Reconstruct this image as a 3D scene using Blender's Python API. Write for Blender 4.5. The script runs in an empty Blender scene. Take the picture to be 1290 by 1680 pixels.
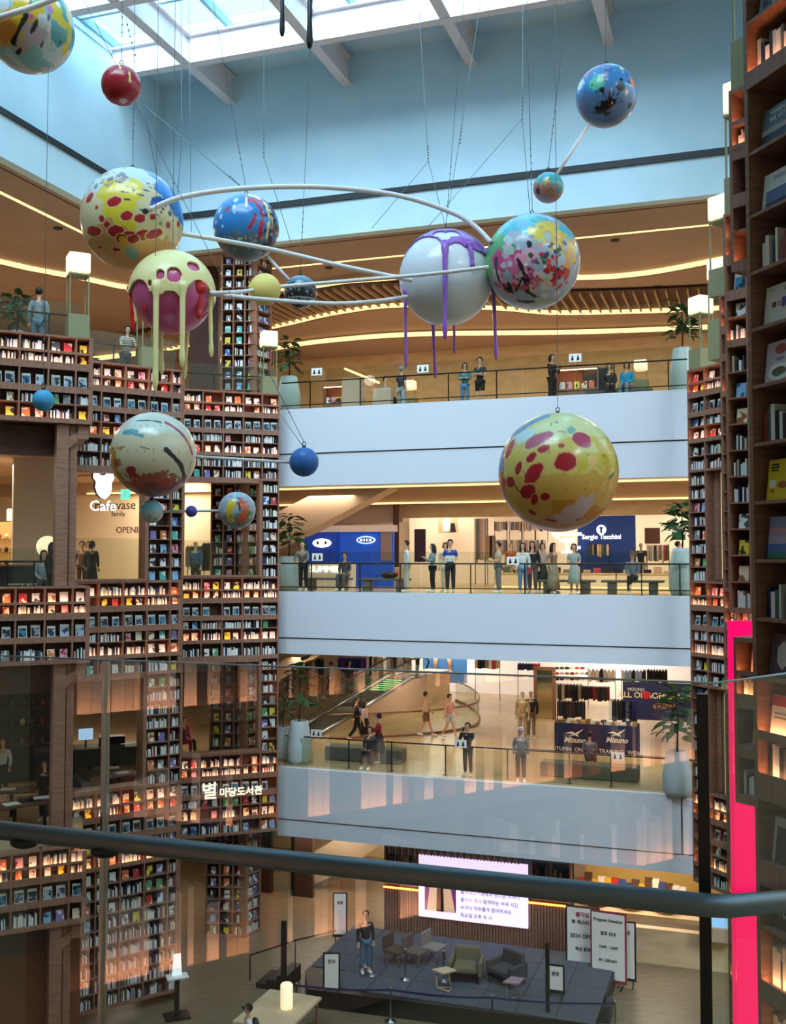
import bpy, bmesh, math, random
import numpy as np
from mathutils import Vector, Matrix
R = random.Random(7)
C = bpy.context.scene.collection
SC = bpy.context.scene
CZ = 13.0                                     # eye height above the ground floor
PI = math.pi
# ------------------------------------------------------------------ camera, sky, lights, exposure
FPX = 1700.0; PITCH = math.radians(2.56)
cam = bpy.data.objects.new('camera', bpy.data.cameras.new('camera')); C.objects.link(cam)
cam.data.sensor_fit = 'HORIZONTAL'; cam.data.sensor_width = 36; cam.data.lens = 36*FPX/1290
cam.data.clip_end = 400; cam.data.clip_start = 0.05
cam.location = (0, 0, CZ); cam.rotation_euler = (PI/2+PITCH, 0, 0)
SC.camera = cam
SC.view_settings.view_transform = 'Standard'; SC.view_settings.look = 'None'
SC.view_settings.gamma = 1; SC.view_settings.use_curve_mapping = False
SC.view_settings.exposure = 1.0
SC.cycles.transparent_max_bounces = 24
W = bpy.data.worlds.new('sky'); SC.world = W; W.use_nodes = True
bg = W.node_tree.nodes['Background']; bg.inputs[0].default_value = (0.40, 0.78, 1.0, 1); bg.inputs[1].default_value = 1.5
sun = bpy.data.objects.new('sun', bpy.data.lights.new('sun', 'SUN')); C.objects.link(sun); sun.data.energy = 9; sun.data.angle = math.radians(75); sun.data.color = (.90, .91, 1.0)
sun.rotation_euler = Vector((-.1, -.86, .56)).to_track_quat('Z', 'Y').to_euler()

AL = math.atan2(4.5, 13.17)
FT = Vector((math.cos(AL), -math.sin(AL))); FN = Vector((math.sin(AL), math.cos(AL))); FO = Vector((-4.03, 36.4))
cp, sp = math.cos(PITCH), math.sin(PITCH)
def ray(x, y):
    a = (x-645)/FPX; b = (840-y)/FPX
    return Vector((a, cp-b*sp, sp+b*cp))
def AT(x, y, d):                              # point seen at pixel x, y at distance d ahead
    r = ray(x, y); r = r*(d/r.y); r.z += CZ; return r
def ONZ(x, y, z):                             # z is relative to the eye
    r = ray(x, y); r = r*(z/r.z); r.z += CZ; return r
def FW(u, v, z=0):                            # far side frame -> world, z relative to the eye
    p = FO+FT*u+FN*v; return Vector((p.x, p.y, z+CZ))
def FP(x, y, v=0):                            # pixel -> (u, z) on the plane v behind the far edge
    r = ray(x, y); o = FO+FN*v
    t = o.dot(FN)/(r.x*FN.x+r.y*FN.y); q = r*t
    return (Vector((q.x, q.y))-FO).dot(FT), q.z
def UV(p): q = Vector((p.x, p.y))-FO; return q.dot(FT), q.dot(FN)

def arealight(name, loc, sx, sy, power, col, rot=(0, 0, 0), portal=False):
    l = bpy.data.lights.new(name, 'AREA'); l.shape = 'RECTANGLE'; l.size = sx; l.size_y = sy
    l.energy = power; l.color = col
    if portal: l.cycles.is_portal = True
    o = bpy.data.objects.new(name, l); C.objects.link(o); o.location = loc; o.rotation_euler = rot
    return o
arealight('skylight_portal', FW(5, -16.5, 17.5), 19.5, 27, 1, (1, 1, 1), (0, 0, -AL), True)
WARM = (1.0, 0.86, 0.68)
def fill_lights(tag, z, spots, p, col=WARM, s=3.0):  # broad area lamps added below the ceilings to fill each floor with light
    for u, v in spots: arealight(tag, FW(u, v, z), s, s*.6, p, col, (0, 0, -AL))
fill_lights('gallery_fill_light', 10.2, [(-2, 9.5), (5, 9.5), (12, 9.5), (-12, 3), (-13, -6)], 190)
fill_lights('shop_fill_light', 2.4, [(0, 4), (5, 4), (10, 4), (14, 4)], 100)
fill_lights('shop_fill_light', 2.6, [(2, 12.5), (9, 12.5), (14, 12.5)], 75, (1, .86, .7))
fill_lights('cafe_fill_light', 3.0, [(-6, 2), (-8, -5), (-11, -9)], 120)
fill_lights('hall_fill_light', -3.9, [(0, 5), (6, 5), (12, 5), (2, 13), (9, 13)], 85)
fill_lights('hall_fill_light', -3.9, [(0, 20), (9, 20)], 110, (1, .9, .8))
fill_lights('lounge_fill_light', -3.9, [(-7, 1), (-10, -6)], 80)
fill_lights('ground_fill_light', -10.0, [(0, 4), (6, 4), (12, 3), (12, 9), (2, 9)], 80)
fill_lights('ground_fill_light', -10.0, [(-6, 1), (-10, -6)], 60)

# ------------------------------------------------------------------ materials
def lin(h):
    if isinstance(h, str):
        h = h.lstrip('#'); h = [int(h[i:i+2], 16)/255 for i in (0, 2, 4)]
    return tuple(c/12.92 if c <= .04045 else ((c+.055)/1.055)**2.4 for c in h)+(1,)
MATS = {}
def mat(name, col, rough=.6, metal=0, emit=0, ecol=None, spec=.4, coat=0):
    if name in MATS: return MATS[name]
    m = bpy.data.materials.new(name); m.use_nodes = True
    b = m.node_tree.nodes['Principled BSDF']
    b.inputs['Base Color'].default_value = lin(col); b.inputs['Roughness'].default_value = rough
    b.inputs['Metallic'].default_value = metal; b.inputs['Specular IOR Level'].default_value = spec
    b.inputs['Coat Weight'].default_value = coat
    if emit:
        b.inputs['Emission Color'].default_value = lin(ecol or col); b.inputs['Emission Strength'].default_value = emit
    m.diffuse_color = lin(col); MATS[name] = m; return m
def nodes(m): return m.node_tree.nodes, m.node_tree.links, m.node_tree.nodes['Principled BSDF']
def noisy(name, c1, c2, scale=(1, 1, 1), nscale=4, rough=.6, detail=4, bump=0, spec=.4, lo=.35, hi=.65):
    m = mat(name, c1, rough, spec=spec); n, l, b = nodes(m)
    tc = n.new('ShaderNodeTexCoord'); mp = n.new('ShaderNodeMapping'); no = n.new('ShaderNodeTexNoise'); cr = n.new('ShaderNodeValToRGB')
    mp.inputs['Scale'].default_value = scale; no.inputs['Scale'].default_value = nscale; no.inputs['Detail'].default_value = detail
    l.new(tc.outputs['Object'], mp.inputs[0]); l.new(mp.outputs[0], no.inputs[0]); l.new(no.outputs['Fac'], cr.inputs[0])
    cr.color_ramp.elements[0].position = lo; cr.color_ramp.elements[0].color = lin(c1)
    cr.color_ramp.elements[1].position = hi; cr.color_ramp.elements[1].color = lin(c2)
    l.new(cr.outputs[0], b.inputs['Base Color'])
    if bump:
        bp = n.new('ShaderNodeBump'); bp.inputs['Strength'].default_value = bump; l.new(no.outputs['Fac'], bp.inputs['Height']); l.new(bp.outputs[0], b.inputs['Normal'])
    return m
def glassmat(name, tint, refl=.07, dirt=0):
    m = bpy.data.materials.new(name); m.use_nodes = True; n, l = m.node_tree.nodes, m.node_tree.links
    n.remove(n['Principled BSDF']); out = n['Material Output']
    t = n.new('ShaderNodeBsdfTransparent'); t.inputs[0].default_value = lin(tint)
    g = n.new('ShaderNodeBsdfGlossy'); g.inputs['Roughness'].default_value = .01
    f = n.new('ShaderNodeFresnel'); f.inputs[0].default_value = 1.5
    mm = n.new('ShaderNodeMath'); mm.operation = 'MULTIPLY_ADD'; mm.inputs[1].default_value = 1.0; mm.inputs[2].default_value = refl-.04; mm.use_clamp = True
    ge = n.new('ShaderNodeNewGeometry'); iv = n.new('ShaderNodeMath'); iv.operation = 'SUBTRACT'; iv.inputs[0].default_value = 1; l.new(ge.outputs['Backfacing'], iv.inputs[1])
    pr = n.new('ShaderNodeMath'); pr.operation = 'MULTIPLY'; l.new(mm.outputs[0], pr.inputs[0]); l.new(iv.outputs[0], pr.inputs[1])
    x = n.new('ShaderNodeMixShader'); l.new(f.outputs[0], mm.inputs[0]); l.new(pr.outputs[0], x.inputs[0])
    l.new(t.outputs[0], x.inputs[1]); l.new(g.outputs[0], x.inputs[2]); l.new(x.outputs[0], out.inputs[0]); MATS[name] = m
    return m
M_skytint = noisy('plaster_skylight_tint', '#c3e3f1', '#cce8f4', nscale=.8, rough=.75)  # blue cast of the skylight put into the plaster colour
M_fascia = mat('fascia_white', '#ced3db', .55)
M_wood = noisy('walnut_wood', '#865c48', '#9c7260', (1, 1, 9), 3, .5, 5)
M_woodh = noisy('walnut_wood_horizontal', '#865c48', '#9c7260', (9, 9, 1), 3, .5, 5)
M_wooddk = noisy('dark_walnut', '#4a2e26', '#583a30', (1, 1, 6), 3, .6)
M_tan = noisy('tan_ceiling', '#a48c80', '#ac9488', nscale=.5, rough=.8)
M_tan2 = mat('tan_bulkhead', '#bfa68e', .8)
M_beige = noisy('beige_stone', '#c9ad86', '#d8bf9a', (1, 1, 3), 1.2, .6)
M_cream = mat('cream_wall', '#ead7b8', .7)
M_floor = noisy('polished_stone_floor', '#b79c74', '#c5ab84', nscale=.7, rough=.22)
M_gfloor = noisy('brown_plank_floor', '#6b5a44', '#86735a', (1, 8, 1), 1.5, .35)
M_dark = mat('black_metal', '#121214', .4)
M_darkg = mat('dark_grey', '#2c2d31', .5)
M_steel = mat('brushed_steel', '#9aa0a4', .3, 1)
M_alu = mat('grey_aluminium', '#8fb4c0', .45, .2)
M_pinkw = mat('warm_white_paint', '#e6dcde', .5)
M_rod = mat('white_rod', '#e4dcdc', .35)
M_wire = mat('wire', '#7d8f9c', .5)
M_olive = mat('olive_painted_metal', '#8d8a66', .5)
M_lamp = mat('lamp_shade_glow', '#fff0cf', .5, emit=.48, ecol='#ffe9be')
M_cove = mat('cove_light', '#ffe3a0', .5, emit=.8, ecol='#ffe09a')
M_led = mat('shelf_led', '#ffb070', .5, emit=14, ecol='#ffb07a')
M_glass = glassmat('clear_glass', '#f4faf6', .05)
M_glassg = glassmat('greenish_glass', '#f0f4ee', .05)
M_glassn = glassmat('near_glass', '#f6f6f4', .13)
M_glasss = glassmat('skylight_glass', '#eaf7fb', .05)
M_signw = mat('sign_white_glow', '#ffffff', .5, emit=.7)
M_signk = mat('sign_warm_glow', '#fff6dc', .5, emit=.55)
M_pink = mat('hot_pink_panel', '#ff0f5c', .7, emit=.5, ecol='#ff0860', spec=.1)
M_navy = mat('navy_fabric', '#1c2450', .7)
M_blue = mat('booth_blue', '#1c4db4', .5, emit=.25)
M_skin = mat('skin', '#d8a488', .6)
M_black = mat('black_cloth', '#17171b', .8)
M_hair = mat('dark_hair', '#1b1614', .6)
M_pot = mat('pale_blue_planter', '#b9c4c6', .5)
M_leaf = noisy('dark_leaf', '#1f3f24', '#35602f', nscale=6, rough=.45)
M_stem = mat('plant_stem', '#4a3a28', .7)
M_soil = mat('soil', '#2a211a', .9)
M_stage = noisy('stage_carpet', '#4a4d54', '#575a62', nscale=30, rough=.9)
M_benchg = mat('bench_grey', '#5d5a55', .6)
M_paper = mat('white_paper', '#eae6de', .6)
M_yellow = mat('yellow_resin', '#f6e6a2', .35, coat=.3)
M_pinkb = mat('pink_resin', '#d0588e', .3, coat=.5)
M_redr = mat('red_resin', '#d01f26', .3, coat=.5)
M_purple = mat('purple_resin', '#9a5fc4', .3, coat=.4)

# ------------------------------------------------------------------ mesh helper
class MB:
    def __init__(s): s.v = []; s.f = []; s.m = []; s.sm = []
    def add(s, vs, fs, mi=0, smooth=False):
        o = len(s.v); s.v += [tuple(p) for p in vs]
        for f in fs: s.f.append(tuple(i+o for i in f)); s.m.append(mi); s.sm.append(smooth)
        return s
    def box(s, x0, x1, y0, y1, z0, z1, mi=0, bev=0):
        vs = [(x, y, z) for z in (z0, z1) for y in (y0, y1) for x in (x0, x1)]
        return s.add(vs, [(0, 2, 3, 1), (4, 5, 7, 6), (0, 1, 5, 4), (2, 6, 7, 3), (0, 4, 6, 2), (1, 3, 7, 5)], mi)
    def prism(s, poly, z0, z1, mi=0):
        n = len(poly); vs = [(p[0], p[1], z0) for p in poly]+[(p[0], p[1], z1) for p in poly]
        fs = [tuple(range(n-1, -1, -1)), tuple(range(n, 2*n))]+[(i, (i+1) % n, n+(i+1) % n, n+i) for i in range(n)]
        return s.add(vs, fs, mi)
    def slab(s, poly, y0, y1, mi=0):         # polygon in x,z, thickness along y
        n = len(poly); vs = [(p[0], y0, p[1]) for p in poly]+[(p[0], y1, p[1]) for p in poly]
        fs = [tuple(range(n)), tuple(range(2*n-1, n-1, -1))]+[(i, n+i, n+(i+1) % n, (i+1) % n) for i in range(n)]
        return s.add(vs, fs, mi)
    def tube(s, pts, r, n=8, mi=0, cap=True):
        pts = [Vector(p) for p in pts]; rs = r if isinstance(r, (list, tuple)) else [r]*len(pts)
        vs = []; fs = []; up = None
        for i, p in enumerate(pts):
            d = (pts[min(i+1, len(pts)-1)]-pts[max(i-1, 0)]).normalized()
            if up is None: up = Vector((0, 0, 1)) if abs(d.z) < .9 else Vector((1, 0, 0))
            a = d.cross(up)
            if a.length < 1e-4: a = d.cross(Vector((0, 1, 0)))
            a.normalize(); b = d.cross(a).normalized(); up = -b if b.length else up
            up = (a.cross(d)).normalized()
            for k in range(n):
                t = 2*PI*k/n; vs.append(p+a*math.cos(t)*rs[i]+up*math.sin(t)*rs[i])
        for i in range(len(pts)-1):
            for k in range(n): fs.append((i*n+k, i*n+(k+1) % n, (i+1)*n+(k+1) % n, (i+1)*n+k))
        if cap: fs += [tuple(range(n-1, -1, -1)), tuple((len(pts)-1)*n+k for k in range(n))]
        return s.add(vs, fs, mi, True)
    def lathe(s, prof, n=20, mi=0, c=(0, 0, 0), smooth=True):
        vs = []; fs = []
        for r, z in prof:
            for k in range(n): t = 2*PI*k/n; vs.append((c[0]+r*math.cos(t), c[1]+r*math.sin(t), c[2]+z))
        for i in range(len(prof)-1):
            for k in range(n): fs.append((i*n+k, i*n+(k+1) % n, (i+1)*n+(k+1) % n, (i+1)*n+k))
        if prof[0][0] > 1e-4: fs.append(tuple(range(n-1, -1, -1)))
        if prof[-1][0] > 1e-4: fs.append(tuple((len(prof)-1)*n+k for k in range(n)))
        return s.add(vs, fs, mi, smooth)
    def ball(s, c, r, n=12, mi=0, sc=(1, 1, 1)):
        vs = []; fs = []; m = n//2
        for i in range(m+1):
            a = PI*i/m
            for k in range(n): t = 2*PI*k/n; vs.append((c[0]+r*sc[0]*math.sin(a)*math.cos(t), c[1]+r*sc[1]*math.sin(a)*math.sin(t), c[2]+r*sc[2]*math.cos(a)))
        for i in range(m):
            for k in range(n): fs.append((i*n+k, (i+1)*n+k, (i+1)*n+(k+1) % n, i*n+(k+1) % n))
        return s.add(vs, fs, mi, True)
    def mesh(s, name, mats):
        me = bpy.data.meshes.new(name); me.from_pydata(s.v, [], s.f)
        for m in (mats if isinstance(mats, (list, tuple)) else [mats]): me.materials.append(m)
        me.polygons.foreach_set('material_index', s.m); me.polygons.foreach_set('use_smooth', s.sm)
        bm = bmesh.new(); bm.from_mesh(me); bmesh.ops.recalc_face_normals(bm, faces=bm.faces); bm.to_mesh(me); bm.free()
        return me
    def build(s, name, mats, parent=None, loc=None, rz=0, bevel=0):
        return place(s.mesh(name, mats), name, parent, loc, rz, bevel)
def place(me, name, parent=None, loc=None, rz=0, bevel=0):
    o = bpy.data.objects.new(name, me); C.objects.link(o)
    if parent: o.parent = parent
    if loc is not None: o.location = loc
    if rz: o.rotation_euler = (0, 0, rz)
    if bevel:
        b = o.modifiers.new('bevel', 'BEVEL'); b.width = bevel; b.segments = 2; b.limit_method = 'ANGLE'
    return o
def thing(name, label, cat, loc=(0, 0, 0), rz=0, group=None):
    o = bpy.data.objects.new(name, None); C.objects.link(o); o.location = loc; o.rotation_euler = (0, 0, rz)
    o.empty_display_size = .1
    return tag(o, label, cat, group)
def tag(o, label=None, cat=None, group=None, kind=None):
    if label: o['label'] = label
    if cat: o['category'] = cat
    if group: o['group'] = group
    if kind: o['kind'] = kind
    return o
def struct(o): o['kind'] = 'structure'; return o
def copy_tree(o, parent=None):
    c = o.copy(); C.objects.link(c); c.parent = parent
    for ch in o.children: copy_tree(ch, c)
    return c
def text(name, s, size, m, parent=None, loc=(0, 0, 0), rz=0, ext=.01, align='CENTER', bold=0, shear=0):
    cu = bpy.data.curves.new(name, 'FONT'); cu.body = s; cu.size = size; cu.extrude = ext; cu.align_x = align; cu.align_y = 'CENTER'
    cu.offset = bold; cu.shear = shear; cu.resolution_u = 3; cu.materials.append(m)
    tmp = bpy.data.objects.new(name, cu); me = bpy.data.meshes.new_from_object(tmp); bpy.data.objects.remove(tmp); me.name = name
    o = bpy.data.objects.new(name, me); C.objects.link(o); o.parent = parent; o.location = loc; o.rotation_euler = (PI/2, 0, rz)
    return o
ORD = ['first', 'second', 'third', 'fourth', 'fifth', 'sixth', 'seventh', 'eighth', 'ninth', 'tenth', 'eleventh', 'twelfth', 'thirteenth', 'fourteenth', 'fifteenth', 'sixteenth', 'seventeenth', 'eighteenth', 'nineteenth', 'twentieth']
# ------------------------------------------------------------------ large structure
LV = {4: 5.22, 3: -1.17, 2: -7.25, 1: -13.0}      # floor heights relative to the eye
S1 = (Vector((-9.6, 25.3)), math.radians(27)); S2 = (Vector((-8.62, 29.5)), math.radians(35)); S3 = (Vector((-7.06, 34.6)), math.radians(20))
def sdir(a): return Vector((math.cos(a), math.sin(a)))
wl = S1[0]-sdir(S1[1])*6
s1e = S1[0]+sdir(S1[1])*2.15; s2e = S2[0]+sdir(S2[1])*2.8; s3e = S3[0]+sdir(S3[1])*3.3
def P2(u, v): p = FW(u, v); return (p.x, p.y)
back = {4: 16, 3: 15, 2: 26, 1: 14}
def nb(p, a, d=.36): q = Vector(p)+Vector((-math.sin(a), math.cos(a)))*d; return (q.x, q.y)
for k in (4, 3, 2):
    poly = [P2(.02, .25), P2(26, .25), P2(26, back[k]), P2(-24, back[k]), (-24, wl.y), nb(wl, S1[1]), nb(s1e, S1[1]), nb(S2[0], S2[1]), nb(s2e, S2[1]), nb(S3[0], S3[1]), nb(s3e, S3[1])]
    mb = MB(); mb.prism(poly, LV[k]-.45+CZ, LV[k]+CZ); struct(mb.build('floor', M_floor))
struct(MB().box(-30, 34, -10, 70, -.2, 0).build('floor', M_gfloor))
# own gallery floor behind the near railing
struct(MB().prism([(-9, 2.75), (.75, 2.02), (3.4, 3.3), (3.4, -8), (-9, -8)], CZ-2.0, CZ-1.65).build('floor', M_floor))
# outer walls and roof
struct(MB().box(-30, 34, 70, 70.3, 0, CZ+19).build('wall_far', M_cream))
struct(MB().box(-30.3, -30, -10, 70, 0, CZ+19).build('wall_left', M_cream))
struct(MB().box(34, 34.3, -10, 70, 0, CZ+19).build('wall_right', M_cream))
struct(MB().box(-30, 34, -10.3, -10, 0, CZ+19).build('wall_near', M_cream))
# roof with the skylight opening (u -4.8..14.8, v -30.. -2.8)
mb = MB(); U0, U1, V0, V1 = -4.85, 14.8, -30, -2.8
for a, b, c, d in ((-30, U0, -50, 40), (U1, 30, -50, 40), (U0, U1, V1, 40), (U0, U1, -50, V0)): mb.box(a, b, c, d, 17.6, 18.1)
for a, b, c, d in ((U0-.15, U0, V0, V1), (U1, U1+.15, V0, V1), (U0, U1, V1, V1+.15)): mb.box(a, b, c, d, 17.35, 17.6)
struct(mb.build('ceiling', M_skytint, None, FW(0, 0, 0), -AL))
# light well walls: upper recessed, lower flush, dark ledge between
mb = MB()
mb.box(-4.9, 18, 0, .4, 12.5, 17.6); mb.box(-5.3, -4.9, -42, .4, 12.5, 17.6)
mb.box(18, 18.4, -42, .4, 12.5, 17.6)
struct(mb.build('wall_skylight_upper', M_skytint, None, FW(0, 0, 0), -AL))
mb = MB(); mb.box(-4.05, 18, -.05, .35, 11.25, 12.45); mb.box(-4.4, -4.05, -42, .35, 11.25, 12.45)
struct(mb.build('wall_skylight_lower', M_skytint, None, FW(0, 0, 0), -AL))
mb = MB(); mb.box(-4.0, 18, -.12, .3, 12.45, 12.55); mb.box(-4.45, -3.98, -42, .3, 12.45, 12.55); mb.box(-4.0, 18, -.02, .3, 12.55, 12.7); mb.box(-4.45, -4.1, -42, .3, 12.55, 12.7)
struct(mb.build('trim_1', M_darkg, None, FW(0, 0, 0), -AL))
# skylight grid of white beams
def ibeam(mb, a, b, z):
    a = Vector(a); b = Vector(b); d = (b-a).normalized(); n = Vector((-d.y, d.x))
    def strip(w, z0, z1): mb.prism([tuple(a+n*w), tuple(b+n*w), tuple(b-n*w), tuple(a-n*w)], z0, z1)
    strip(.17, z, z+.05); strip(.03, z+.05, z+1.0); strip(.17, z+.95, z+1.0)
bt = 'white steel skylight beam crossing the roof opening, '
for i, v in enumerate((-3.15, -7.2, -11.25, -15.3, -19.3, -23.3)):
    mb = MB(); ibeam(mb, (-4.9, v), (18, v), 16.5)
    tag(mb.build('roof_beam', M_pinkw, None, FW(0, 0, 0), -AL), bt+['parallel to the far wall and nearest to it', 'parallel to the far wall, second out from it', 'parallel to the far wall, overhead and out of view'][min(i, 2)], 'roof beam', 'skylight beams')
for i, u in enumerate((-1.96, 2.57, 7.07, 11.62)):
    mb = MB(); ibeam(mb, (u, -30), (u, 0), 16.52)
    tag(mb.build('roof_beam', M_pinkw, None, FW(0, 0, 0), -AL), bt+'running into the far wall, %s from the corner' % ORD[i], 'roof beam', 'skylight beams')
# glazed skylight: bars and panes, each pane a part
sk = thing('skylight', 'glazed skylight with grey metal bars above the white beams', 'skylight', FW(0, 0, 17.6), -AL)
us = [U0+i*(U1-U0)/9 for i in range(10)]; vs_ = [V1-i*2.26 for i in range(13)]
for u in us: MB().box(u-.06, u+.06, V0, V1, .0, .28).build('glazing_bar', M_alu, sk)
for v in vs_: MB().box(U0, U1, v-.06, v+.06, .02, .26).build('glazing_bar', M_alu, sk)
pm = None
for i in range(9):
    for j in range(12):
        if pm is None: pm = MB().box(-1.03, 1.03, -1.07, 1.07, 0, .02).mesh('pane', M_glasss)
        place(pm, 'pane', sk, ((us[i]+us[i+1])/2, vs_[j]-1.13, .2))

# far side: three white parapets
FZ = {4: (5.24, 3.68, 2.53), 3: (-1.16, -2.75, -3.32), 2: (-7.25, -9.0, -9.6)}
for k, (a, b, c) in FZ.items():
    mb = MB(); mb.box(0, 13.95 if k > 2 else 13.55, 0, .24, b, a, 0); mb.box(0, 14.1, .04, .26, c, b-.05, 0); mb.box(0, 14.1, .08, .26, b-.05, b, 1)
    mb.box(0, 14.1, .26, 3, c+.15, c+.2, 0)
    if k == 2: mb.box(13.6, 14.1, .02, .25, b-.0, a-.1, 0)
    struct(mb.build('wall_gallery_front', [M_fascia, mat('groove_grey', '#7c7f8a', .7)], None, FW(0, 0, 0), -AL))
# ceilings of the far galleries
def ribbon(mb, pts, z0, z1, w=.02, mi=0):
    for p, q in zip(pts, pts[1:]):
        p = Vector(p); q = Vector(q); n = Vector((-(q-p).y, (q-p).x)).normalized()*w
        mb.prism([tuple(p), tuple(q), tuple(q+n), tuple(p+n)], z0, z1, mi)
def smooth(pts, k=6):
    out = []; n = len(pts); P = [Vector(p) for p in pts]
    for i in range(n-1):
        p0, p1, p2, p3 = P[max(i-1, 0)], P[i], P[i+1], P[min(i+2, n-1)]
        for j in range(k):
            t = j/k; out.append(.5*((2*p1)+(p2-p0)*t+(2*p0-5*p1+4*p2-p3)*t*t+(3*p1-p0-3*p2+p3)*t*t*t))
    out.append(P[-1]); return [tuple(p) for p in out]
TC = 11.23
mb = MB(); mb.box(-5.9, 30, .35, 2.85, TC, TC+.2); mb.box(-5.9, -4.4, -42, .35, TC, TC+.2)
# step after the first straight light line
mb.box(-6.0, 30, 3.0, 22, TC+.0, TC+.25); mb.box(-30, -6.05, -42, 22, TC, TC+.25)
struct(mb.build('ceiling', M_tan, None, FW(0, 0, 0), -AL))
mb = MB(); mb.box(-6.05, 28, 2.85, 3.0, TC-.01, TC+.06); mb.box(-6.05, -5.9, -42, 2.85, TC-.01, TC+.06)
mb.build('light', M_cove)
cl = bpy.context.scene.objects['light']; cl.name = 'linear_light'; cl.location = FW(0, 0, 0); cl.rotation_euler = (0, 0, -AL)
tag(cl, 'long straight warm light line recessed around the top gallery ceiling', 'light')
mb = MB(); mb.box(-4.0, 28, .55, .6, TC-.015, TC+.02); mb.box(-4.6, -4.55, -42, .55, TC-.015, TC+.02); struct(mb.build('trim_2', M_wooddk, None, FW(0, 0, 0), -AL))
# curved dropped ceilings, each with a glowing riser
c1 = smooth([(-30, -3), (-14, -4), (-9.9, .32), (-8.29, 3.28), (-6, 4.6), (-2.53, 5.45), (2.82, 5.32), (6.08, 6.0), (9.17, 7.6), (11.76, 7.9), (14.96, 6.8), (20, 4.5)])
c3 = smooth([(-24, 15), (-14, 13.6), (-5.5, 10.4), (-1.2, 8.6), (1.9, 8.3), (5.7, 10.2), (8.2, 11.9), (14.8, 13.2), (24, 13.5)])
c4 = smooth([(-24, 17), (-14, 16.5), (-6.5, 13.2), (-2.8, 12.3), (1.4, 12.4), (8.3, 14.3), (14.7, 15.2), (24, 15.6)])
def dropped(curve, z, name, lab, vb=22, zt=None, m=M_tan2, rise=.22):
    mb = MB(); mb.prism(list(curve)+[(curve[-1][0], vb), (curve[0][0], vb)], z, z+.06); struct(mb.build('ceiling', m, None, FW(0, 0, 0), -AL))
    mb = MB(); ribbon(mb, curve, z+.04, z+rise, .05)
    tag(mb.build('cove_light', M_cove, None, FW(0, 0, 0), -AL), lab, 'light')
dropped(c1, TC-.25, 'a', 'wavy warm cove light nearest the skylight well on the top gallery ceiling', m=M_tan, rise=.24)
dropped(c3, 10.62, 'b', 'wavy warm cove light behind the slatted ceiling of the top gallery', m=M_tan, rise=.3)
dropped(c4, 10.25, 'c', 'wavy warm cove light farthest back on the top gallery ceiling', m=M_tan, rise=.26)
# slatted ceiling between the first and second coves
sl = thing('slatted_ceiling', 'dark ceiling recess with thin pale slats above the top gallery', 'ceiling', FW(0, 0, 0), -AL)
def curve_v(cv, u):
    for p, q in zip(cv, cv[1:]):
        if p[0] <= u <= q[0]: t = (u-p[0])/(q[0]-p[0]+1e-9); return p[1]+(q[1]-p[1])*t
    return cv[-1][1]
us2 = [-13+i*.42 for i in range(74)]
mb = MB(); top = [(u, curve_v(c3, u)-3.4) for u in us2]+[(u, curve_v(c3, u)+.05) for u in reversed(us2)]; mb.prism(top, 10.86, 10.9); mb.build('dark_panel', M_wooddk, sl)
for u in us2:
    v0 = curve_v(c3, u)-3.3; MB().box(u-.03, u+.03, v0, v0+3.3, 10.72, 10.86).build('slat', M_tan2, sl)
# back walls
def bw(k, z0, z1, m, v=None): struct(MB().box(-24, 26, v or back[k]-.3, (v or back[k])-.05, z0, z1).build('wall_back', m, None, FW(0, 0, 0), -AL))
bw(4, 5.22, 11.4, M_beige)
bw(3, -1.17, 4.7, M_cream); bw(2, -7.25, -1.6, M_cream); bw(1, -13, -7.7, M_beige, 10)
# lower ceilings with bright bands
for k, z, d in ((3, 2.75, 2.53), (2, -3.4, 0), (1, -9.5, 0)):
    mb = MB(); mb.box(-24, 26, .3, back[k], z+.35, z+.5); struct(mb.build('ceiling', M_tan2, None, FW(0, 0, 0), -AL))
mb = MB(); mb.box(-24, 26, 3.0, 3.3, 2.62, 3.1); mb.box(-24, 26, 8.5, 8.8, 2.3, 3.1); struct(mb.build('trim_3', M_tan2, None, FW(0, 0, 0), -AL))
mb = MB(); mb.box(-10, 24, 2.9, 3.0, 2.62, 2.67); mb.box(-10, 24, 8.4, 8.5, 2.3, 2.37)
tag(mb.build('cove_light', M_cove, None, FW(0, 0, 0), -AL), 'pair of thin straight warm light lines above the middle gallery shops', 'light')
# left side ceilings of the middle floors
for z in (3.2, -3.1, -9.3):
    mb = MB(); mb.prism([(-24, wl.y+.5), (wl.x, wl.y+.5), nb(s1e, S1[1], .8), nb(S2[0], S2[1], .7), nb(s2e, S2[1], .7), nb(S3[0], S3[1], .7), nb(s3e, S3[1], .6), P2(-.3, .4), P2(-.3, 8), P2(-24, 8)], z+CZ, z+CZ+.1)
    struct(mb.build('ceiling', M_tan2))
struct(MB().box(-24, -3.0, 3.2, 3.4, -1.17, 3.2).build('wall_cafe', M_cream, None, FW(0, 0, 0), -AL))
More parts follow.
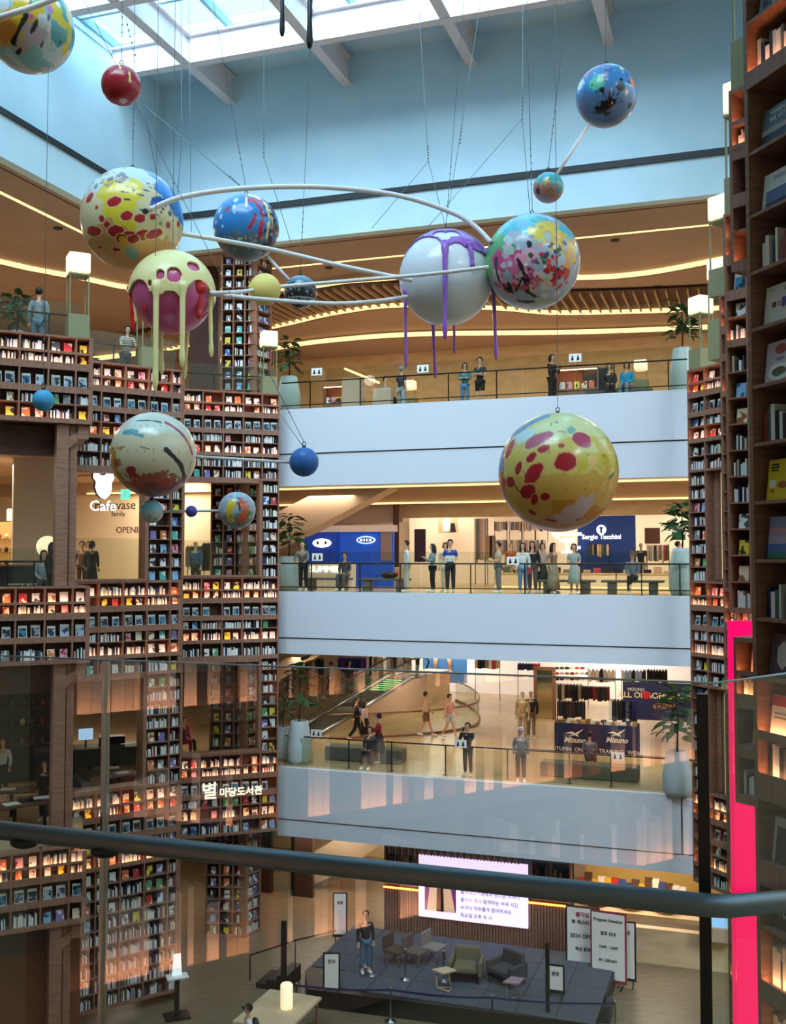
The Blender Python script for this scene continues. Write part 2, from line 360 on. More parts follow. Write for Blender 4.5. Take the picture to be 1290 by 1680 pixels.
# ------------------------------------------------------------------ book covers
COV = [('white', '#e9e7e2'), ('cream', '#e6d9bd'), ('pink', '#e2a3ad'), ('red', '#c03038'), ('orange', '#df7a45'), ('yellow', '#e3cb3c'), ('green', '#4f9a62'), ('teal', '#57b0a8'), ('pale blue', '#8fb6d8'), ('blue', '#2f63a8'), ('purple', '#8176b4'), ('grey', '#84868a'), ('black', '#26262c')]
ACC = {'white': '#4a5058', 'cream': '#a4562f', 'pink': '#a02c48', 'red': '#f0dcc8', 'orange': '#fbeede', 'yellow': '#30302c', 'green': '#e0ecd8', 'teal': '#f0f4e8', 'pale blue': '#30508a', 'blue': '#e0e8f4', 'purple': '#f0e8f4', 'grey': '#f0f0f0', 'black': '#d8d0c0'}
def covermat(name, base, acc, seed, sc=7, thr=.56):
    m = mat('cover_'+name, base, .45); n, l, b = nodes(m)
    tc = n.new('ShaderNodeTexCoord'); oi = n.new('ShaderNodeObjectInfo'); ad = n.new('ShaderNodeVectorMath'); no = n.new('ShaderNodeTexNoise'); cr = n.new('ShaderNodeValToRGB')
    ml = n.new('ShaderNodeMath'); ml.operation = 'MULTIPLY'; ml.inputs[1].default_value = 50; l.new(oi.outputs['Random'], ml.inputs[0])
    l.new(tc.outputs['Object'], ad.inputs[0]); l.new(ml.outputs[0], ad.inputs[1])
    no.inputs['Scale'].default_value = sc; no.inputs['Detail'].default_value = 2
    l.new(ad.outputs[0], no.inputs[0]); l.new(no.outputs['Fac'], cr.inputs[0]); cr.color_ramp.interpolation = 'CONSTANT'
    cr.color_ramp.elements[0].color = lin(base); cr.color_ramp.elements[0].position = 0
    cr.color_ramp.elements[1].color = lin(acc); cr.color_ramp.elements[1].position = thr
    l.new(cr.outputs[0], b.inputs['Base Color']); return m
CM = {c: covermat(c, h, ACC[c], i) for i, (c, h) in enumerate(COV)}
M_photo = covermat('photo_blue', '#27394f', '#9fb4c4', 3, 9, .5); M_photo2 = covermat('photo_teal', '#3f7f9c', '#182430', 4, 9, .52); M_photo3 = covermat('photo_dark', '#23242b', '#8a9098', 5, 9, .55)
def bookmesh(cname, cm, w=.19, h=.26, t=.03, mag=False):
    mb = MB(); mb.box(-w/2+.003, w/2-.003, .003, t, 0.003, h-.003, 1); mb.box(-w/2, w/2, 0, .003, 0, h, 2 if mag else 0); mb.box(-w/2, w/2, t, t+.003, 0, h, 2 if mag else 0)
    if mag: mb.box(-w/2+.012, w/2-.012, -.002, 0, .014, h*.78, 0)
    return mb.mesh('book', [cm, M_paper, CM['white'] if not mag else M_paper])
BK = {c: bookmesh(c, CM[c]) for c, _ in COV}
BKM = [('dark blue photo', bookmesh('m', M_photo, .21, .29, .015, True)), ('sea blue photo', bookmesh('m', M_photo2, .21, .29, .015, True)), ('dark photo', bookmesh('m', M_photo3, .21, .29, .015, True))]
def spinemat(name, cols):
    m = mat(name, '#ffffff', .5); n, l, b = nodes(m); g = n.new('ShaderNodeNewGeometry'); cr = n.new('ShaderNodeValToRGB'); cr.color_ramp.interpolation = 'CONSTANT'
    l.new(g.outputs['Random Per Island'], cr.inputs[0])
    while len(cr.color_ramp.elements) < len(cols): cr.color_ramp.elements.new(.5)
    for i, c in enumerate(cols): cr.color_ramp.elements[i].position = i/len(cols); cr.color_ramp.elements[i].color = lin(c)
    l.new(cr.outputs[0], b.inputs['Base Color']); return m
M_spine = spinemat('book_spines', ['#e8e6e2', '#2a2c36', '#dedad2', '#1f3154', '#efe9df', '#55585f', '#e2dfdb', '#8a3a30', '#c9d4de', '#1c1c20', '#efece6', '#b8a888'])
M_spined = spinemat('old_book_spines', ['#6e5138', '#2a2c36', '#8a7a60', '#1f3154', '#5d6a52', '#55585f', '#7a2f28', '#3a3a30', '#a08f6e'])
def bigbook(s, ang, pl, x0, zz, h):
    lab, w, hh, base, prints = pl
    t = thing('book', lab, 'book'); t.matrix_world = Matrix.Translation(s.t.location) @ Matrix.Rotation(ang, 4, 'Z') @ Matrix.Translation((x0+.035, .06, zz+.004)) @ Matrix.Rotation(-.12, 4, 'X')
    m = mat('cover_plain_'+base.strip('#'), base, .45); MB().box(0, w, 0, .03, 0, hh, 0).box(.004, w+.001, .004, .026, .004, hh+.001, 1).build('cover', [m, M_paper], t)
    for sh, x, z, a, b, c in prints:
        pm = mat('print_'+c.strip('#'), c, .5)
        if sh == 'b': MB().box(x-a, x+a, -.002, .001, z-b, z+b).build('cover_print', pm, t)
        elif sh == 'o': MB().slab([(x+a*math.cos(i*PI/8), z+b*math.sin(i*PI/8)) for i in range(16)], -.003, .001).build('cover_print', pm, t)
        elif sh == 'h': MB().slab([(x+a*math.cos(i*PI/3+PI/6), z+b*math.sin(i*PI/3+PI/6)) for i in range(6)], -.003, .001).build('cover_print', pm, t)
        else: text('cover_title', sh, a, pm, t, (x, -.003, z), ext=.0005)
NB = [0]; STUFF = {}
def ordn(n): return ORD[n-1] if n <= 20 else 'twenty-'+ORD[n-21]
class Case:
    """one bookcase unit: local x along the front, y away from the viewer, z down from the top"""
    def __init__(s, label, short, org, ang, zt, cols, rows, depth=.34, lim=True, faceprob=.55, stuffmat=None, name='bookcase', group='walnut bookcases around the atrium', plan=None):
        s.t = thing(name, label, 'bookcase', (org[0], org[1], CZ+zt-sum(r[0] for r in rows)), ang, group)
        s.short = short; H = sum(r[0] for r in rows); L = sum(cols); xs = [0]
        for c in cols: xs.append(xs[-1]+c)
        MB().box(0, L, depth, depth+.03, 0, H).build('back_panel', M_wooddk, s.t)
        up = MB().box(-.02, .02, -.004, depth, 0, H).mesh('upright', M_wood)
        for x in xs: place(up, 'upright', s.t, (x, 0, 0))
        z = H; sm = MB(); nsp = 0; rn = 0
        for ri, (h, kind) in enumerate(rows):
            z0 = z-h
            if kind == 'lip': MB().box(0, L, -.01, depth, z0, z).build('top_board', M_woodh, s.t)
            elif kind == 'board': MB().box(0, L, -.002, .05, z0, z).build('front_board', M_woodh, s.t); MB().box(0, L, .05, depth, z-.03, z).build('shelf', M_woodh, s.t)
            elif kind == 'solid': MB().box(.02, L-.02, .05, .09, z0, z).build('front_board', M_wooddk, s.t)
            else:
                rn += 1
                shf = MB().box(.02, L-.02, .0, depth, z0-.0, z0+.025).build('shelf', M_woodh, s.t)
                if kind[:3] == 'lit':
                    MB().box(.02, L-.02, .012, .03, z0+.026, z0+.036).build('led_strip', M_led, shf); MB().box(.02, L-.02, -.006, .008, z0-.005, z0+.055).build('shelf_lip', M_woodh, shf)
                for ci in range(len(cols)):
                    x0, x1 = xs[ci]+.035, xs[ci+1]-.035; w = x1-x0; zz = z0+.026
                    face = R.random() < faceprob if kind[:3] != 'mag' else True
                    if kind.endswith('sp'): face = False
                    pl = plan.get(rn) if plan and ci == 0 else None
                    if pl == 'sp': face = False
                    elif pl: bigbook(s, ang, pl, x0, zz, h); continue
                    if w < .25: face = True
                    n = max(1, int((w+.05)/.26))
                    if face:
                        for j in range(n):
                            if R.random() < .06 and n > 1: continue
                            cx = x0+w*(j+.5)/n+R.uniform(-.015, .015)
                            if kind[:3] == 'mag': cn, me = R.choice(BKM); top = .29
                            else:
                                pal = ['white', 'cream', 'pink', 'white', 'red', 'cream', 'orange', 'yellow', 'white'] if kind[:3] == 'lit' else [c for c, _ in COV]+['white', 'grey', 'pale blue']
                                cn = R.choice(pal); me = BK[cn]; top = .26
                            sc = min(1.05, (h-.05)/top)*R.uniform(.86, 1)
                            if NB[0] < 300 and lim:
                                NB[0] += 1
                                b = place(me, 'book', None); b.matrix_world = Matrix.Translation(s.t.location) @ Matrix.Rotation(ang, 4, 'Z') @ Matrix.Translation((cx, .10, zz+.004)) @ Matrix.Rotation(-.12, 4, 'X') @ Matrix.Scale(sc, 4)
                                bay = ', %s bay' % ORD[ci] if len(cols) > 1 else ''
                                side = (['first', 'last'][j] if n == 2 else '')
                                tag(b, ('%s %s cover, %s shelf down%s, %s' % (side, cn, ordn(rn), bay, short)).strip(), 'book', 'books facing out in the '+short)
                            else:
                                STUFF.setdefault(short, []).append((s, cx, zz, sc, me))
                    else:
                        x = x0+R.uniform(0, .04)
                        while x < x1-.02:
                            t = R.uniform(.02, .05); hh = min(h-.06, R.uniform(.17, .28)*min(1, h/.33))
                            if x+t > x1: break
                            if R.random() < .93: sm.box(x+.001, x+t-.001, .07, .24, zz, zz+hh)
                            x += t
                        nsp += 1
            z = z0
        s.H = H; s.L = L
        if nsp:
            o = sm.build('row_of_books', stuffmat or M_spine, None, s.t.location, ang)
            tag(o, 'upright books packed side by side, spines out, in the '+short, 'books', None, 'stuff')
def flush_books():
    for short, lst in STUFF.items():
        mb = MB(); mats = []; 
        for s, cx, zz, sc, me in lst:
            Mx = Matrix.Translation((cx, .10, zz+.004)) @ Matrix.Rotation(-.12, 4, 'X') @ Matrix.Scale(sc, 4)
            idx = []
            for m in me.materials:
                if m not in mats: mats.append(m)
                idx.append(mats.index(m))
            o = len(mb.v); mb.v += [tuple(Matrix.Rotation(s.t.rotation_euler.z, 3, 'Z') @ (Mx @ v.co) + s.t.location-lst[0][0].t.location) for v in me.vertices]
            for p in me.polygons: mb.f.append(tuple(i+o for i in p.vertices)); mb.m.append(idx[p.material_index]); mb.sm.append(False)
        o = mb.build('row_of_facing_books', mats, None, lst[0][0].t.location)
        tag(o, 'small books propped facing out along the shelves of the '+short, 'books', None, 'stuff')
    STUFF.clear()
BAND = [(.05, 'lip'), (.40, 'lit'), (.29, 'lit'), (.13, 'board'), (.44, 'mag'), (.14, 'board'), (.30, 'dark'), (.40, 'lit'), (.07, 'lip')]
def dark(n, h=.42, kind='dark'): return [(h, kind)]*n+[(.06, 'lip')]
# nearest bookcases first so that their books are the individual ones
def hd(dx, dy): return math.atan2(-dy, -dx) if False else math.atan2(dy, dx)
def side(x, y_, ang_dir, d):                  # helper: origin from pixel column and depth
    r = ray(x, 916); return (r.x*d/r.y, d)
AA = math.atan2(-.952, .305); BA = math.atan2(-.81, .58); CA = math.atan2(-.75, .66); EA = math.atan2(-.913, .407)
BAND2 = [(.05, 'lip'), (.39, 'lit'), (.27, 'lit'), (.12, 'board'), (.45, 'mag'), (.12, 'board'), (.45, 'dark'), (.08, 'lip')]
Z4, Z3, Z2 = 5.65, -.68, -6.8
def rows_between(zt, zb, n): h = (zt-zb)/n; return [(h, 'dark')]*n
# nearest tall bookcase at the edge of the frame
PLAN = {
 4: ('grey patterned cover with white scribbles, highest large book in view', .22, .26, '#8a8c90', [('b', .11, .18, .08, .05, '#e4e4e4'), ('b', .09, .08, .05, .04, '#3a3c42')]),
 5: 'sp',
 6: ('grey-blue cover with white title over a sunset coast', .28, .28, '#5b6470', [('WHEN', .16, .235, .05, 0, '#e8e8e8'), ('WE GO', .16, .19, .05, 0, '#e8e8e8'), ('b', .14, .11, .14, .02, '#a8958a'), ('b', .14, .045, .14, .045, '#232a3a')]),
 7: ('white cover with a blue seaside photo along its lower part', .28, .27, '#d8d6d8', [('b', .16, .075, .12, .065, '#5a6a90'), ('b', .16, .03, .12, .02, '#2a3044'), ('SEASIDE', .17, .22, .035, 0, '#9a9aa4')]),
 8: 'sp',
 9: ('cream box cover with small purple and red squares', .28, .28, '#cfc4b4', [('b', .10, .14, .02, .02, '#5a2a38'), ('b', .15, .14, .015, .018, '#c87a80'), ('b', .20, .14, .02, .035, '#4a3a8a'), ('b', .22, .24, .015, .015, '#3a2a30'), ('b', .06, .25, .03, .003, '#8a7a70')]),
 10: ('pale pink cookbook with a plate of food and a crab', .28, .29, '#c8b8c4', [('o', .15, .23, .06, .035, '#a84a38'), ('o', .15, .07, .12, .06, '#e8e6e4'), ('o', .15, .07, .075, .035, '#6a5a3a'), ('o', .13, .08, .03, .02, '#b8a850'), ('TASTE', .15, .16, .03, 0, '#6a6a90')]),
 11: 'sp',
 12: ('bright yellow cover with small black title lines', .26, .28, '#d8b81c', [('b', .07, .245, .035, .006, '#2a2410'), ('b', .07, .225, .045, .006, '#2a2410'), ('b', .07, .205, .035, .006, '#2a2410'), ('o', .06, .11, .04, .03, '#e8dccc'), ('o', .16, .10, .05, .025, '#a8502a'), ('b', .06, .06, .02, .01, '#b85a20')]),
 13: ('landscape painting cover with pink clouds over a blue and green field', .28, .29, '#8c92b8', [('b', .14, .24, .14, .03, '#8c8ca8'), ('b', .14, .19, .14, .02, '#c88c98'), ('b', .14, .13, .14, .03, '#b8a0b0'), ('b', .14, .07, .14, .03, '#4a6aa0'), ('b', .14, .02, .14, .02, '#2f6a5a')]),
 14: 'sp',
 15: ('dark purple cover with a pale hexagon', .28, .29, '#5a4450', [('h', .13, .15, .065, .1, '#c8b4b0')]),
 16: ('red and white cover standing in the glow of the shelf light', .26, .27, '#ece0d4', [('b', .13, .235, .13, .035, '#c82838'), ('b', .1, .15, .07, .004, '#8a7a70'), ('b', .1, .12, .07, .004, '#8a7a70')]),
 17: 'sp',
 18: ('white cover with a black and white photo of a dancer', .28, .30, '#c4bebe', [('b', .15, .12, .12, .12, '#38343a'), ('o', .16, .12, .02, .07, '#9a9298')]),
 19: ('black cover with white capital letters and a red mark', .28, .29, '#1c1c20', [('LIVE', .14, .24, .07, 0, '#dcdcdc'), ('MAPS', .14, .1, .07, 0, '#dcdcdc'), ('o', .2, .1, .02, .02, '#b83040')]),
 20: 'sp', 21: 'sp'}
oa = side(1236.5, 0, AA, 7.26)
Case('tall walnut bookcase standing closest to the viewer, with the largest books', 'closest tall bookcase', oa, AA, Z4-.1,
     [.56, .6, .6], BAND+[(.48, 'dark'), (.45, 'dark')]+[(.405, 'dark')]*8+BAND[1:-1]+[(.07, 'lip'), (.4, 'lit'), (.42, 'dark'), (.42, 'dark')], depth=.36, plan=PLAN)
ob = side(1209.5, 0, BA, 12.3)
Case('walnut bookcase block hanging high up, second from the viewer, with olive box on top', 'high bookcase block under olive box', ob, BA, Z4, [.5, .6], BAND)
Case('walnut bookcase block beside the bright pink panel', 'bookcase block beside pink panel', side(1204, 0, BA, 12.3), BA, -.93, [.5, .6], BAND2)
oc = side(1197, 0, CA, 16.8)
Case('tall narrow walnut bookcase third from the viewer, above the pink panel', 'narrow bookcase above pink panel', oc, CA, Z4, [.38, .36, .4], BAND+[(.425, 'dark')]*10+[(.06, 'lip')])
DA = math.radians(-55)
od = side(1187.5, 0, DA, 22)
dr = BAND+[(.408, 'dark')]*10
Case('very narrow walnut bookcase squeezed behind the pink panel, fourth from the viewer', 'narrowest bookcase behind pink panel', od, DA, Z4, [.3, .3], dr+BAND+[(.41, 'dark')]*9+BAND+[(.42, 'dark')]*6, depth=.3)
oe = side(1132, 0, EA, 31)
EC = [.72, .74]
for zt, zb, w in ((Z4, Z3, 'top gallery'), (Z3, Z2, 'middle gallery')):
    n2 = BAND+[(.41, 'dark')]*2+[(.05, 'lip')]; h = sum(r[0] for r in n2); zm = zt-h
    Case('walnut bookcase at the far corner, wide part below the %s parapet' % w, 'far corner bookcase, %s' % w, oe, EA, zt, EC, n2)
    Case('single column walnut bookcase beside a panelled niche, under the %s' % w, 'niche-side book column, %s' % w, oe, EA, zm, EC[:1], rows_between(zm, zb, 8))
    e = MB(); e.box(.74, 1.46, .3, .34, 0, zm-zb); e.box(1.42, 1.5, -.02, .34, 0, zm-zb)
    for i in range(3): e.box(.8+i*.22, .98+i*.22, .26, .31, .05, zm-zb-.05)
    struct(e.build('wall_niche', M_wood, None, (oe[0], oe[1], CZ+zb), EA))
    tag(MB().box(1.40, 1.42, -.01, .01, .1, zm-zb-.1).build('linear_light', M_cove, None, (oe[0], oe[1], CZ+zb), EA), 'thin vertical warm light beside the panelled niche under the %s' % w, 'light')
Case('walnut bookcase at the far corner, lowest wide part above the ground floor', 'far corner bookcase lowest part', oe, EA, Z2, EC, BAND+dark(1))
# stepped bookcases facing the viewer, one set per floor
def sec(S, off): d = sdir(S[1])*off; return (S[0].x+d.x, S[0].y+d.y)
C1 = [.72, .69, .67, .40]; C2 = [.72, .72, .72, .72, .37]; C3 = [.68, .70, .69, .66, .58]
FLN = {4: 'top floor', 3: 'middle floor', 2: 'lower floor'}
Case('walnut bookcase parapet with two glowing rows, nearest of the stepped set, top floor', 'nearest stepped bookcase, top floor', sec(S1, -.33), S1[1], 5.62, C1, BAND)
Case('walnut bookcase parapet with two glowing rows, middle one of the stepped set, top floor', 'middle stepped bookcase, top floor', sec(S2, -.44), S2[1], 5.67, C2, BAND+dark(2, .41))
Case('walnut bookcase parapet with two glowing rows, farthest of the stepped set, top floor', 'farthest stepped bookcase, top floor', sec(S3, 0), S3[1], 5.70, C3, BAND+dark(2, .38))
Case('walnut bookcase parapet with glowing rows, nearest of the stepped set, middle floor', 'nearest stepped bookcase, middle floor', sec(S1, -.33), S1[1], -.70, C1, BAND2)
Case('walnut bookcase parapet with glowing rows, middle one of the stepped set, middle floor', 'middle stepped bookcase, middle floor', sec(S2, -.44), S2[1], -.67, C2, BAND+dark(1, .45))
Case('walnut bookcase parapet with glowing rows, farthest of the stepped set, middle floor', 'farthest stepped bookcase, middle floor', sec(S3, 0), S3[1], -.64, C3, BAND+dark(1, .45)+[(.05, 'lip')])
Case('walnut bookcase parapet with glowing rows, nearest of the stepped set, lower floor', 'nearest stepped bookcase, lower floor', sec(S1, -.33), S1[1], -7.15, C1, BAND2)
Case('walnut bookcase reaching to the ground, middle one of the stepped set, lower floor', 'middle stepped bookcase, lower floor', sec(S2, -.44), S2[1], -6.62, C2, BAND+[(.42, 'dark')]*4+[(.43, 'darksp')]*5+[(.06, 'lip')], stuffmat=None)
Case('walnut bookcase parapet under the lit Korean sign, farthest of the stepped set', 'farthest stepped bookcase, lower floor', sec(S3, 0), S3[1], -6.57, C3, BAND+dark(1, .42))
# full height columns beside the openings
def column(S, c, off, zt, zb, n, short): Case('narrow full-height walnut book '+short, short, sec(S, off), S[1], zt, c, rows_between(zt, zb, n))
h2 = 2.22+.82+.06; h3 = 2.22+.76+.06
column(S2, C2[3:], -.44+2.16, 5.67-h2, -.67, 8, 'column between openings, middle floor')
column(S3, C3[4:], 2.73, 5.70-h3, -.64, 8, 'column beside parapet, middle floor')
h2b = 2.22+.45+.06; h3b = 2.22+.45+.11
column(S2, C2[3:], -.44+2.16, -.67-h2b, -6.62, 8, 'column between openings, lower floor')
column(S3, C3[4:], 2.73, -.64-h3b, -6.57, 8, 'column beside parapet, lower floor')
flush_books()
# walls of wood that frame the openings and close the steps
def frame(S, x0, x1, zb, zt, dep=.5):
    mb = MB(); o = sec(S, 0); H = zt-zb
    mb.box(x0-.0, x0+.09, -.01, dep, 0, H); mb.box(x1-.09, x1, -.01, dep, 0, H); mb.box(x0, x1, -.01, dep, H-.09, H); mb.box(x0, x1, -.04, dep, 0, .07)
    mb.build('opening_frame', M_wood, None, (o[0], o[1], CZ+zb), S[1]); struct(bpy.context.scene.objects[-1])
def frame(S, x0, x1, zb, zt, dep=.5):
    mb = MB(); o = sec(S, 0); H = zt-zb
    mb.box(x0-.0, x0+.09, -.01, dep, 0, H); mb.box(x1-.09, x1, -.01, dep, 0, H); mb.box(x0, x1, -.01, dep, H-.09, H); mb.box(x0, x1, -.04, dep, 0, .07)
    ob_ = mb.build('window_frame', M_wood, None, (o[0], o[1], CZ+zb), S[1]); struct(ob_)
    g = MB().box(x0+.09, x1-.09, .2, .212, .07, min(H-.09, 1.25)).build('window_1', M_glassg, None, (o[0], o[1], CZ+zb), S[1]); struct(g)
frame(S2, -.9, 1.72, -.67, 5.67-h2); frame(S3, 0, 2.73, -.64, 5.70-h3)
frame(S2, -.9, 1.72, -6.62, -.67-h2b); frame(S3, 0, 2.73, -6.57, -.64-h3b)
def sidewall(a, b, zt, zb, name='wall_step'):
    a = Vector(a); b = Vector(b); d = (b-a).normalized(); n = Vector((-d.y, d.x))*.08
    struct(MB().prism([tuple(a), tuple(b), tuple(b+n), tuple(a+n)], CZ+zb, CZ+zt).build(name, M_wood))
for z0, z1 in ((5.62, 3.4), (-.70, -2.63), (-7.15, -9.1)):
    sidewall(s1e, nb(s1e, S1[1], 2.6), z0, z1)
for z0, z1 in ((5.67, 2.57), (-.67, -3.4), (-6.62, -13)): sidewall(s2e+Vector((-.02, 0)), nb(s2e, S2[1], 3.2), z0, z1)
# posts and dark lintels under the nearest stepped bookcase
for zt, zb in ((3.38, -.70), (-2.65, -7.15), (-9.1, -13)):
    mb = MB(); mb.box(1.32, 1.62, .1, .5, 0, zt-zb); mb.box(1.66, 1.84, .2, .6, 0, zt-zb)
    mb.box(1.84, 2.1, .1, .5, zt-zb-.35, zt-zb); mb.slab([(1.62, zt-zb-.6), (1.62, zt-zb-.3), (2.12, zt-zb), (2.12, zt-zb-.14)], .12, .45)
    struct(mb.build('wall_post', M_wood, None, (S1[0].x, S1[0].y, CZ+zb), S1[1]))
    struct(MB().box(-3, 1.4, .7, 1.0, zt-zb-.75, zt-zb).build('wall_lintel', M_wooddk, None, (S1[0].x, S1[0].y, CZ+zb), S1[1]))
# tower bookcase, open square column on every floor
TW = math.radians(-3)
def tower(zt, zb, x0, d, w, w2, n, short, cols=3, propped=True):
    o = side(x0, 0, TW, d); 
    c = Case('square free-standing book tower '+short, 'book tower '+short, o, TW, zt, [w/cols]*cols, [((zt-zb-.06)/n, 'dark')]*n+[(.06, 'lip')], depth=.45, faceprob=.75, lim=False, name='book_tower', group='free-standing book towers')
    c2 = Case('narrow side of the square book tower '+short, 'side of the book tower '+short, (o[0]+w*math.cos(TW), o[1]+w*math.sin(TW)), TW+math.radians(62), zt, [w2], [((zt-zb-.06)/n, 'dark')]*n+[(.06, 'lip')], depth=.35, lim=False, name='book_tower', group='free-standing book towers')
tower(11.15, 5.22, 361, 37.5, 1.27, .9, 14, 'on the top gallery')
tower(3.1, -1.17, 346, 37.5, 1.3, .9, 10, 'behind the opening of the middle floor')
tower(-3.2, -7.25, 346, 37.5, 1.3, .9, 9, 'behind the opening of the lower floor')
tower(-9.3, -13, 342, 36.2, 1.4, .8, 9, 'standing on the ground floor')
flush_books()
struct(MB().box(-.55, .55, 0, .5, 0, 6).build('wall_column', M_wooddk, None, AT(335, 520, 39.4)-Vector((0, 0, AT(335, 520, 39.4).z-CZ-5.22)), 0))
# lamps standing on the bookcases
def lamp(x, y, zb, ang, where, low=0):
    t = thing('lantern_lamp', 'box lantern on thin legs, '+where, 'lamp', (x, y, CZ+zb), ang, 'box lanterns on the bookcases')
    MB().box(-.26, .26, -.26, .26, -low, .6).build('base_box', M_olive, t)
    for a in (-.23, .23):
        for b in (-.23, .23): MB().box(a-.014, a+.014, b-.014, b+.014, .6, 1.68).build('leg', M_olive, t)
    MB().box(-.26, .26, -.26, .26, 1.62, 1.66).build('frame', M_olive, t)
    MB().box(-.27, .27, -.27, .27, 1.68, 2.2).build('lamp_shade', M_lamp, t, bevel=.04)
    l = bpy.data.lights.new('lamp_bulb', 'POINT'); l.energy = 14; l.color = WARM; l.shadow_soft_size = .25
    o = bpy.data.objects.new('lamp_bulb', l); C.objects.link(o); o.location = (x, y, CZ+zb+2.5)
def onsec(S, x, dep=.3): p = S[0]+sdir(S[1])*x+Vector((-math.sin(S[1]), math.cos(S[1])))*dep; return p
for S, x, z, w in ((S1, 1.82, 5.62, 'on the nearest stepped bookcase'), (S2, 1.75, 5.67, 'behind the yellow dripping globe'), (S3, 3.0, 5.7, 'on the farthest stepped bookcase')):
    p = onsec(S, x); lamp(p.x, p.y, z, S[1], w)
for o, a, x, z, w in ((oe, EA, .3, Z4, 'at the far corner beside a plant'), (ob, BA, .26, Z4, 'topmost, only its legs showing'), (oc, CA, .25, Z4, 'in front of the skylight wall')):
    p = Vector(o)+sdir(a)*x+Vector((-math.sin(a), math.cos(a)))*.28; lamp(p.x, p.y, z, a, w)
p = side(1194, 0, 0, 22.2); lamp(p[0]+.06, p[1], Z4, DA, 'on the narrow fourth bookcase')
p = side(1189, 0, 0, 27); lamp(p[0]+.02, p[1], Z4, DA, 'partly hidden, fifth from the viewer', .45)
# pink panel
pp = side(1192, 0, 0, 14); mb = MB(); mb.box(0, .62, 0, .06, -13, -.84)
po = mb.build('pink_panel', M_pink, None, (pp[0], pp[1], CZ), math.radians(-20)); tag(po, 'tall bright pink panel rising between the bookcases', 'panel')
# ------------------------------------------------------------------ glass balustrades and handrails on the far side
POSTS = {4: [506, 589, 735, 815, 905, 1010, 1100], 3: [509, 589, 655, 771, 860, 952, 1052, 1115], 2: [486, 571, 641, 729, 830, 931, 999, 1108]}
for k, tt in ((4, 'top'), (3, 'middle'), (2, 'lower')):
    z = FZ[k][0]; v = .12 if k > 2 else .5
    t = thing('glass_balustrade', 'glass balustrade with dark handrail along the %s white parapet' % tt, 'railing', FW(0, v, z), -AL, 'far side glass balustrades')
    n = 8; L = 13.9
    for i in range(n):
        MB().box(i*L/n+.012, (i+1)*L/n-.012, 0, .015, -.05, 1.38 if k > 2 else .95).build('glass_pane', M_glassg, t)
    rail = MB(); rail.tube([(0, .12, .98), (L, .12, .98)], .026); rail.build('handrail', M_dark, t)
    for x in POSTS[k]:
        u = FP(x, 916, v)[0]
        MB().box(u-.018, u+.018, .1, .14, -.0, .98).box(u-.09, u+.09, .04, .2, -.02, .01).build('post', M_dark, t)
    if k > 2: MB().tube([(0, .08, .16), (L, .08, .16)], .018).build('lower_rail', M_dark, t)
# balustrades above the stepped bookcases
for S, L, z, o, w in ((S1, 2.3, 5.62, -.4, 'nearest stepped bookcase'), (S2, 2.9, 5.67, -.2, 'middle stepped bookcase'), (S3, 3.3, 5.7, 0, 'farthest stepped bookcase'), (S1, 1.9, -.7, -.4, 'nearest stepped bookcase of the middle floor')):
    t = thing('glass_balustrade', 'short glass balustrade with dark handrail on the '+w, 'railing', (*sec(S, o), CZ+z), S[1], 'balustrades on the stepped bookcases')
    n = 3
    for i in range(n): MB().box(i*L/n+.01, (i+1)*L/n-.01, .3, .315, 0, .95).build('glass_pane', M_glassg, t)
    MB().tube([(0, .42, .62), (L, .42, .62)], .025).build('handrail', M_dark, t)
    for i in range(n+1): MB().box(i*L/n-.018, i*L/n+.018, .4, .44, 0, .62).build('post', M_dark, t)

# ------------------------------------------------------------------ near railing
P0 = AT(-160, 1340, 2.46); P0.z = CZ-.6
def railpt(x, y): return ONZ(x, y, -.6)
a0 = railpt(0, 1362); a1 = railpt(1175, 1487); d = (a0-a1).normalized()
a2 = AT(1290, 1478, 1.96); e = (a2-a1).normalized()
t = thing('near_balustrade', 'glass balustrade with a thick dark tubular handrail closest to the viewer', 'railing', (a1.x, a1.y, CZ-1.65))
off = Vector((a1.x, a1.y, CZ-1.65))
MB().tube([a0+d*1.2-off, a1+d*.03-off, a1+Vector((0, 0, -.001))+e*.03-off, a1+e*.9-off], .020, 20).build('handrail', mat('handrail_dark', '#6c7178', .42, .85), t)
# glass just outside the rail
nrm = Vector((-d.y, d.x, 0)).normalized()
if nrm.y < 0: nrm = -nrm
gtop = CZ-.225
def gpane(p, q, m=None):
    mb = MB(); n2 = Vector((-(q-p).y, (q-p).x, 0)).normalized()*.006
    mb.prism([tuple((p+n2-off).xy), tuple((q+n2-off).xy), tuple((q-n2-off).xy), tuple((p-n2-off).xy)], -.1, gtop-off.z)
    return mb.build('glass_pane', m or M_glassn, t)
G0 = a0+d*1.2+nrm*.07; G1 = a1+nrm*.07; G2 = a1+e*1.0+nrm*.09
# joint positions on the pane line seen at pixel columns
def hit(x):
    r = ray(x, 1300); den = r.x*d.y-r.y*d.x; s = (G1.x*d.y-G1.y*d.x)/den; return Vector((r.x*s, r.y*s, 0))
j1, j2 = hit(172), hit(1155)
gpane(G0, j1+d*.004); gpane(j1-d*.004, j2+d*.006); gpane(j2-d*.006, G1+nrm*0-d*.03, M_glass); gpane(G1+e*.03, G2, M_glass)
for j, w, m, zt in ((j1, .0028, M_steel, gtop-.002), (j2, .010, M_dark, gtop-.02)):
    MB().box(-w, w, -.012, .012, -.1, zt-off.z).build('post', m, t, (j.x-off.x, j.y-off.y, 0), math.atan2(d.y, d.x))
for x in (75, 205):
    h = hit(x); q = h-nrm*.07
    MB().ball((0, 0, -.02), .032, 14, 0, (1, .7, .45)).build('bracket', M_dark, t, (q.x-off.x, q.y-off.y, CZ-.6-off.z))
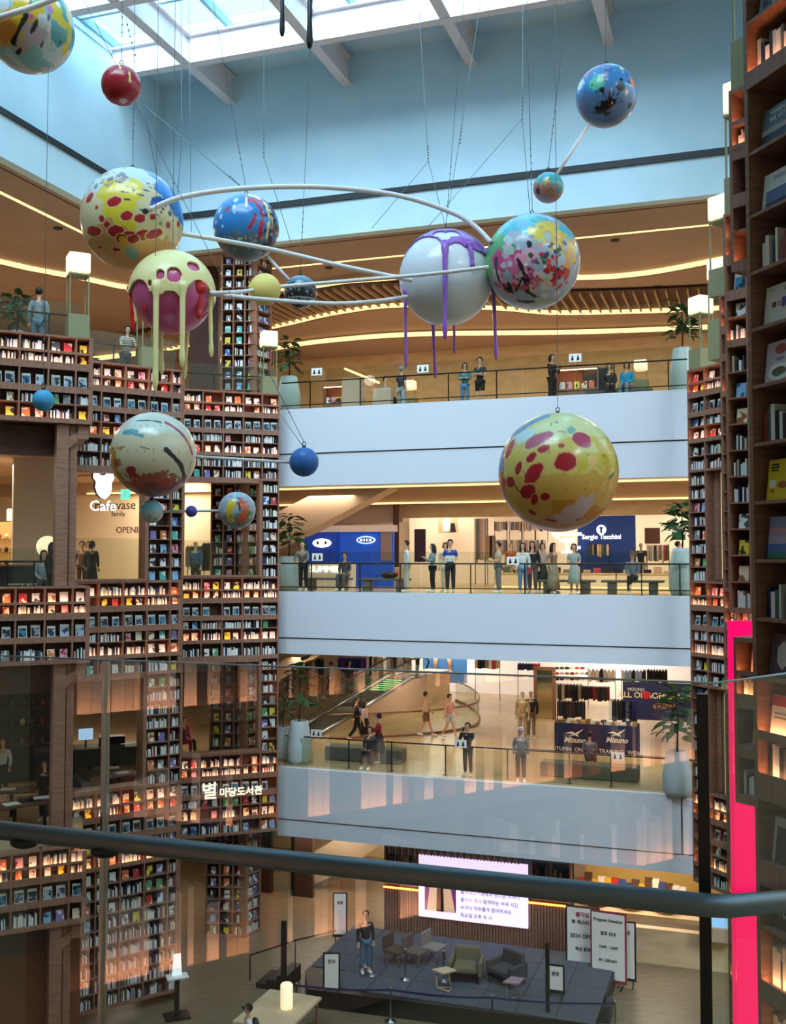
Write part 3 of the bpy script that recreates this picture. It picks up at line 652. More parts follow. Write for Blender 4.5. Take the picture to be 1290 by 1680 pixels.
# slim edge strip on top of the glass
MB().tube([G0+Vector((0, 0, gtop-G0.z))-off, G1+Vector((0, 0, gtop-G1.z))-off, G2+Vector((0, 0, gtop-G2.z))-off], .0022, 6).build('glass_edge', M_steel, t)
# ------------------------------------------------------------------ painted globes of the hanging mobile
def vnoise(p, s, seed=0):
    """cheap smooth noise on unit-sphere points (N,3)"""
    rs = np.random.RandomState(seed); out = np.zeros(len(p)); a = 1.0
    for o in range(4):
        k = rs.normal(size=(6, 3))*s; ph = rs.uniform(0, 6.28, 6)
        out += a*np.sin(p@k.T+ph).mean(1); a *= .55; s *= 2.1
    return out*1.6
class Paint:
    # picture coords of the ball as seen: px, pz in -1..1, front side faces the viewer
    def __init__(s, base, seg=180, seed=1):
        n, m = seg, seg//2; s.n, s.m = n, m
        th = np.linspace(0, PI, m+1); ph = np.linspace(0, 2*PI, n, endpoint=False)
        T_, P_ = np.meshgrid(th, ph, indexing='ij')
        s.p = np.stack([np.sin(T_)*np.cos(P_), np.sin(T_)*np.sin(P_), np.cos(T_)], -1).reshape(-1, 3)
        s.c = np.tile(np.array(lin(base)[:3]), (len(s.p), 1)); s.seed = seed
    def dir(s, x, z, back=False):
        y = math.sqrt(max(0.0004, 1-x*x-z*z)); return np.array([x, y if back else -y, z])/math.sqrt(x*x+z*z+y*y)
    def put(s, mask, col, a=1.0):
        c = np.array(lin(col)[:3]); s.c[mask] = s.c[mask]*(1-a)+c*a
    def spot(s, x, z, r, col, rough=.0, ax=(1, 0), el=1.0, back=False, rim=None):
        d = s.dir(x, z, back); q = s.p-d; u = np.array([ax[0], 0, ax[1]])/math.hypot(*ax); u = u-d*(u@d); u /= np.linalg.norm(u)
        w = np.cross(d, u); a = q@u; b = q@w; dist = np.sqrt((a/el)**2+(b*el)**2)+rough*vnoise(s.p, 9, int(abs(x*97+z*31)*10)+s.seed)*r
        front = s.p@d > 0
        if rim: s.put((dist < r*1.18) & front, rim)
        s.put((dist < r) & front, col)
    def stroke(s, pts, w, col, wob=0):
        P = [s.dir(*q) for q in pts]
        for a, b in zip(P, P[1:]):
            ab = b-a; t = np.clip(((s.p-a)@ab)/(ab@ab), 0, 1)[:, None]; dd = np.linalg.norm(s.p-(a+ab*t), axis=1)
            s.put(dd < w*(1+wob*vnoise(s.p, 12, 5)), col)
    def region(s, f, col, a=1): s.put(f(s.p), col, a)
    def speck(s, n, r0, r1, cols, box=(-1, 1, -1, 1), rough=.25, el=1.3):
        rr = random.Random(s.seed*13+n)
        for i in range(n):
            x = rr.uniform(box[0], box[1]); z = rr.uniform(box[2], box[3])
            if x*x+z*z > .95: continue
            a = rr.uniform(0, PI); s.spot(x, z, rr.uniform(r0, r1), rr.choice(cols), rough, (math.cos(a), math.sin(a)), rr.uniform(1, el))
        for i in range(n//2):
            x = rr.uniform(-.9, .9); z = rr.uniform(-.4, .4); s.spot(x, z, rr.uniform(r0, r1), rr.choice(cols), rough, (1, 0), 1.1, True)
    def mesh(s, name, m, r):
        n, mm = s.n, s.m; fs = []
        for i in range(mm):
            for k in range(n):
                a, b, c, d = i*n+k, (i+1)*n+k, (i+1)*n+(k+1) % n, i*n+(k+1) % n
                fs.append((a, b, c, d))
        me = bpy.data.meshes.new(name); me.from_pydata((s.p*r).tolist(), [], fs); me.materials.append(m)
        ca = me.color_attributes.new('paint', 'FLOAT_COLOR', 'POINT'); ca.data.foreach_set('color', np.hstack([s.c, np.ones((len(s.c), 1))]).ravel())
        me.polygons.foreach_set('use_smooth', [True]*len(fs)); me.update(); return me
def paintmat():
    m = mat('painted_globe', '#ffffff', .28, coat=.35, spec=.5); n, l, b = nodes(m); a = n.new('ShaderNodeAttribute'); a.attribute_name = 'paint'; l.new(a.outputs['Color'], b.inputs['Base Color']); return m
M_globe = paintmat()
def globe(px, py, pr, D, label, paint=None, m=None, hook=True, lines=False):
    c = AT(px, py, D); r = pr*D/FPX*1.01; az = math.atan2(c.x, c.y)
    t = thing('globe', label, 'globe', c, -az, 'globes of the hanging mobile')
    if paint is not None: place(paint.mesh('sphere', M_globe, r), 'sphere', t)
    else: MB().ball((0, 0, 0), r, 48).build('sphere', m, t)
    if hook: MB().tube([(0, 0, r-.01), (0, 0, r+.03)], .03, 8).tube([(-.02, 0, r+.02), (-.03, 0, r+.07), (0, 0, r+.1), (.03, 0, r+.07), (.02, 0, r+.03)], .008, 6).build('hanging_hook', M_dark, t)
    return t, c, r
# --- big multicolour globe at the top corner
p = Paint('#8fbfc6', 260, 1); p.region(lambda q: vnoise(q, 3, 2) > .1, '#c8cfd2'); p.region(lambda q: (q[:, 0] > .45) & (q[:, 2]+.2*vnoise(q, 4, 3) > -.5), '#3f9aa8')
p.stroke([(-.9, -.5), (-.3, -.35), (.1, .2), (.15, .7)], .28, '#d9b52c', .3); p.stroke([(.25, .8), (.45, .2), (.7, -.1)], .16, '#d8c43a', .4); p.stroke([(.8, .3), (.85, -.3), (.75, -.6)], .1, '#d8c43a', .5)
p.spot(-.5, -.45, .3, '#d88a2e', .3); p.spot(.1, -.55, .25, '#c2b0b8', .2); p.spot(-.2, -.75, .2, '#c7a9a0', .3)
p.spot(.16, .5, .28, '#1b2226', .1, (0, 1), 1.15); p.stroke([(.1, .3), (-.1, -.25), (-.35, -.7)], .06, '#15161a'); p.stroke([(.28, .3), (.1, -.4), (-.25, -.85)], .05, '#15161a'); p.stroke([(.4, -.1), (.25, -.7)], .035, '#5d4a78')
p.spot(.42, .05, .09, '#c883c8', .2, (0, 1), 1.2); p.spot(.78, .55, .1, '#b8303c', .2); p.spot(.7, .8, .2, '#7a86d8', .2); p.speck(26, .02, .07, ['#f0e8dc', '#d8c43a', '#2a3a40', '#c8609a', '#5fae78'], (-1, 1, -1, .9))
G = {}
G['corner'] = globe(49, 46, 72, 17, 'big globe painted teal and yellow with black streaks, topmost', p)
# --- small crimson globe with yellow drips
p = Paint('#a5182e', 140, 2); p.region(lambda q: (q[:, 2] > .82+.08*vnoise(q, 6, 3)), '#e6cf7a'); p.stroke([(-.15, .85), (-.05, .45)], .05, '#ecd68a'); p.stroke([(.2, .85), (.4, .2), (.42, -.15)], .06, '#ecd68a'); p.spot(.1, -.95, .2, '#d9a0a4', .2)
G['crimson'] = globe(199, 140, 32.5, 17, 'small crimson globe with thin yellow drips on top', p)
# --- spotted globe
p = Paint('#dccfa4', 320, 3); p.region(lambda q: (q[:, 2]+.12*vnoise(q, 5, 1) > .38), '#cfd9d8'); p.region(lambda q: (q[:, 0]*.8+q[:, 2]*.55+.14*vnoise(q, 6, 2) > .62) & (q[:, 2] > -.1), '#2f7fd0')
p.region(lambda q: (q[:, 0]*.3+q[:, 2]*.9+.2*vnoise(q, 6, 9) > .92), '#cfdce2')
for x, z in ((-.45, .2), (-.1, .15), (-.3, -.15), (0, .3), (-.15, -.3)): p.spot(x, z, .24, '#e3cf36', .35)
p.speck(40, .02, .07, ['#a08a8e', '#b89a78', '#8a8a94'], (-.85, -.1, .35, .85), .4); p.region(lambda q: (q[:, 2] < -.45+.15*vnoise(q, 5, 4)), '#d09a62')
for x0, x1, z in ((-.4, .3, .5), (-.25, .35, .42), (-.1, .3, .33), (-.2, .2, .22), (.15, .5, -.1), (-.3, -.05, .1)): p.stroke([(x0, z), (x1, z-.04)], .018, '#3f4a6a')
for x, z, r, e in ((-.8, .18, .11, 1.15), (-.34, .02, .12, 1.2), (-.66, -.05, .035, 1), (-.56, -.27, .065, 1), (-.46, -.38, .07, 1), (-.12, -.24, .1, 1.2), (.14, -.26, .09, 1.2), (.38, -.2, .06, 1), (.68, -.26, .065, 1), (-.3, -.5, .13, 1.1), (-.05, -.55, .1, 1.3), (.2, -.55, .12, 1.2), (.42, -.48, .12, 1.4), (-.72, -.45, .14, 1.5), (-.2, -.62, .1, 1), (-.6, -.7, .05, 1.5), (-.28, -.78, .07, 1.4), (.02, -.62, .1, 1.2), (.88, -.15, .06, 1)): p.spot(x, z, r, '#b01a2a' if z > -.6 else '#9c1c24', .12, (1, .3), e, rim='#e6c896')
p.spot(.45, .1, .13, '#1f4f9f', .3, (1, .6), 1.3); p.stroke([(.7, .25), (.72, -.05)], .04, '#2458a8', .5); p.stroke([(.6, .2), (.62, .05)], .03, '#2458a8', .5)
for x, z, r in ((.57, .0, .03), (.7, -.04, .045), (.54, -.07, .03), (.02, .28, .03), (.24, -.12, .06)): p.spot(x, z, r, '#14161c')
p.spot(.53, -.28, .04, '#6aa24e'); p.spot(.05, -.82, .18, '#7a9a98', .5); p.spot(-.15, -.65, .08, '#e0a628', .4)
G['spotted'] = globe(217, 361, 83, 18, 'large cream globe with red spots and a blue patch', p)
# --- blue splatter globe
p = Paint('#2f7fc0', 240, 4); p.region(lambda q: q[:, 2] < -.42+.1*vnoise(q, 7, 1), '#5f7384'); p.region(lambda q: (q[:, 0] > .35) & (q[:, 2]+.1*vnoise(q, 6, 1) > .5), '#5c77b8')
p.region(lambda q: (q[:, 0] > .5) & (vnoise(q, 12, 1) > -.1), '#1c1c30')
p.stroke([(0, .65), (.3, .5), (.5, .2), (.45, -.2), (.4, -.5)], .07, '#b0203c', .5); p.stroke([(.28, .1), (.2, -.1), (.1, -.3)], .05, '#b0203c', .4); p.stroke([(.1, .6), (.5, .6)], .1, '#b83a5a', .5)
p.stroke([(.0, .7), (0, .4)], .035, '#e6e0a0'); p.spot(.2, .85, .2, '#e8e4b8', .4); p.stroke([(.55, .6), (.68, .2), (.65, -.2), (.62, -.45)], .05, '#e2d684', .6); p.stroke([(.7, .4), (.78, 0)], .03, '#e2d684', .6)
for x, z, r in ((-.78, .35, .1), (-.3, .6, .08), (-.6, .75, .08), (-.35, .35, .08), (-.75, .1, .07), (-.35, .15, .03), (-.9, 0, .06), (-.7, -.2, .05)): p.spot(x, z, r, '#c8dcec', .2, (0, 1), 1.2)
p.spot(-.55, .3, .08, '#a02844', .2, (1, .6), 1.5); p.speck(22, .015, .06, ['#d8d8dc', '#b8a8a4', '#8fa0ac'], (-.7, .5, -.95, -.45)); p.speck(14, .02, .035, ['#e0b878', '#d85a5a'], (.45, .85, -.4, .4))
G['splatter'] = globe(404, 374, 54, 19.5, 'blue globe splattered red, yellow and black', p)
# --- black globe
p = Paint('#171b24', 130, 5); p.region(lambda q: q[:, 2]+.1*vnoise(q, 6, 2) > .35, '#5c7f92'); p.speck(30, .015, .06, ['#b8c8d4', '#8fa8b8', '#d8dce0'], (-.9, .9, -.8, .2)); p.region(lambda q: (q[:, 2] > -.62+.1*vnoise(q, 10, 3)) & (q[:, 2] < -.48), '#aab6c4')
G['black'] = globe(493, 479, 27, 19.6, 'small black globe with a grey-blue top', p)
# --- white globe (purple coat added below)
p = Paint('#dfe2ea', 64, 6); G['white'] = globe(732, 457, 77, 19, 'large white globe under a dripping purple coat', p)
# --- multicolour splatter globe
p = Paint('#a9b2c4', 320, 7); p.region(lambda q: (q[:, 2]+.1*vnoise(q, 5, 1) > .35), '#4fb4c4'); p.region(lambda q: (q[:, 2]+.2*vnoise(q, 5, 7)+q[:, 0]*.4 > .75), '#8cb8e0')
p.region(lambda q: (q[:, 0] < -.6+.1*vnoise(q, 6, 4)) & (q[:, 2] > -.4), '#5fae6a'); p.speck(20, .06, .16, ['#6fc4cc', '#7ab8dc'], (-.6, .3, .4, .9), .5)
p.speck(26, .05, .14, ['#d8c060', '#e0c850', '#c8b078'], (.0, .7, .15, .6), .6); p.speck(30, .06, .17, ['#d870a0', '#c84880', '#e8a0b8', '#e0b0c0'], (-.75, .1, -.8, .1), .5)
p.speck(26, .05, .1, ['#c4303c', '#b82028', '#d84838'], (.2, .9, -.7, -.1), .4); p.speck(14, .05, .12, ['#e8a860', '#e0b048'], (.4, .9, -.4, .4), .5); p.speck(14, .03, .07, ['#2a3a5a', '#3a5a3a', '#5a7a3a', '#1c2030'], (-.5, .7, -.4, .3), .2)
p.stroke([(-.75, -.1), (-.7, -.5), (-.45, -.75)], .035, '#1c1c2a', .4); p.stroke([(-.3, -.2), (-.15, -.5), (-.1, -.8), (.2, -.9)], .045, '#2a1830', .5); p.stroke([(-.5, -.6), (-.3, -.9), (0, -.93)], .04, '#241a30', .5); p.stroke([(-.2, -.55), (-.35, -.75)], .03, '#1c1c2a'); p.speck(16, .02, .04, ['#f0ece8', '#1c1c2a', '#a03050'], (-.6, .6, -.95, -.3))
p.speck(24, .03, .1, ['#c85a6a', '#d8b0a0', '#b8c8b0', '#8a3a5a', '#e0c8d0'], (-.6, .6, -.95, -.5), .5); p.speck(18, .04, .1, ['#e8d8b0', '#b0c8b8', '#d8a0a0', '#c8d0e0'], (-.7, .8, -.3, .4), .5)
G['multi'] = globe(874, 430, 77.5, 18.5, 'large globe splattered turquoise, pink, yellow and red', p)
# --- blue globe with black splashes
p = Paint('#3f7fbe', 260, 8); p.region(lambda q: q[:, 2]+.1*vnoise(q, 5, 1) < -.2, '#5577a4'); p.region(lambda q: (q[:, 2]+.15*vnoise(q, 6, 2) > .5) & (q[:, 0] < .2), '#44508e'); p.spot(-.45, .1, .3, '#2f8fc8', .3); p.spot(-.28, .08, .26, '#62c4a0', .3); p.spot(-.82, .25, .2, '#cfdcee', .3); p.spot(-.6, .5, .1, '#b05a98', .3); p.spot(-.2, .75, .15, '#8a72b8', .4); p.spot(.85, .15, .16, '#d8805a', .3, (0, 1), 1.2); p.spot(.5, .6, .07, '#d8e0a0', .4); p.spot(0, .97, .14, '#d8dca8', .3); p.stroke([(0, .5), (-.05, .1)], .05, '#2a2c5a', .3)
for x, z, r in ((-.45, .02, .035), (-.65, -.05, .03), (.65, .35, .04), (.72, .1, .045), (.47, -.1, .14), (.48, .12, .05), (-.12, -.2, .08), (.6, -.22, .05), (.75, -.55, .1), (-.4, -.75, .03)): p.spot(x, z, r, '#14161c', .3)
p.spot(.08, -.62, .24, '#1a1416', .45, (1, .3), 1.4); p.spot(-.15, -.8, .14, '#161418', .5, (1, 0), 1.5); p.spot(.15, -.6, .08, '#5a2420', .5)
for a in (-.2, 0, .15, .3): p.stroke([(.1, -.6), (.1+a, -.3)], .022, '#1a1416')
p.speck(30, .012, .03, ['#1c2230', '#c8dcec'], (-.8, .8, -.6, .8))
G['ink'] = globe(995, 158, 50, 18, 'blue globe with black ink splashes near its base', p)
p = Paint('#45a8b0', 120, 9); p.region(lambda q: (q[:, 2]+.2*vnoise(q, 4, 1) < .0), '#4a8f92'); p.region(lambda q: (q[:, 2]+.4*vnoise(q, 5, 1)+q[:, 0]*.6 < -.2), '#b8786a'); p.spot(-.1, .1, .22, '#c8b060', .5); p.spot(-.7, -.4, .2, '#22262c', .3); p.speck(16, .03, .08, ['#b84a5a', '#d8a878', '#3a7a58'], (-.8, .4, -.6, .3))
G['teal'] = globe(900, 308, 25, 18, 'small teal and rust globe at the end of a slanted rod', p)
# --- cream globe with stripes
p = Paint('#d9cdae', 320, 10); p.region(lambda q: (q[:, 2]+.05*vnoise(q, 4, 1) > .42), '#d3d6c6'); p.region(lambda q: (q[:, 2]-.0*q[:, 0]+.18*vnoise(q, 5, 3) < -.62), '#b45a4a'); p.region(lambda q: (q[:, 2]+.3*vnoise(q, 7, 5) < -.78), '#8c4a50'); p.region(lambda q: (q[:, 0] < -.75+.12*vnoise(q, 6, 1)) & (q[:, 2] < .1), '#b8862e'); p.spot(-.5, -.5, .12, '#a8303c', .4); p.spot(-.85, -.3, .14, '#a84a34', .4)
for k in range(-5, 6):
    p.stroke([(k*.17-.08*k*.3, .6), (k*.19, 0), (k*.16, -.55)], .012, '#a89880')
for z in (.35, .1, -.15, -.4): p.stroke([(-.85, z+.05), (0, z-.06), (.85, z+.05)], .012, '#a89880')
p.stroke([(-.8, .55), (-.3, .72), (.15, .68)], .035, '#4f6a6e'); p.stroke([(.28, .68), (.65, .42), (.88, 0)], .05, '#b04a5e'); p.stroke([(.28, .03), (.62, -.3), (.7, -.65)], .06, '#14100f')
p.stroke([(-.65, .44), (-.4, .44)], .07, '#5a9fa8'); p.stroke([(-.4, .38), (-.25, .33)], .04, '#5a9fa8'); p.stroke([(-.3, .08), (-.1, .03)], .012, '#5a5a5a'); p.stroke([(.85, -.2), (.8, -.45)], .015, '#33302c'); p.stroke([(.3, -.55), (.45, -.5), (.6, -.6)], .015, '#7a4a2a', .5)
G['cream'] = globe(252, 746, 69, 17, 'large cream globe with a black curved stripe and grid lines', p)
M_bl = noisy('blue_resin', '#2f68b4', '#3a74be', nscale=5, rough=.4); M_sk = noisy('sky_resin', '#3f9fd0', '#4aa8d8', nscale=5, rough=.5); M_pv = mat('violet_resin', '#5a4aa8', .4); M_yb = noisy('yellow_ball', '#ecd274', '#f0d980', nscale=3, rough=.5)
G['blue'] = globe(499, 758, 24, 17, 'small plain blue globe on a rod beside the big cream globe', m=M_bl)
G['sky'] = globe(71, 657, 17.5, 17, 'small plain sky blue globe in front of the nearest stepped bookcase', m=M_sk)
G['violet'] = globe(314, 839, 9.5, 17, 'tiny violet globe in the middle of a short rod', m=M_pv, hook=False)
G['yellow'] = globe(435, 475, 26, 18, 'small plain yellow globe beside the black globe', m=M_yb)
p = Paint('#7fc0d4', 120, 11); p.region(lambda q: (q[:, 2] < -.0+.2*q[:, 0]), '#b8bcbc'); 
for o in (0, .28, .5): p.stroke([(-.9, .2-o*.9), (-.2, -.25-o*.8), (.35, -.6-o*.5)], .045 if o == .28 else .03, '#23252c')
G['striped'] = globe(249, 839, 19, 17, 'small pale blue globe with black stripes', p)
p = Paint('#9fb4c8', 160, 12); p.region(lambda q: q[:, 2]+.3*vnoise(q, 4, 1) < -.3, '#7a9098'); p.stroke([(-.2, .45), (-.4, 0), (-.35, -.5)], .22, '#e0c030', .3); p.stroke([(.25, .4), (.5, 0), (.3, -.5)], .25, '#d8603a', .5); p.stroke([(.05, .5), (.15, 0), (.1, -.8)], .05, '#16161a'); p.stroke([(-.1, .7), (-.6, 0), (-.5, -.6)], .03, '#eef0f0'); p.spot(0, .55, .18, '#3a6a88', .4); p.spot(.65, -.2, .14, '#4a8a4a', .5); p.speck(16, .03, .08, ['#eef0f0', '#e8a040', '#c84030', '#6a8ab8'], (-.9, .9, -.6, .9))
G['orange'] = globe(389, 837, 30, 17, 'globe painted orange and yellow with a black streak', p)
# --- biggest yellow globe with red spots
p = Paint('#dcc86e', 360, 13); p.region(lambda q: (q[:, 2]+.06*vnoise(q, 4, 1) > .52), '#dfe0a4'); p.region(lambda q: (q[:, 2]+.1*vnoise(q, 4, 3) < -.12), '#d8a94e'); p.region(lambda q: (q[:, 2]+.1*vnoise(q, 5, 6)+.2*q[:, 0] < -.45) & (q[:, 0] > -.1), '#c48a1e'); p.region(lambda q: (q[:, 0] > .3) & (q[:, 2]+.2*vnoise(q, 5, 2) > -.05) & (q[:, 2] < .25), '#cdb83a')
p.region(lambda q: (q[:, 2] < -.8+.1*vnoise(q, 6, 3)), '#c8966a'); p.stroke([(-.75, .6), (-.5, .75), (-.2, .9)], .1, '#7fa4cc', .3); p.stroke([(-.6, .5), (-.45, .62)], .1, '#c6dce4', .4); p.region(lambda q: (q[:, 0] < -.88) & (q[:, 2] > 0), '#8a9ac0'); p.region(lambda q: (q[:, 0] < -.86+.05*vnoise(q, 8, 2)) & (q[:, 2] < 0), '#a02838')
for x, z in ((.2, -.7), (.35, -.62), (.1, -.78), (.3, -.75), (.45, -.55)): p.spot(x, z, .14, '#c9b3b4', .6)
p.stroke([(.6, -.5), (.75, -.2)], .05, '#e0b060', .6); p.speck(14, .03, .07, ['#e8c070', '#e0b458'], (.5, .9, -.5, .2), .6)
for (x, z, r, e, ax, c) in ((-.32, .47, .17, 1.5, (1, .35), '#b84a6a'), (.38, .46, .15, 1.1, (1, 0), '#b84a68'), (-.79, .35, .12, 1.3, (.4, 1), '#b84058'), (-.24, .3, .08, 1.25, (1, .4), '#b02a3c'), (.05, .35, .045, 1.1, (1, .2), '#a84a3c'), (-.43, .17, .085, 1.25, (1, .8), '#ac1c30'), (-.63, .02, .09, 1.3, (.6, 1), '#ac1c30'), (-.4, -.1, .15, 1.35, (1, .9), '#ac1428'), (.13, .09, .16, 1.1, (1, .3), '#ac1026'), (-.5, -.37, .13, 1.15, (1, .7), '#a81024'), (-.38, -.5, .075, 1.3, (.5, 1), '#a81024'), (-.21, -.46, .07, 1.15, (1, .5), '#a81024'), (-.78, -.2, .1, 1.1, (1, .2), '#a81428'), (-.42, -.7, .06, 1.2, (1, -.4), '#8c1420'), (-.12, -.83, .06, 1.9, (1, -.1), '#8c1420'), (.3, -.82, .035, 1.3, (1, .2), '#501820')): p.spot(x, z, r, c, .12, ax, e, rim='#e2b070' if z < .4 else None)
p.stroke([(-.7, -.25), (-.63, -.35)], .025, '#5a8a2e'); p.spot(.22, .65, .08, '#8ab8b4', .6); p.spot(-.02, .76, .04, '#b8a8a0', .3); p.stroke([(.02, .6), (.12, .58)], .02, '#a8b0a0'); p.stroke([(.82, -.15), (.9, -.05)], .02, '#4a6a3a', .4)
for a, b in (((.4, .35), (.42, -.35)), ((-.15, .25), (.12, -.35)), ((.45, .2), (.75, .2)), ((-.55, -.05), (-.35, -.4)), ((-.1, .75), (-.14, .5))): p.stroke([a, b], .011, '#94783c')
G['giant'] = globe(916, 775, 97, 17, 'biggest yellow globe with red spots, hanging lowest', p)
# --- pink globe with yellow dripping coat
t, c, r = globe(283, 482, 66, 17.5, 'pink globe under a dripping pale yellow coat with holes', m=M_pinkb, hook=False)
G['pink'] = (t, c, r)
def coat(t, r, keep, m, name, off=1.05, thick=.045, seg=220, zmax=2):
    n, mm = seg, seg//2; vs = []; fs = []
    for i in range(mm+1):
        a = PI*i/mm
        for k in range(n): b = 2*PI*k/n; vs.append((math.sin(a)*math.cos(b), math.sin(a)*math.sin(b), math.cos(a)))
    V = np.array(vs); K = keep(V)
    for i in range(mm):
        for k in range(n):
            q = (i*n+k, (i+1)*n+k, (i+1)*n+(k+1) % n, i*n+(k+1) % n)
            if all(K[j] for j in q): fs.append(q)
    V2 = V*(r*off)
    used = sorted({j for f in fs for j in f}); mp = {j: i for i, j in enumerate(used)}
    me = bpy.data.meshes.new(name); me.from_pydata([tuple(V2[j]) for j in used], [], [tuple(mp[j] for j in f) for f in fs]); me.materials.append(m)
    me.polygons.foreach_set('use_smooth', [True]*len(fs))
    bm = bmesh.new(); bm.from_mesh(me); bmesh.ops.remove_doubles(bm, verts=bm.verts, dist=1e-5)
    for _ in range(3): 
        bv = [v for v in bm.verts if v.is_boundary]; bmesh.ops.smooth_vert(bm, verts=bv, factor=.5, use_axis_x=True, use_axis_y=True, use_axis_z=True)
    bm.to_mesh(me); bm.free()
    o = place(me, name, t); s = o.modifiers.new('thick', 'SOLIDIFY'); s.thickness = thick*r; s.offset = -1
    return o
def arch(V, centers):                          # holes: (x, z, rx, rz) in picture coords on the front or back
    K = np.ones(len(V), bool)
    for x, z, rx, rz, bk in centers:
        m = (V[:, 1] > 0) if bk else (V[:, 1] < 0)
        K &= ~(m & (((V[:, 0]-x)/rx)**2+((V[:, 2]-z)/rz)**2 < 1))
    return K
def keepy(V):
    ang = np.arctan2(V[:, 0], -V[:, 1]); edge = -.12+.0*ang
    cut = V[:, 2] > -.30-.1*np.cos(ang*6)
    K = cut & arch(V, [(-.28, .19, .075, .1, 0), (.03, .2, .14, .16, 0), (.47, .48, .13, .1, 0), (-.05, -.62, .26, .42, 0), (-.78, -.42, .27, .52, 0), (.62, -.38, .31, .5, 0), (-.5, .0, .02, .05, 0)])
    return K
coat(t, r, keepy, M_yellow, 'yellow_coat', 1.07, .06)
def drip(t, r, x, yf, z0, z1, w, m, name='drip', lean=0):
    # x in units of r; hangs at the surface of the coat, tapered with a round end
    y = -math.sqrt(max(.02, 1.06-x*x))*yf; pts = []; rs = []
    for i in range(15):
        f = i/14; z = z0+(z1-z0)*f
        rr = math.sqrt(max(.0, 1.12-z*z)) if z > -.35 else 10
        k = min(1, rr/ math.hypot(x, y)) if z > -.0 else 1
        pts.append(((x*k+lean*f)*r, y*k*r, z*r)); rs.append(w*r*(1.5 if f < .1 else 1.05-.35*f+(.25 if f > .85 else 0)))
    rs[-1] *= .6; pts.append((pts[-1][0], pts[-1][1], pts[-1][2]-w*r*.5)); rs.append(w*r*.15)
    MB().tube(pts, rs, 14).build(name, m, t)
for x, yf, z1, w, ln in ((-.38, 1, -2.55, .075, 0), (.24, 1, -1.98, .075, .0), (.9, .8, -1.6, .06, .05), (-.3, -.9, -1.85, .07, .05), (.42, -.9, -1.95, .06, -.1), (-.95, .3, -.8, .05, .1)): drip(t, r, x, yf, .05 if yf > 0 else -.1, z1, w, M_yellow, 'yellow_drip', ln)
for x, yf, z1, w in ((-.72, .75, -.6, .06), (.7, .92, -.75, .07), (-1.0, .2, -1.0, .08), (.98, .2, -.8, .05)): drip(t, r*.985, x, yf, .12, z1, w, M_redr, 'red_drip', .06 if x < 0 else -.06)
mb = MB(); mb.ball((.55*r, -.66*r, .02*r), .3*r, 20, 0, (1, .62, .75)); mb.build('red_patch', M_redr, t)
# --- purple coat
t, c, r = G['white']
def keepp(V):
    ang = np.arctan2(V[:, 0], -V[:, 1]); cut = V[:, 2] > .44-.08*np.cos(ang*5)-.25*(np.clip(V[:, 0], 0, 1))
    K = cut & arch(V, [(-.13, .74, .12, .08, 0), (.13, .74, .14, .08, 0), (-.02, .66, .1, .09, 0), (-.5, .38, .40, .32, 0), (.22, .22, .19, .26, 0), (.72, .08, .2, .26, 0)])
    return K
coat(t, r, keepp, M_purple, 'purple_coat', 1.035, .04)
for x, yf, z0, z1, w, ln in ((-.02, 1, .5, -1.5, .055, 0), (.52, 1, .5, -.02, .05, .02), (-.86, .6, -.25, -1.95, .04, .02), (-.3, -1, -.5, -1.95, .04, .06), (.18, -1, -.5, -1.4, .035, 0), (1.0, .1, .0, -1.75, .045, .06)): drip(t, r, x, yf, z0, z1, w, M_purple, 'purple_drip', ln)
# --- dark drips reaching in from above
t = thing('black_drips', 'two black drips hanging into view at the top', 'globe', AT(486, -60, 18))
for x, y, k in ((463, 60, .05), (508, 80, .06)):
    q = AT(x, y, 18)-t.location; MB().tube([(q.x, 0, .6), (q.x*1.0, 0, q.z+.5), (q.x, 0, q.z+.12), (q.x, 0, q.z+.03), (q.x, 0, q.z)], [k, k*.7, k*1.0, k*.7, .01], 12).build('drip', M_dark, t)
q = Vector((0, 0, .9)); MB().ball(q, .55, 32).build('sphere', M_dark, t)
# --- rods
def rod(pts, w, label):
    P = [AT(*p) for p in pts]; o = P[0]
    if len(P) > 2: 
        k = 8; out = []
        for i in range(len(P)-1):
            p0, p1, p2, p3 = P[max(i-1, 0)], P[i], P[i+1], P[min(i+2, len(P)-1)]
            for j in range(k): t_ = j/k; out.append(.5*((2*p1)+(p2-p0)*t_+(2*p0-5*p1+4*p2-p3)*t_*t_+(3*p1-p0-3*p2+p3)*t_**3))
        P = out+[P[-1]]
    tag(MB().tube([q-o for q in P], w, 10).build('mobile_rod', M_rod, None, o), label, 'rod', 'rods of the hanging mobile')
rod([(246, 344, 17.2), (300, 323, 17.3), (400, 309, 17.6), (530, 307, 18), (650, 320, 18.3), (740, 348, 18.4), (780, 372, 18.4), (806, 398, 18.2)], .045, 'long arched white rod joining the spotted globe and the turquoise-pink globe')
rod([(298, 383, 18), (440, 408, 18.2), (560, 436, 18.2), (676, 460, 18.3)], .04, 'long white rod sloping down from the spotted globe to the white globe')
rod([(345, 481, 17.2), (400, 478, 17.6), (440, 472, 18.0), (560, 462, 18.0), (700, 450, 17.9), (802, 438, 17.9)], .034, 'straight white rod passing in front of the white globe')
rod([(345, 482, 17.3), (430, 491, 17.6), (540, 498, 18), (610, 495, 18.2), (668, 487, 18.6)], .038, 'curved white rod below the small yellow globe')
rod([(438, 420, 19.5), (482, 468, 19.5)], .035, 'short white rod between the blue splattered globe and the black globe')
rod([(967, 203, 18), (905, 300, 17.9)], .03, 'thin slanted rod below the ink splashed globe')
rod([(318, 749, 17), (486, 759, 17)], .025, 'thin white rod reaching the small plain blue globe')
rod([(266, 839, 17), (362, 838, 17)], .022, 'short thin rod through the tiny violet globe')
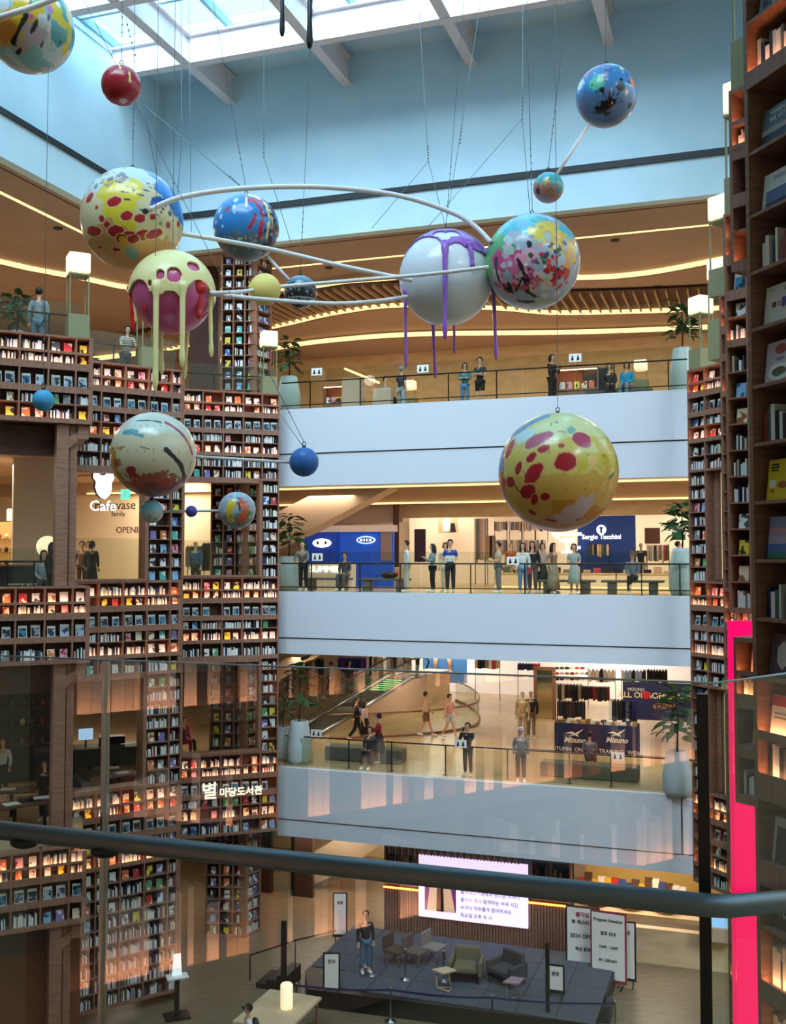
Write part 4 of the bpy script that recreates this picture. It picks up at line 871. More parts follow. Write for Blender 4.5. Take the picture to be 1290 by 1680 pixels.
rod([(-40, 40, 16.4), (20, 22, 16.2), (60, 9, 16.2), (120, -14, 16.2)], .05, 'white rod crossing the topmost teal and yellow globe')
# --- wires
def wire(pts, label, w=.0055, beads=None):
    P = [AT(*p) for p in pts]; o = P[-1]
    mb = MB().tube([q-o for q in P], w, 5)
    if beads:
        a, b = AT(*beads[0])-o, AT(*beads[1])-o
        for i in range(6): mb.ball(a+(b-a)*i/5, .018, 6)
    tag(mb.build('suspension_wire', M_wire, None, o), label, 'wire', 'suspension wires of the mobile')
def up(g, lab, lean=0, top=-60):
    t, c, r = G[g]; px = 645+FPX*(c.x/c.y)
    o = Vector((0, 0, r+.08)); L = 18-(c.z-CZ)-r
    mb = MB().tube([(0, 0, 0), (lean*L, 0, L)], .0055, 5)
    for i in range(6): mb.ball((lean*(.5+i*.13), 0, .5+i*.13), .017, 6)
    tag(mb.build('suspension_wire', M_wire, None, c+o), 'thin wire holding up '+lab, 'wire', 'suspension wires of the mobile')
for g, lab in (('corner', 'the topmost teal and yellow globe'), ('crimson', 'the crimson globe'), ('spotted', 'the red-spotted cream globe'), ('splatter', 'the blue splattered globe'), ('white', 'the purple-coated white globe'), ('multi', 'the turquoise and pink globe'), ('ink', 'the ink splashed globe'), ('teal', 'the small teal globe'), ('giant', 'the biggest yellow globe'), ('cream', 'the cream striped globe'), ('pink', 'the yellow-coated pink globe'), ('blue', 'the plain blue globe'), ('sky', 'the plain sky blue globe'), ('black', 'the black globe')):
    up(g, lab, {'multi': -.02, 'splatter': -.18, 'white': .08, 'teal': .12, 'black': .04, 'blue': -.5}.get(g, 0))
wire([(297, -20, 18), (298, 238, 18), (291, 325, 18)], 'bent wire ending on the arched rod near the spotted globe', beads=((298, 200, 18), (298, 238, 18)))
wire([(433, -20, 18.5), (433, 258, 18.5), (478, 400, 19)], 'bent wire passing beside the blue splattered globe', beads=((433, 220, 18.5), (433, 258, 18.5)))
wire([(688, 20, 18.4), (703, 265, 18.4), (610, 375, 18.2)], 'forked wire reaching down to the middle of the arched rod', beads=((702, 240, 18.4), (703, 265, 18.4)))
wire([(703, 265, 18.4), (730, 368, 18.6)], 'short wire from a fork down to the purple coat')
wire([(792, -20, 18.6), (758, 205, 18.6), (731, 372, 18.9)], 'slanted wire above the purple coat', beads=((758, 205, 18.6), (755, 235, 18.6)))
wire([(858, -20, 18.4), (857, 195, 18.4), (870, 350, 18.4)], 'wire with a knot above the turquoise globe', beads=((858, 160, 18.4), (857, 195, 18.4)))
wire([(857, 195, 18.4), (700, 375, 18.4)], 'long slanted wire from the knot to the arched rod')
wire([(310, -20, 20), (314, 380, 20)], 'plain vertical wire behind the spotted globe', .006)
wire([(240, 175, 19), (395, 306, 18)], 'slanted wire ending at the crown of the arched rod', .007, ((378, 290, 18), (395, 306, 18)))
wire([(207, 30, 17.5), (258, 290, 17.8)], 'slanted wire passing beside the crimson globe', .0055, ((209, 40, 17.5), (222, 90, 17.6)))
wire([(460, 680, 17), (497, 732, 17)], 'short slanted wire above the plain blue globe')
# ------------------------------------------------------------------ people
def skin(name, chains, m, parent, sub=1, root=0):
    """chains: list of lists of (x,y,z,r[,ry]); a leading int index joins onto an earlier vertex"""
    vs = []; rs = []; es = []
    for ch in chains:
        prev = None
        for p in ch:
            if isinstance(p, int): prev = p; continue
            vs.append(p[:3]); rs.append((p[3], p[4] if len(p) > 4 else p[3])); i = len(vs)-1
            if prev is not None: es.append((prev, i))
            prev = i
    me = bpy.data.meshes.new(name); me.from_pydata(vs, es, []); me.materials.append(m)
    o = bpy.data.objects.new(name, me); C.objects.link(o); o.parent = parent
    s = o.modifiers.new('skin', 'SKIN'); s.use_smooth_shade = True; s.branch_smoothing = .4
    sv = me.skin_vertices[0].data
    for i, r in enumerate(rs): sv[i].radius = r; sv[i].use_root = (i == root)
    if sub: b = o.modifiers.new('sub', 'SUBSURF'); b.levels = sub; b.render_levels = sub
    return o
CLO = {}
def cloth(c):
    if c not in CLO: CLO[c] = mat('cloth_'+c.strip('#'), c, .85)
    return CLO[c]
NP = [0]
def person(loc, yaw, label, top='#888888', bot='#222228', legs='stand', arms='down', hair='short', h=1.7, kind='trousers', sleeve='long', shoe='#e8e8e8', extra=None, haircol=None, seat=.46, name='person', cat='person', skinm=None, stripe=None, group=None):
    k = h/1.7; t = thing(name, label, cat, loc, yaw, group); t.scale = (k, k, k)
    SM = skinm or M_skin
    pz = .92 if legs in ('stand', 'walk', 'lean') else seat+.1
    ly = {'stand': 0, 'walk': 0}.get(legs, 0)
    lean = .0 if arms != 'rail' else -.16
    pel = (0, 0, pz, .115, .09); sp1 = (0, lean*.3, pz+.16, .105, .085); che = (0, lean*.8, pz+.36, .13, .09); nk = (0, lean, pz+.52, .05); nk2 = (0, lean-.01, pz+.60, .045)
    hd1 = (0, lean-.025, pz+.66, .075, .085); hd2 = (0, lean-.02, pz+.745, .078, .09); hd3 = (0, lean-.01, pz+.79, .05, .06)
    L = {}
    for s in (-1, 1):
        hip = (s*.09, 0, pz-.04, .085)
        if legs == 'stand': kn = (s*.095, -.01, pz-.44, .058); an = (s*.10, .02, .09, .038); to = (s*.12, -.12, .035, .034)
        elif legs == 'walk':
            f = s
            kn = (s*.085, -.12*f-.02, pz-.43, .058); an = (s*.08, -.26 if f > 0 else .30, .10 if f > 0 else .16, .038); to = (s*.09, an[1]-.13, .04 if f > 0 else .08, .034)
            if f < 0: kn = (s*.085, .06, pz-.43, .058)
        elif legs == 'cross':
            kn = (s*.07-(.05 if s > 0 else 0), -.42, pz+(.06 if s > 0 else 0), .06); an = (s*.03-.05, -.48, .30 if s > 0 else .09, .038); to = (an[0], an[1]-.12, an[2]-.07, .032)
        else: kn = (s*.11, -.42, pz, .06); an = (s*.12, -.44, .09, .038); to = (s*.13, -.57, .035, .034)
        L[s] = (hip, kn, an, to)
    A = {}
    sz = pz+.46
    for s in (-1, 1):
        sh = (s*.175, lean, sz, .055)
        el = (s*.225, .03+lean, sz-.28, .042); wr = (s*.22, -.04+lean, sz-.52, .028); hv = Vector((0, -.15, -1))
        if arms == 'phone': el = (s*.2, -.10, sz-.26, .042); wr = (s*.07, -.30, sz-.16, .028); hv = Vector((-s*.3, -.5, .6))
        elif arms == 'photo': el = (s*.22, -.16, sz-.18, .042); wr = (s*.08, -.30, sz+.12, .028); hv = Vector((-s*.2, -.3, 1))
        elif arms == 'crossed': el = (s*.22, -.05, sz-.26, .042); wr = (-s*.05, -.19-(.03 if s > 0 else 0), sz-.22, .028); hv = Vector((-s, .1, .1))
        elif arms == 'hold': el = (s*.21, -.03, sz-.28, .042); wr = (s*.10, -.25, sz-.30, .028); hv = Vector((-s*.3, -1, .1))
        elif arms == 'rail': el = (s*.24, lean-.12, sz-.24, .042); wr = (s*.16, lean-.34, sz-.36, .028); hv = Vector((-s*.2, -1, -.2))
        elif arms == 'lap': el = (s*.21, -.02, sz-.27, .042); wr = (s*.08, -.26, sz-.40, .028); hv = Vector((-s*.4, -1, -.2))
        elif arms == 'swing': el = (s*.22, -.06*s+.0, sz-.27, .042); wr = (s*.21, -.22 if s > 0 else .10, sz-.48 if s < 0 else sz-.42, .028); hv = Vector((0, -.4*s, -1))
        A[s] = (sh, el, wr, hv)
    # one continuous body: torso, neck, head, legs, arms, hands
    ch = [[pel, sp1, che, nk, nk2, hd1, hd2, hd3]]
    n = 8; idx = n
    for s in (-1, 1):
        hip, kn, an, to = L[s]; mid = ((hip[0]+kn[0])/2, (hip[1]+kn[1])/2, (hip[2]+kn[2])/2, .075); calf = (kn[0]*.6+an[0]*.4, kn[1]*.6+an[1]*.4+.01, kn[2]*.6+an[2]*.4, .052)
        ch.append([0, hip, mid, kn, calf, an, to]); idx += 6
    for s in (-1, 1):
        sh, el, wr, hv = A[s]; ch.append([2, sh, el, wr]); 
    body = skin('body', ch, SM, t)
    # hands: palm with four fingers and a thumb
    hb = MB()
    for s in (-1, 1):
        wr = Vector(A[s][2][:3]); hv = A[s][3].normalized(); sd = hv.cross(Vector((0, -1, .2))).normalized()
        if sd.length < .1: sd = Vector((1, 0, 0))
        cv = sd.cross(hv).normalized()
        pc = wr+hv*.075
        hb.tube([wr-hv*.01, wr+hv*.03, pc], [.022, .032, .030], 8)
        for i, ln in enumerate((.055, .07, .075, .062)):
            b0 = pc+sd*((i-1.5)*.017); b1 = b0+hv*ln*.5+cv*.012; b2 = b0+hv*ln*.85+cv*.035; hb.tube([b0-hv*.01, b1, b2], [.009, .0085, .006], 5)
        th = wr+hv*.035+sd*(-s*.026); hb.tube([th, th+sd*(-s*.02)+hv*.025, th+sd*(-s*.02)+hv*.055+cv*.012], [.011, .0095, .007], 5)
    hb.build('hands', SM, t)
    # face
    fz = pz+.705; fy = lean-.10; fb = MB()
    fb.ball((0, fy-.015, fz-.005), .014, 8, 0, (1, 1, 1.7))
    for s in (-1, 1): fb.ball((s*.082, lean-.02, fz), .02, 8, 0, (.5, .8, 1.3)); fb.ball((s*.03, fy+.004, fz+.018), .009, 6, 1); fb.box(s*.03-.014, s*.03+.014, fy-.008, fy+.004, fz+.034, fz+.039, 1)
    fb.box(-.02, .02, fy-.004, fy+.006, fz-.05, fz-.042, 2)
    fb.build('face', [SM, M_hair, cloth('#a4484a')], t)
    # hair
    hm = cloth(haircol) if haircol else M_hair; hb = MB(); hc = (0, lean-.004, pz+.738)
    if hair != 'bald':
        vs = []; fs = []; N_ = 16; M_ = 8; low = {'short': -.25, 'bob': -.9, 'long': -.9, 'cap': .0}[hair]
        for i in range(M_+1):
            for j in range(N_):
                b = 2*PI*j/N_; front = math.cos(b)       # +1 towards the face (-y)
                amax = PI*.80 if front < .1 else (PI*.62 if front < .4 else PI*.27)
                a = amax*i/M_; vs.append((hc[0]+.100*math.sin(a)*math.sin(b), hc[1]-.116*math.sin(a)*math.cos(b), hc[2]+.105*math.cos(a)))
        for i in range(M_):
            for j in range(N_): fs.append((i*N_+j, (i+1)*N_+j, (i+1)*N_+(j+1) % N_, i*N_+(j+1) % N_))
        hb.add(vs, fs, 0, True)
        if hair in ('long', 'bob'):
            dn = .34 if hair == 'long' else .16
            hb.tube([(0, lean+.05, hc[2]-.0), (0, lean+.065, hc[2]-dn*.5), (0, lean+.06, hc[2]-dn)], [.085, .085, .05], 10)
            for s in (-1, 1): hb.tube([(s*.07, lean-.02, hc[2]+.03), (s*.085, lean-.01, hc[2]-dn*.4), (s*.08, lean-.01, hc[2]-dn*.8)], [.028, .03, .015], 6)
        if hair == 'cap': hb.box(-.06, .06, hc[1]-.17, hc[1]-.08, hc[2]+.02, hc[2]+.03)
        o = hb.build('cap' if hair == 'cap' else 'hair', hm, t)
        if hair != 'cap': pass
    # clothes
    d = .016
    tc = cloth(top)
    g = lambda p, e=d: (p[0], p[1], p[2], p[3]+e) if len(p) < 5 else (p[0], p[1], p[2], p[3]+e, p[4]+e)
    low_ = (0, lean*.1, pz-.05, .148, .125)
    nk_ = (0, lean*.95, pz+.485, .065)
    ch = [[low_, g(sp1, .034), g(che, .03), nk_]]
    for s in (-1, 1):
        sh, el, wr, hv = A[s]
        if sleeve == 'long': w2 = tuple(Vector(el[:3]).lerp(Vector(wr[:3]), .93)); ch.append([2, g(sh), g(el), (*w2, .038)])
        elif sleeve == 'short': e2 = tuple(Vector(sh[:3]).lerp(Vector(el[:3]), .75)); ch.append([2, g(sh), (*e2, .062)])
    sh_o = skin('top', ch, stripe or tc, t)
    bc = cloth(bot)
    if kind in ('trousers', 'shorts'):
        ch = [[(0, 0, pz-.01, .128, .105)]]
        for s in (-1, 1):
            hip, kn, an, to = L[s]; mid = ((hip[0]+kn[0])/2, (hip[1]+kn[1])/2, (hip[2]+kn[2])/2, .088)
            if kind == 'trousers': ch.append([0, g(hip), mid, g(kn, .02), (an[0], an[1], an[2]+.03, .062)])
            else: ch.append([0, g(hip), mid, (kn[0]*.8+hip[0]*.2, kn[1]*.8+hip[1]*.2, kn[2]*.8+hip[2]*.2, .09)])
        skin(kind, ch, bc, t)
    else:
        ln = {'skirt': .5, 'longskirt': .78, 'dress': .55}[kind]
        if legs in ('stand', 'walk'):
            sk_ = MB(); sk_.lathe([(.125, pz+.12), (.15, pz), (.2, pz-ln*.5), (.235, pz-ln), (.225, pz-ln)], 18); sk_.build('skirt', bc, t)
        else:
            sk_ = MB(); sk_.tube([(0, .04, pz), (0, -.2, pz+.01), (0, -.43, pz-.02), (0, -.47, pz-.22)], [.15, .17, .17, .15], 14); sk_.build('skirt', bc, t)
    sb = MB()
    for s in (-1, 1):
        an, to = L[s][2], L[s][3]; sb.tube([(an[0], an[1]+.05, an[2]-.05), (an[0], an[1], an[2]-.045), to[:3], (to[0], to[1]-.06, to[2])], [.035, .045, .045, .025], 8)
    sb.build('shoes', cloth(shoe), t)
    if extra: extra(t, A, pz)
    return t
def phone(t, A, pz):
    w = (Vector(A[-1][2][:3])+Vector(A[1][2][:3]))/2+Vector((0, -.06, .08)); MB().box(-.035, .035, -.004, .004, -.07, .07).build('phone', M_dark, t, w)
def bag(t, A, pz): MB().ball((0, .17, pz+.28), .16, 10, 0, (1, .6, 1.3)).build('backpack', M_dark, t)
def apron(t, A, pz): mb = MB(); mb.box(-.14, .14, -.14, -.125, pz-.1, pz+.35).box(-.13, -.09, -.14, .12, pz+.33, pz+.50).box(.09, .13, -.14, .12, pz+.33, pz+.50); mb.build('overall_bib', cloth('#6f88a4'), t)
def handbag(t, A, pz): MB().box(.16, .3, -.1, .1, pz-.25, pz-.02).build('handbag', cloth('#a83a48'), t)
def sheet(t, A, pz): MB().box(-.16, .16, -.34, -.335, pz+.1, pz+.3).build('sheet', M_paper, t)
stripes = mat('striped_cloth', '#b8c0c8', .85)
def _st():
    n, l, b = nodes(stripes); tc = n.new('ShaderNodeTexCoord'); sx = n.new('ShaderNodeSeparateXYZ'); m1 = n.new('ShaderNodeMath'); m1.operation = 'MULTIPLY'; m1.inputs[1].default_value = 18
    m2 = n.new('ShaderNodeMath'); m2.operation = 'FRACT'; cr = n.new('ShaderNodeValToRGB'); cr.color_ramp.interpolation = 'CONSTANT'; cr.color_ramp.elements[0].color = lin('#c4ccd2'); cr.color_ramp.elements[1].color = lin('#38424e'); cr.color_ramp.elements[1].position = .55
    l.new(tc.outputs['Object'], sx.inputs[0]); l.new(sx.outputs['Z'], m1.inputs[0]); l.new(m1.outputs[0], m2.inputs[0]); l.new(m2.outputs[0], cr.inputs[0]); l.new(cr.outputs[0], b.inputs['Base Color'])
_st()
def pf(x, v, k, y=916):                       # on the far side floor k, v metres behind the parapet, seen at column x
    u = FP(x, y, v)[0]; return FW(u, v, LV[k])
def vz(y, k, x=800):                          # depth behind the parapet whose floor shows at pixel y
    return UV(ONZ(x, y, LV[k]))[1]
FA_ = -AL                                     # facing the viewer
def pp_(x, k, v, turn, label, **kw): return person(pf(x, v, k), FA_+math.radians(turn), label, **kw)
# top gallery
pp_(632, 4, 2.2, 60, 'person seated in a grey top beside a box on the top gallery', top='#7c7c80', bot='#1c1c22', legs='sit', arms='lap')
pp_(659, 4, 2.3, 150, 'grey-haired person in dark vest and pale trousers standing on the top gallery', top='#3a3c46', bot='#9aa4ae', haircol='#8a8a88', sleeve='short')
pp_(764, 4, 2.0, 0, 'person in a teal top and jeans with crossed arms on the top gallery', top='#3f7f86', bot='#4f7fa8', arms='crossed', hair='bob', h=1.62)
pp_(789, 4, 1.9, -10, 'person in dark t-shirt and shorts leaning at the top gallery rail', top='#22303a', bot='#15151a', arms='crossed', kind='shorts', sleeve='short', h=1.76)
pp_(908, 4, 1.9, 60, 'person in dark clothes looking down at a phone on the top gallery', top='#23232b', bot='#1c1c22', arms='phone', extra=phone, hair='bob')
pp_(1003, 4, 2.2, 10, 'person seated in a dark patterned top on the top gallery bench', top='#2c2a2c', bot='#33302e', legs='sit', arms='lap', hair='bob')
pp_(1032, 4, 2.2, -10, 'person seated in a bright blue jacket on the top gallery bench', top='#1f8fb4', bot='#70808c', legs='sit', arms='lap', hair='bob')
pp_(1116, 4, 2.0, 70, 'person in black standing near the far corner planter of the top gallery', top='#26262e', bot='#1a1a20', arms='phone')
q = onsec(S1, .98, 1.1); person((q.x, q.y, CZ+LV[4]), S1[1]+PI*.9, 'person in grey shirt and denim overalls seen from behind above the nearest bookcase', top='#8c9198', bot='#5c7590', hair='short', h=1.78, extra=apron)
q = onsec(S2, 1.32, .95); person((q.x, q.y, CZ+LV[4]), S2[1], 'person in a grey and navy striped shirt behind the middle stepped bookcase', stripe=stripes, bot='#26303c', sleeve='short', arms='rail', h=1.72)
# middle gallery
pp_(498, 3, 1.0, 10, 'bald person in a loose grey shirt leaning on the middle gallery rail', top='#6d6e72', bot='#1d2430', arms='rail', hair='bald', h=1.72)
pp_(566, 3, 2.1, 0, 'person in grey seated on the bench of the middle gallery', top='#4a4c52', bot='#4c5058', legs='sit', arms='lap', hair='short')
pp_(667, 3, 1.0, -60, 'person in white shirt and white trousers standing on the middle gallery', top='#dcdcdc', bot='#c9c7c2', h=1.74)
pp_(710, 3, 1.0, -60, 'person in denim jacket and black trousers raising a phone', top='#7f9aac', bot='#15151a', arms='phone', extra=phone, hair='long', h=1.62)
pp_(731, 3, 1.9, 0, 'person in white half hidden behind the blue-shirted one', top='#dcd8d2', bot='#cfc8be', hair='bob', h=1.68)
pp_(739, 3, .9, 15, 'person in a bright blue shirt holding a paper sheet', top='#24479c', bot='#2b2e36', arms='hold', sleeve='short', extra=sheet, hair='short', h=1.76)
pp_(818, 3, 1.2, -60, 'person in beige t-shirt and grey trousers seen from the side', top='#c9b6a2', bot='#7c7a78', sleeve='short', arms='hold', h=1.68)
pp_(858, 3, .9, 10, 'person in white top and wide blue jeans with a red bag', top='#dfe0e2', bot='#6f93b8', hair='long', extra=handbag, h=1.64)
pp_(874, 3, 1.4, 0, 'person in black jacket standing in the group', top='#1d1b20', bot='#54545a', hair='long', h=1.7)
pp_(890, 3, 1.6, 30, 'person in pale pink top and dark skirt in the group', top='#d4b8b4', bot='#33302f', kind='skirt', hair='bob', h=1.64)
pp_(908, 3, 1.3, 70, 'person in a brown dress at the end of the group', top='#8c6f5c', bot='#a08e78', kind='longskirt', hair='long', sleeve='short', h=1.64)
pp_(942, 3, .8, 0, 'person in a grey-blue dress by the bench end', top='#9aa4a4', bot='#b4bcbc', kind='dress', hair='bob', arms='hold', sleeve='short', h=1.6)
pp_(1038, 3, 1.5, 0, 'person in grey shirt and cap seated with crossed legs on the bench', top='#6f7680', bot='#1a1a20', legs='cross', arms='lap', hair='cap', haircol='#8c6a40')
pp_(1113, 3, 1.9, 90, 'person in long black coat half behind the far planter of the middle gallery', top='#24262c', bot='#24262c', kind='longskirt', h=1.68)
# lower gallery
def pw(x, yfeet, k, turn, label, **kw): p = ONZ(x, yfeet, LV[k]); return person(p, FA_+math.radians(turn), label, **kw)
pw(543, 1146, 2, -70, 'person in long black clothes walking near the shop front', top='#1f1d1f', bot='#2a2624', legs='walk', arms='swing', h=1.85)
pw(471+5, 1150, 2, 10, 'person in a black dress browsing the shop rails', top='#1c1c1f', bot='#2c2c30', kind='dress', hair='long', h=1.8)
pw(573, 1140, 2, 60, 'person in dark grey dress facing the shop shelves', top='#2d2b2e', bot='#4a4648', kind='longskirt', hair='bob', h=1.75)
pw(585, 1216, 2, 110, 'person in dark clothes walking past the grey block bench', top='#1d1e26', bot='#1c1c20', legs='walk', arms='swing', h=1.72)
pw(599, 1222, 2, 90, 'person in pale pink blouse and dark skirt with long hair', top='#d8c4c4', bot='#23202a', kind='skirt', hair='long', h=1.7)
pw(622, 1252, 2, -80, 'person in a red top and black cap beside the grey block bench', top='#8c1f28', bot='#2a1a20', hair='cap', arms='phone', extra=phone, kind='skirt')
pw(607, 1258, 2, 0, 'person in black seated on the grey block bench', top='#1a1a1e', bot='#1d1d22', legs='sit', arms='lap', hair='bob')
pw(699, 1208, 2, 100, 'person in beige shirt and brown shorts walking across the lower gallery', top='#c9b494', bot='#7c5f40', legs='walk', arms='swing', kind='shorts', sleeve='short', h=1.75)
pw(738, 1211, 2, 70, 'person in pink top and pale shorts walking across the lower gallery', top='#c8908c', bot='#b8bcc4', legs='walk', arms='swing', kind='shorts', sleeve='short', hair='short', h=1.72)
pw(768, 1273, 2, -10, 'person in black raising a camera at the lower gallery rail', top='#1e1c22', bot='#2a2630', arms='photo', extra=phone, h=1.72)
pw(855, 1283, 2, 10, 'person in grey hoodie, white cap and dark leggings at the lower gallery rail', top='#6a6668', bot='#3a3236', hair='cap', haircol='#e4e4e2', h=1.72)
pw(968, 1268, 2, 180, 'person in grey seated on the long green bench seen from behind', top='#6c6e72', bot='#4a4c50', legs='sit', arms='lap')
# ground floor
def pg(x, y, turn, label, **kw): p = ONZ(x, y, -13); p.z = 0; return person(p, math.radians(turn), label, **kw)
pz_ = AT(600, 1545, 31.6); person((pz_.x, pz_.y, .62), .3, 'person in dark top and blue jeans standing at the end of the stage', top='#2a2a30', bot='#56708c', h=1.78)
pz_ = AT(408, 1660, 26.6); person((pz_.x, pz_.y, 0), -1.2, 'person in white t-shirt and dark cap carrying a black backpack on the ground floor', top='#e4e4e2', bot='#22242c', hair='cap', arms='hold', sleeve='short', extra=bag, h=1.75)
# cafe and openings
def pa(x, y, d, k, turn, label, **kw): p = AT(x, y, d); p.z = CZ+LV[k]; return person(p, math.radians(turn), label, **kw)
pa(72, 900, 28.0, 3, 20, 'person with long hair in grey seated at the cafe table', top='#8c9298', bot='#3a3c40', legs='sit', arms='lap', hair='long')
pa(86, 900, 27.4, 3, 150, 'person in black seen from behind at the cafe table', top='#151518', bot='#1a1a1e', hair='long', h=1.55)
pa(135, 890, 35.0, 3, 10, 'person in brown coat standing in the cafe queue', top='#7a5440', bot='#5a4034', hair='short', h=1.7)
pa(151, 890, 34.4, 3, 170, 'person in black dress in the cafe queue', top='#1d1c1f', bot='#232225', kind='longskirt', hair='bob')
pa(146, 880, 36.0, 3, 0, 'person with reddish hair behind the cafe queue', top='#8c4030', bot='#3a2a26', hair='bob', haircol='#7a3a20')
pa(6, 1170, 32, 2, 0, 'person in white shirt behind the dark lounge counter', top='#dcdcdc', bot='#222226', h=1.7)
pa(74, 1230, 29, 2, -20, 'person in black working at the lounge counter', top='#1c1c22', bot='#1c1c20', h=1.6)
pa(302, 1160, 38.5, 2, 60, 'person seated in dark clothes seen through the lower opening', top='#3a3430', bot='#24242a', legs='sit', arms='lap')
# shop mannequins
def mannequin(p, label, top, bot, turn=0, **kw): return person(p, FA_+math.radians(turn), label, top=top, bot=bot, name='mannequin', cat='mannequin', skinm=mat('mannequin_cream', '#d6c4a8', .5), hair='bald', **kw)
mannequin(ONZ(858, 1216, LV[2]), 'headless-looking pale mannequin in a beige tracksuit', '#a88d6a', '#a48a68', h=1.95)
mannequin(ONZ(872, 1212, LV[2]), 'pale mannequin in a dark jacket beside the beige one', '#2c2c2e', '#8c7c66', h=1.9)
for x, tp, v, l in ((1038, '#ece8e2', 11, 'mannequin in a white shirt at the middle gallery shop'), (1052, '#33383a', 11, 'mannequin in dark green top at the middle gallery shop'), (838, '#d8805c', 10.8, 'mannequin in an orange top near the bright shop shelves'), (950, '#2c2c30', 11, 'mannequin in black and white beside the big glowing letter')): mannequin(pf(x, v, 3), l, tp, '#cdbfa8', h=1.8, sleeve='short')
mannequin(AT(321, 940, 36.6)-Vector((0, 0, AT(321, 940, 36.6).z-CZ-LV[3])), 'mannequin in a denim jacket seen through the middle opening', '#4a6484', '#3a4034', h=1.75)

# ------------------------------------------------------------------ plants
LEAF = None
def leafmesh():
    mb = MB(); vs = []; fs = []; n = 6
    for i in range(n+1):
        t_ = i/n; w = .42*math.sin(PI*min(1, t_*1.05)**.7)*(1 if t_ < 1 else 0)*.5; z = -.25*t_*t_+.12*t_
        vs += [(-w, t_, z+.06), (0, t_, z), (w, t_, z+.06)]
    for i in range(n):
        a = i*3; fs += [(a, a+1, a+4, a+3), (a+1, a+2, a+5, a+4)]
    return mb.add(vs, fs, 0, True).mesh('leaf', M_leaf)
def plant(loc, hpot, rpot, hst, lab, leaves=26, sz=.3, spread=.45, potm=None, seed=1):
    leaves = int(leaves*1.7); sz *= 1.25
    global LEAF
    if LEAF is None: LEAF = leafmesh()
    rr = random.Random(seed); t = thing('potted_plant', lab, 'plant', loc)
    MB().lathe([(rpot*.82, 0), (rpot*1.0, hpot*.12), (rpot*1.02, hpot*.45), (rpot*.72, hpot*.98), (rpot*.68, hpot), (rpot*.6, hpot), (rpot*.58, hpot*.93)], 28).build('planter', potm or M_pot, t)
    MB().lathe([(rpot*.6, hpot*.94), (0.001, hpot*.95)], 20).build('soil', M_soil, t)
    sm = MB(); sm.tube([(0, 0, hpot*.9), (.03, 0, hpot+hst*.5), (-.02, .02, hpot+hst)], [.03, .024, .014], 7)
    br = [(.0, hst)]
    for b in range(3):
        a = rr.uniform(0, 6.28); e = (math.cos(a)*spread*.6, math.sin(a)*spread*.6, hpot+hst*rr.uniform(.5, .85)); sm.tube([(0, 0, hpot+hst*.3), (e[0]*.4, e[1]*.4, (e[2]+hpot+hst*.3)/2), e], [.018, .014, .01], 6)
    stm = sm.build('stem', M_stem, t)
    for i in range(leaves):
        a = i*2.4+rr.uniform(-.4, .4); f = (i+.5)/leaves; z = hpot+hst*(.25+.85*f); r0 = spread*(1.05-.55*f)*rr.uniform(.25, .8)
        l = place(LEAF, 'leaf', stm, (math.cos(a)*r0, math.sin(a)*r0, z)); s = sz*rr.uniform(.75, 1.15); l.scale = (s*1.3, s, s); l.rotation_euler = (rr.uniform(-.7, .5), rr.uniform(-.4, .4), a-PI/2)
    return t
z4 = LV[4]; 
plant(pf(473, .9, 4), 1.35, .42, 1.25, 'tall plant in a pale planter where the top white parapet meets the bookcase', 26, .34, .4, seed=1)
plant(pf(1124, 1.0, 4), 1.5, .4, 1.4, 'bushy plant beside the far corner lantern lamp, top gallery', 34, .34, .5, seed=2)
plant(pf(474, 1.2, 3), 1.25, .45, 1.4, 'fiddle-leaf plant in a pale planter near the bald person', 28, .38, .5, seed=3)
plant(pf(1120, .7, 3), 1.5, .42, 1.3, 'leafy plant in a tall pale planter at the far corner, middle gallery', 30, .36, .42, seed=4)
plant(ONZ(491, 1252, LV[2]), 1.5, .44, 1.9, 'tall fiddle-leaf plant in a pale planter by the lower gallery rail', 30, .4, .5, seed=5)
plant(ONZ(464, 1246, LV[2]), 1.2, .4, 1.2, 'smaller plant with round leaves at the lower gallery wall', 20, .3, .35, seed=6)
plant(ONZ(1112, 1304, LV[2]), 1.35, .44, 1.7, 'big bushy plant in a tapered pale planter on the lower gallery', 34, .42, .55, seed=7)
q = onsec(S1, .55, 1.9); plant((q.x, q.y, CZ+z4), .8, .25, .9, 'green plant behind the glass near the person in overalls', 30, .3, .5, seed=8)
q = onsec(S2, .3, 1.6); plant((q.x, q.y, CZ+z4), .4, .4, .5, 'low bush behind the glass near the striped shirt', 30, .25, .5, seed=9)

# ------------------------------------------------------------------ benches and small furniture of the galleries
def bench(x, v, k, w, lab, legs=2):
    t = thing('bench', lab, 'bench', pf(x, v, k), FA_, 'slab benches of the middle gallery')
    MB().box(-w/2, w/2, -.22, .22, .38, .46).build('seat', M_benchg, t, bevel=.02)
    for s in (-1, 1): MB().box(s*w*.33-.14, s*w*.33+.14, -.18, .18, 0, .38).build('leg', M_benchg, t, bevel=.02)
bench(537, 2.1, 3, 1.9, 'grey slab bench under the seated person in grey', 2); bench(631, 1.9, 3, 1.9, 'grey slab bench carrying a dark bag'); bench(930, 1.5, 3, 1.9, 'grey slab bench behind the person in grey-blue dress'); bench(1038, 1.5, 3, 2.0, 'grey slab bench under the person with crossed legs')
b_ = MB(); b_.ball((0, 0, .12), .28, 12, 0, (1.2, .6, .5)); b_.ball((.22, 0, .17), .13, 10, 1, (1, .7, .6)); tag(b_.build('bag', [M_dark, cloth('#b03038')], None, pf(639, 1.9, 3)+Vector((0, 0, .46)), FA_), 'dark bag with a red pouch lying on a bench', 'bag')
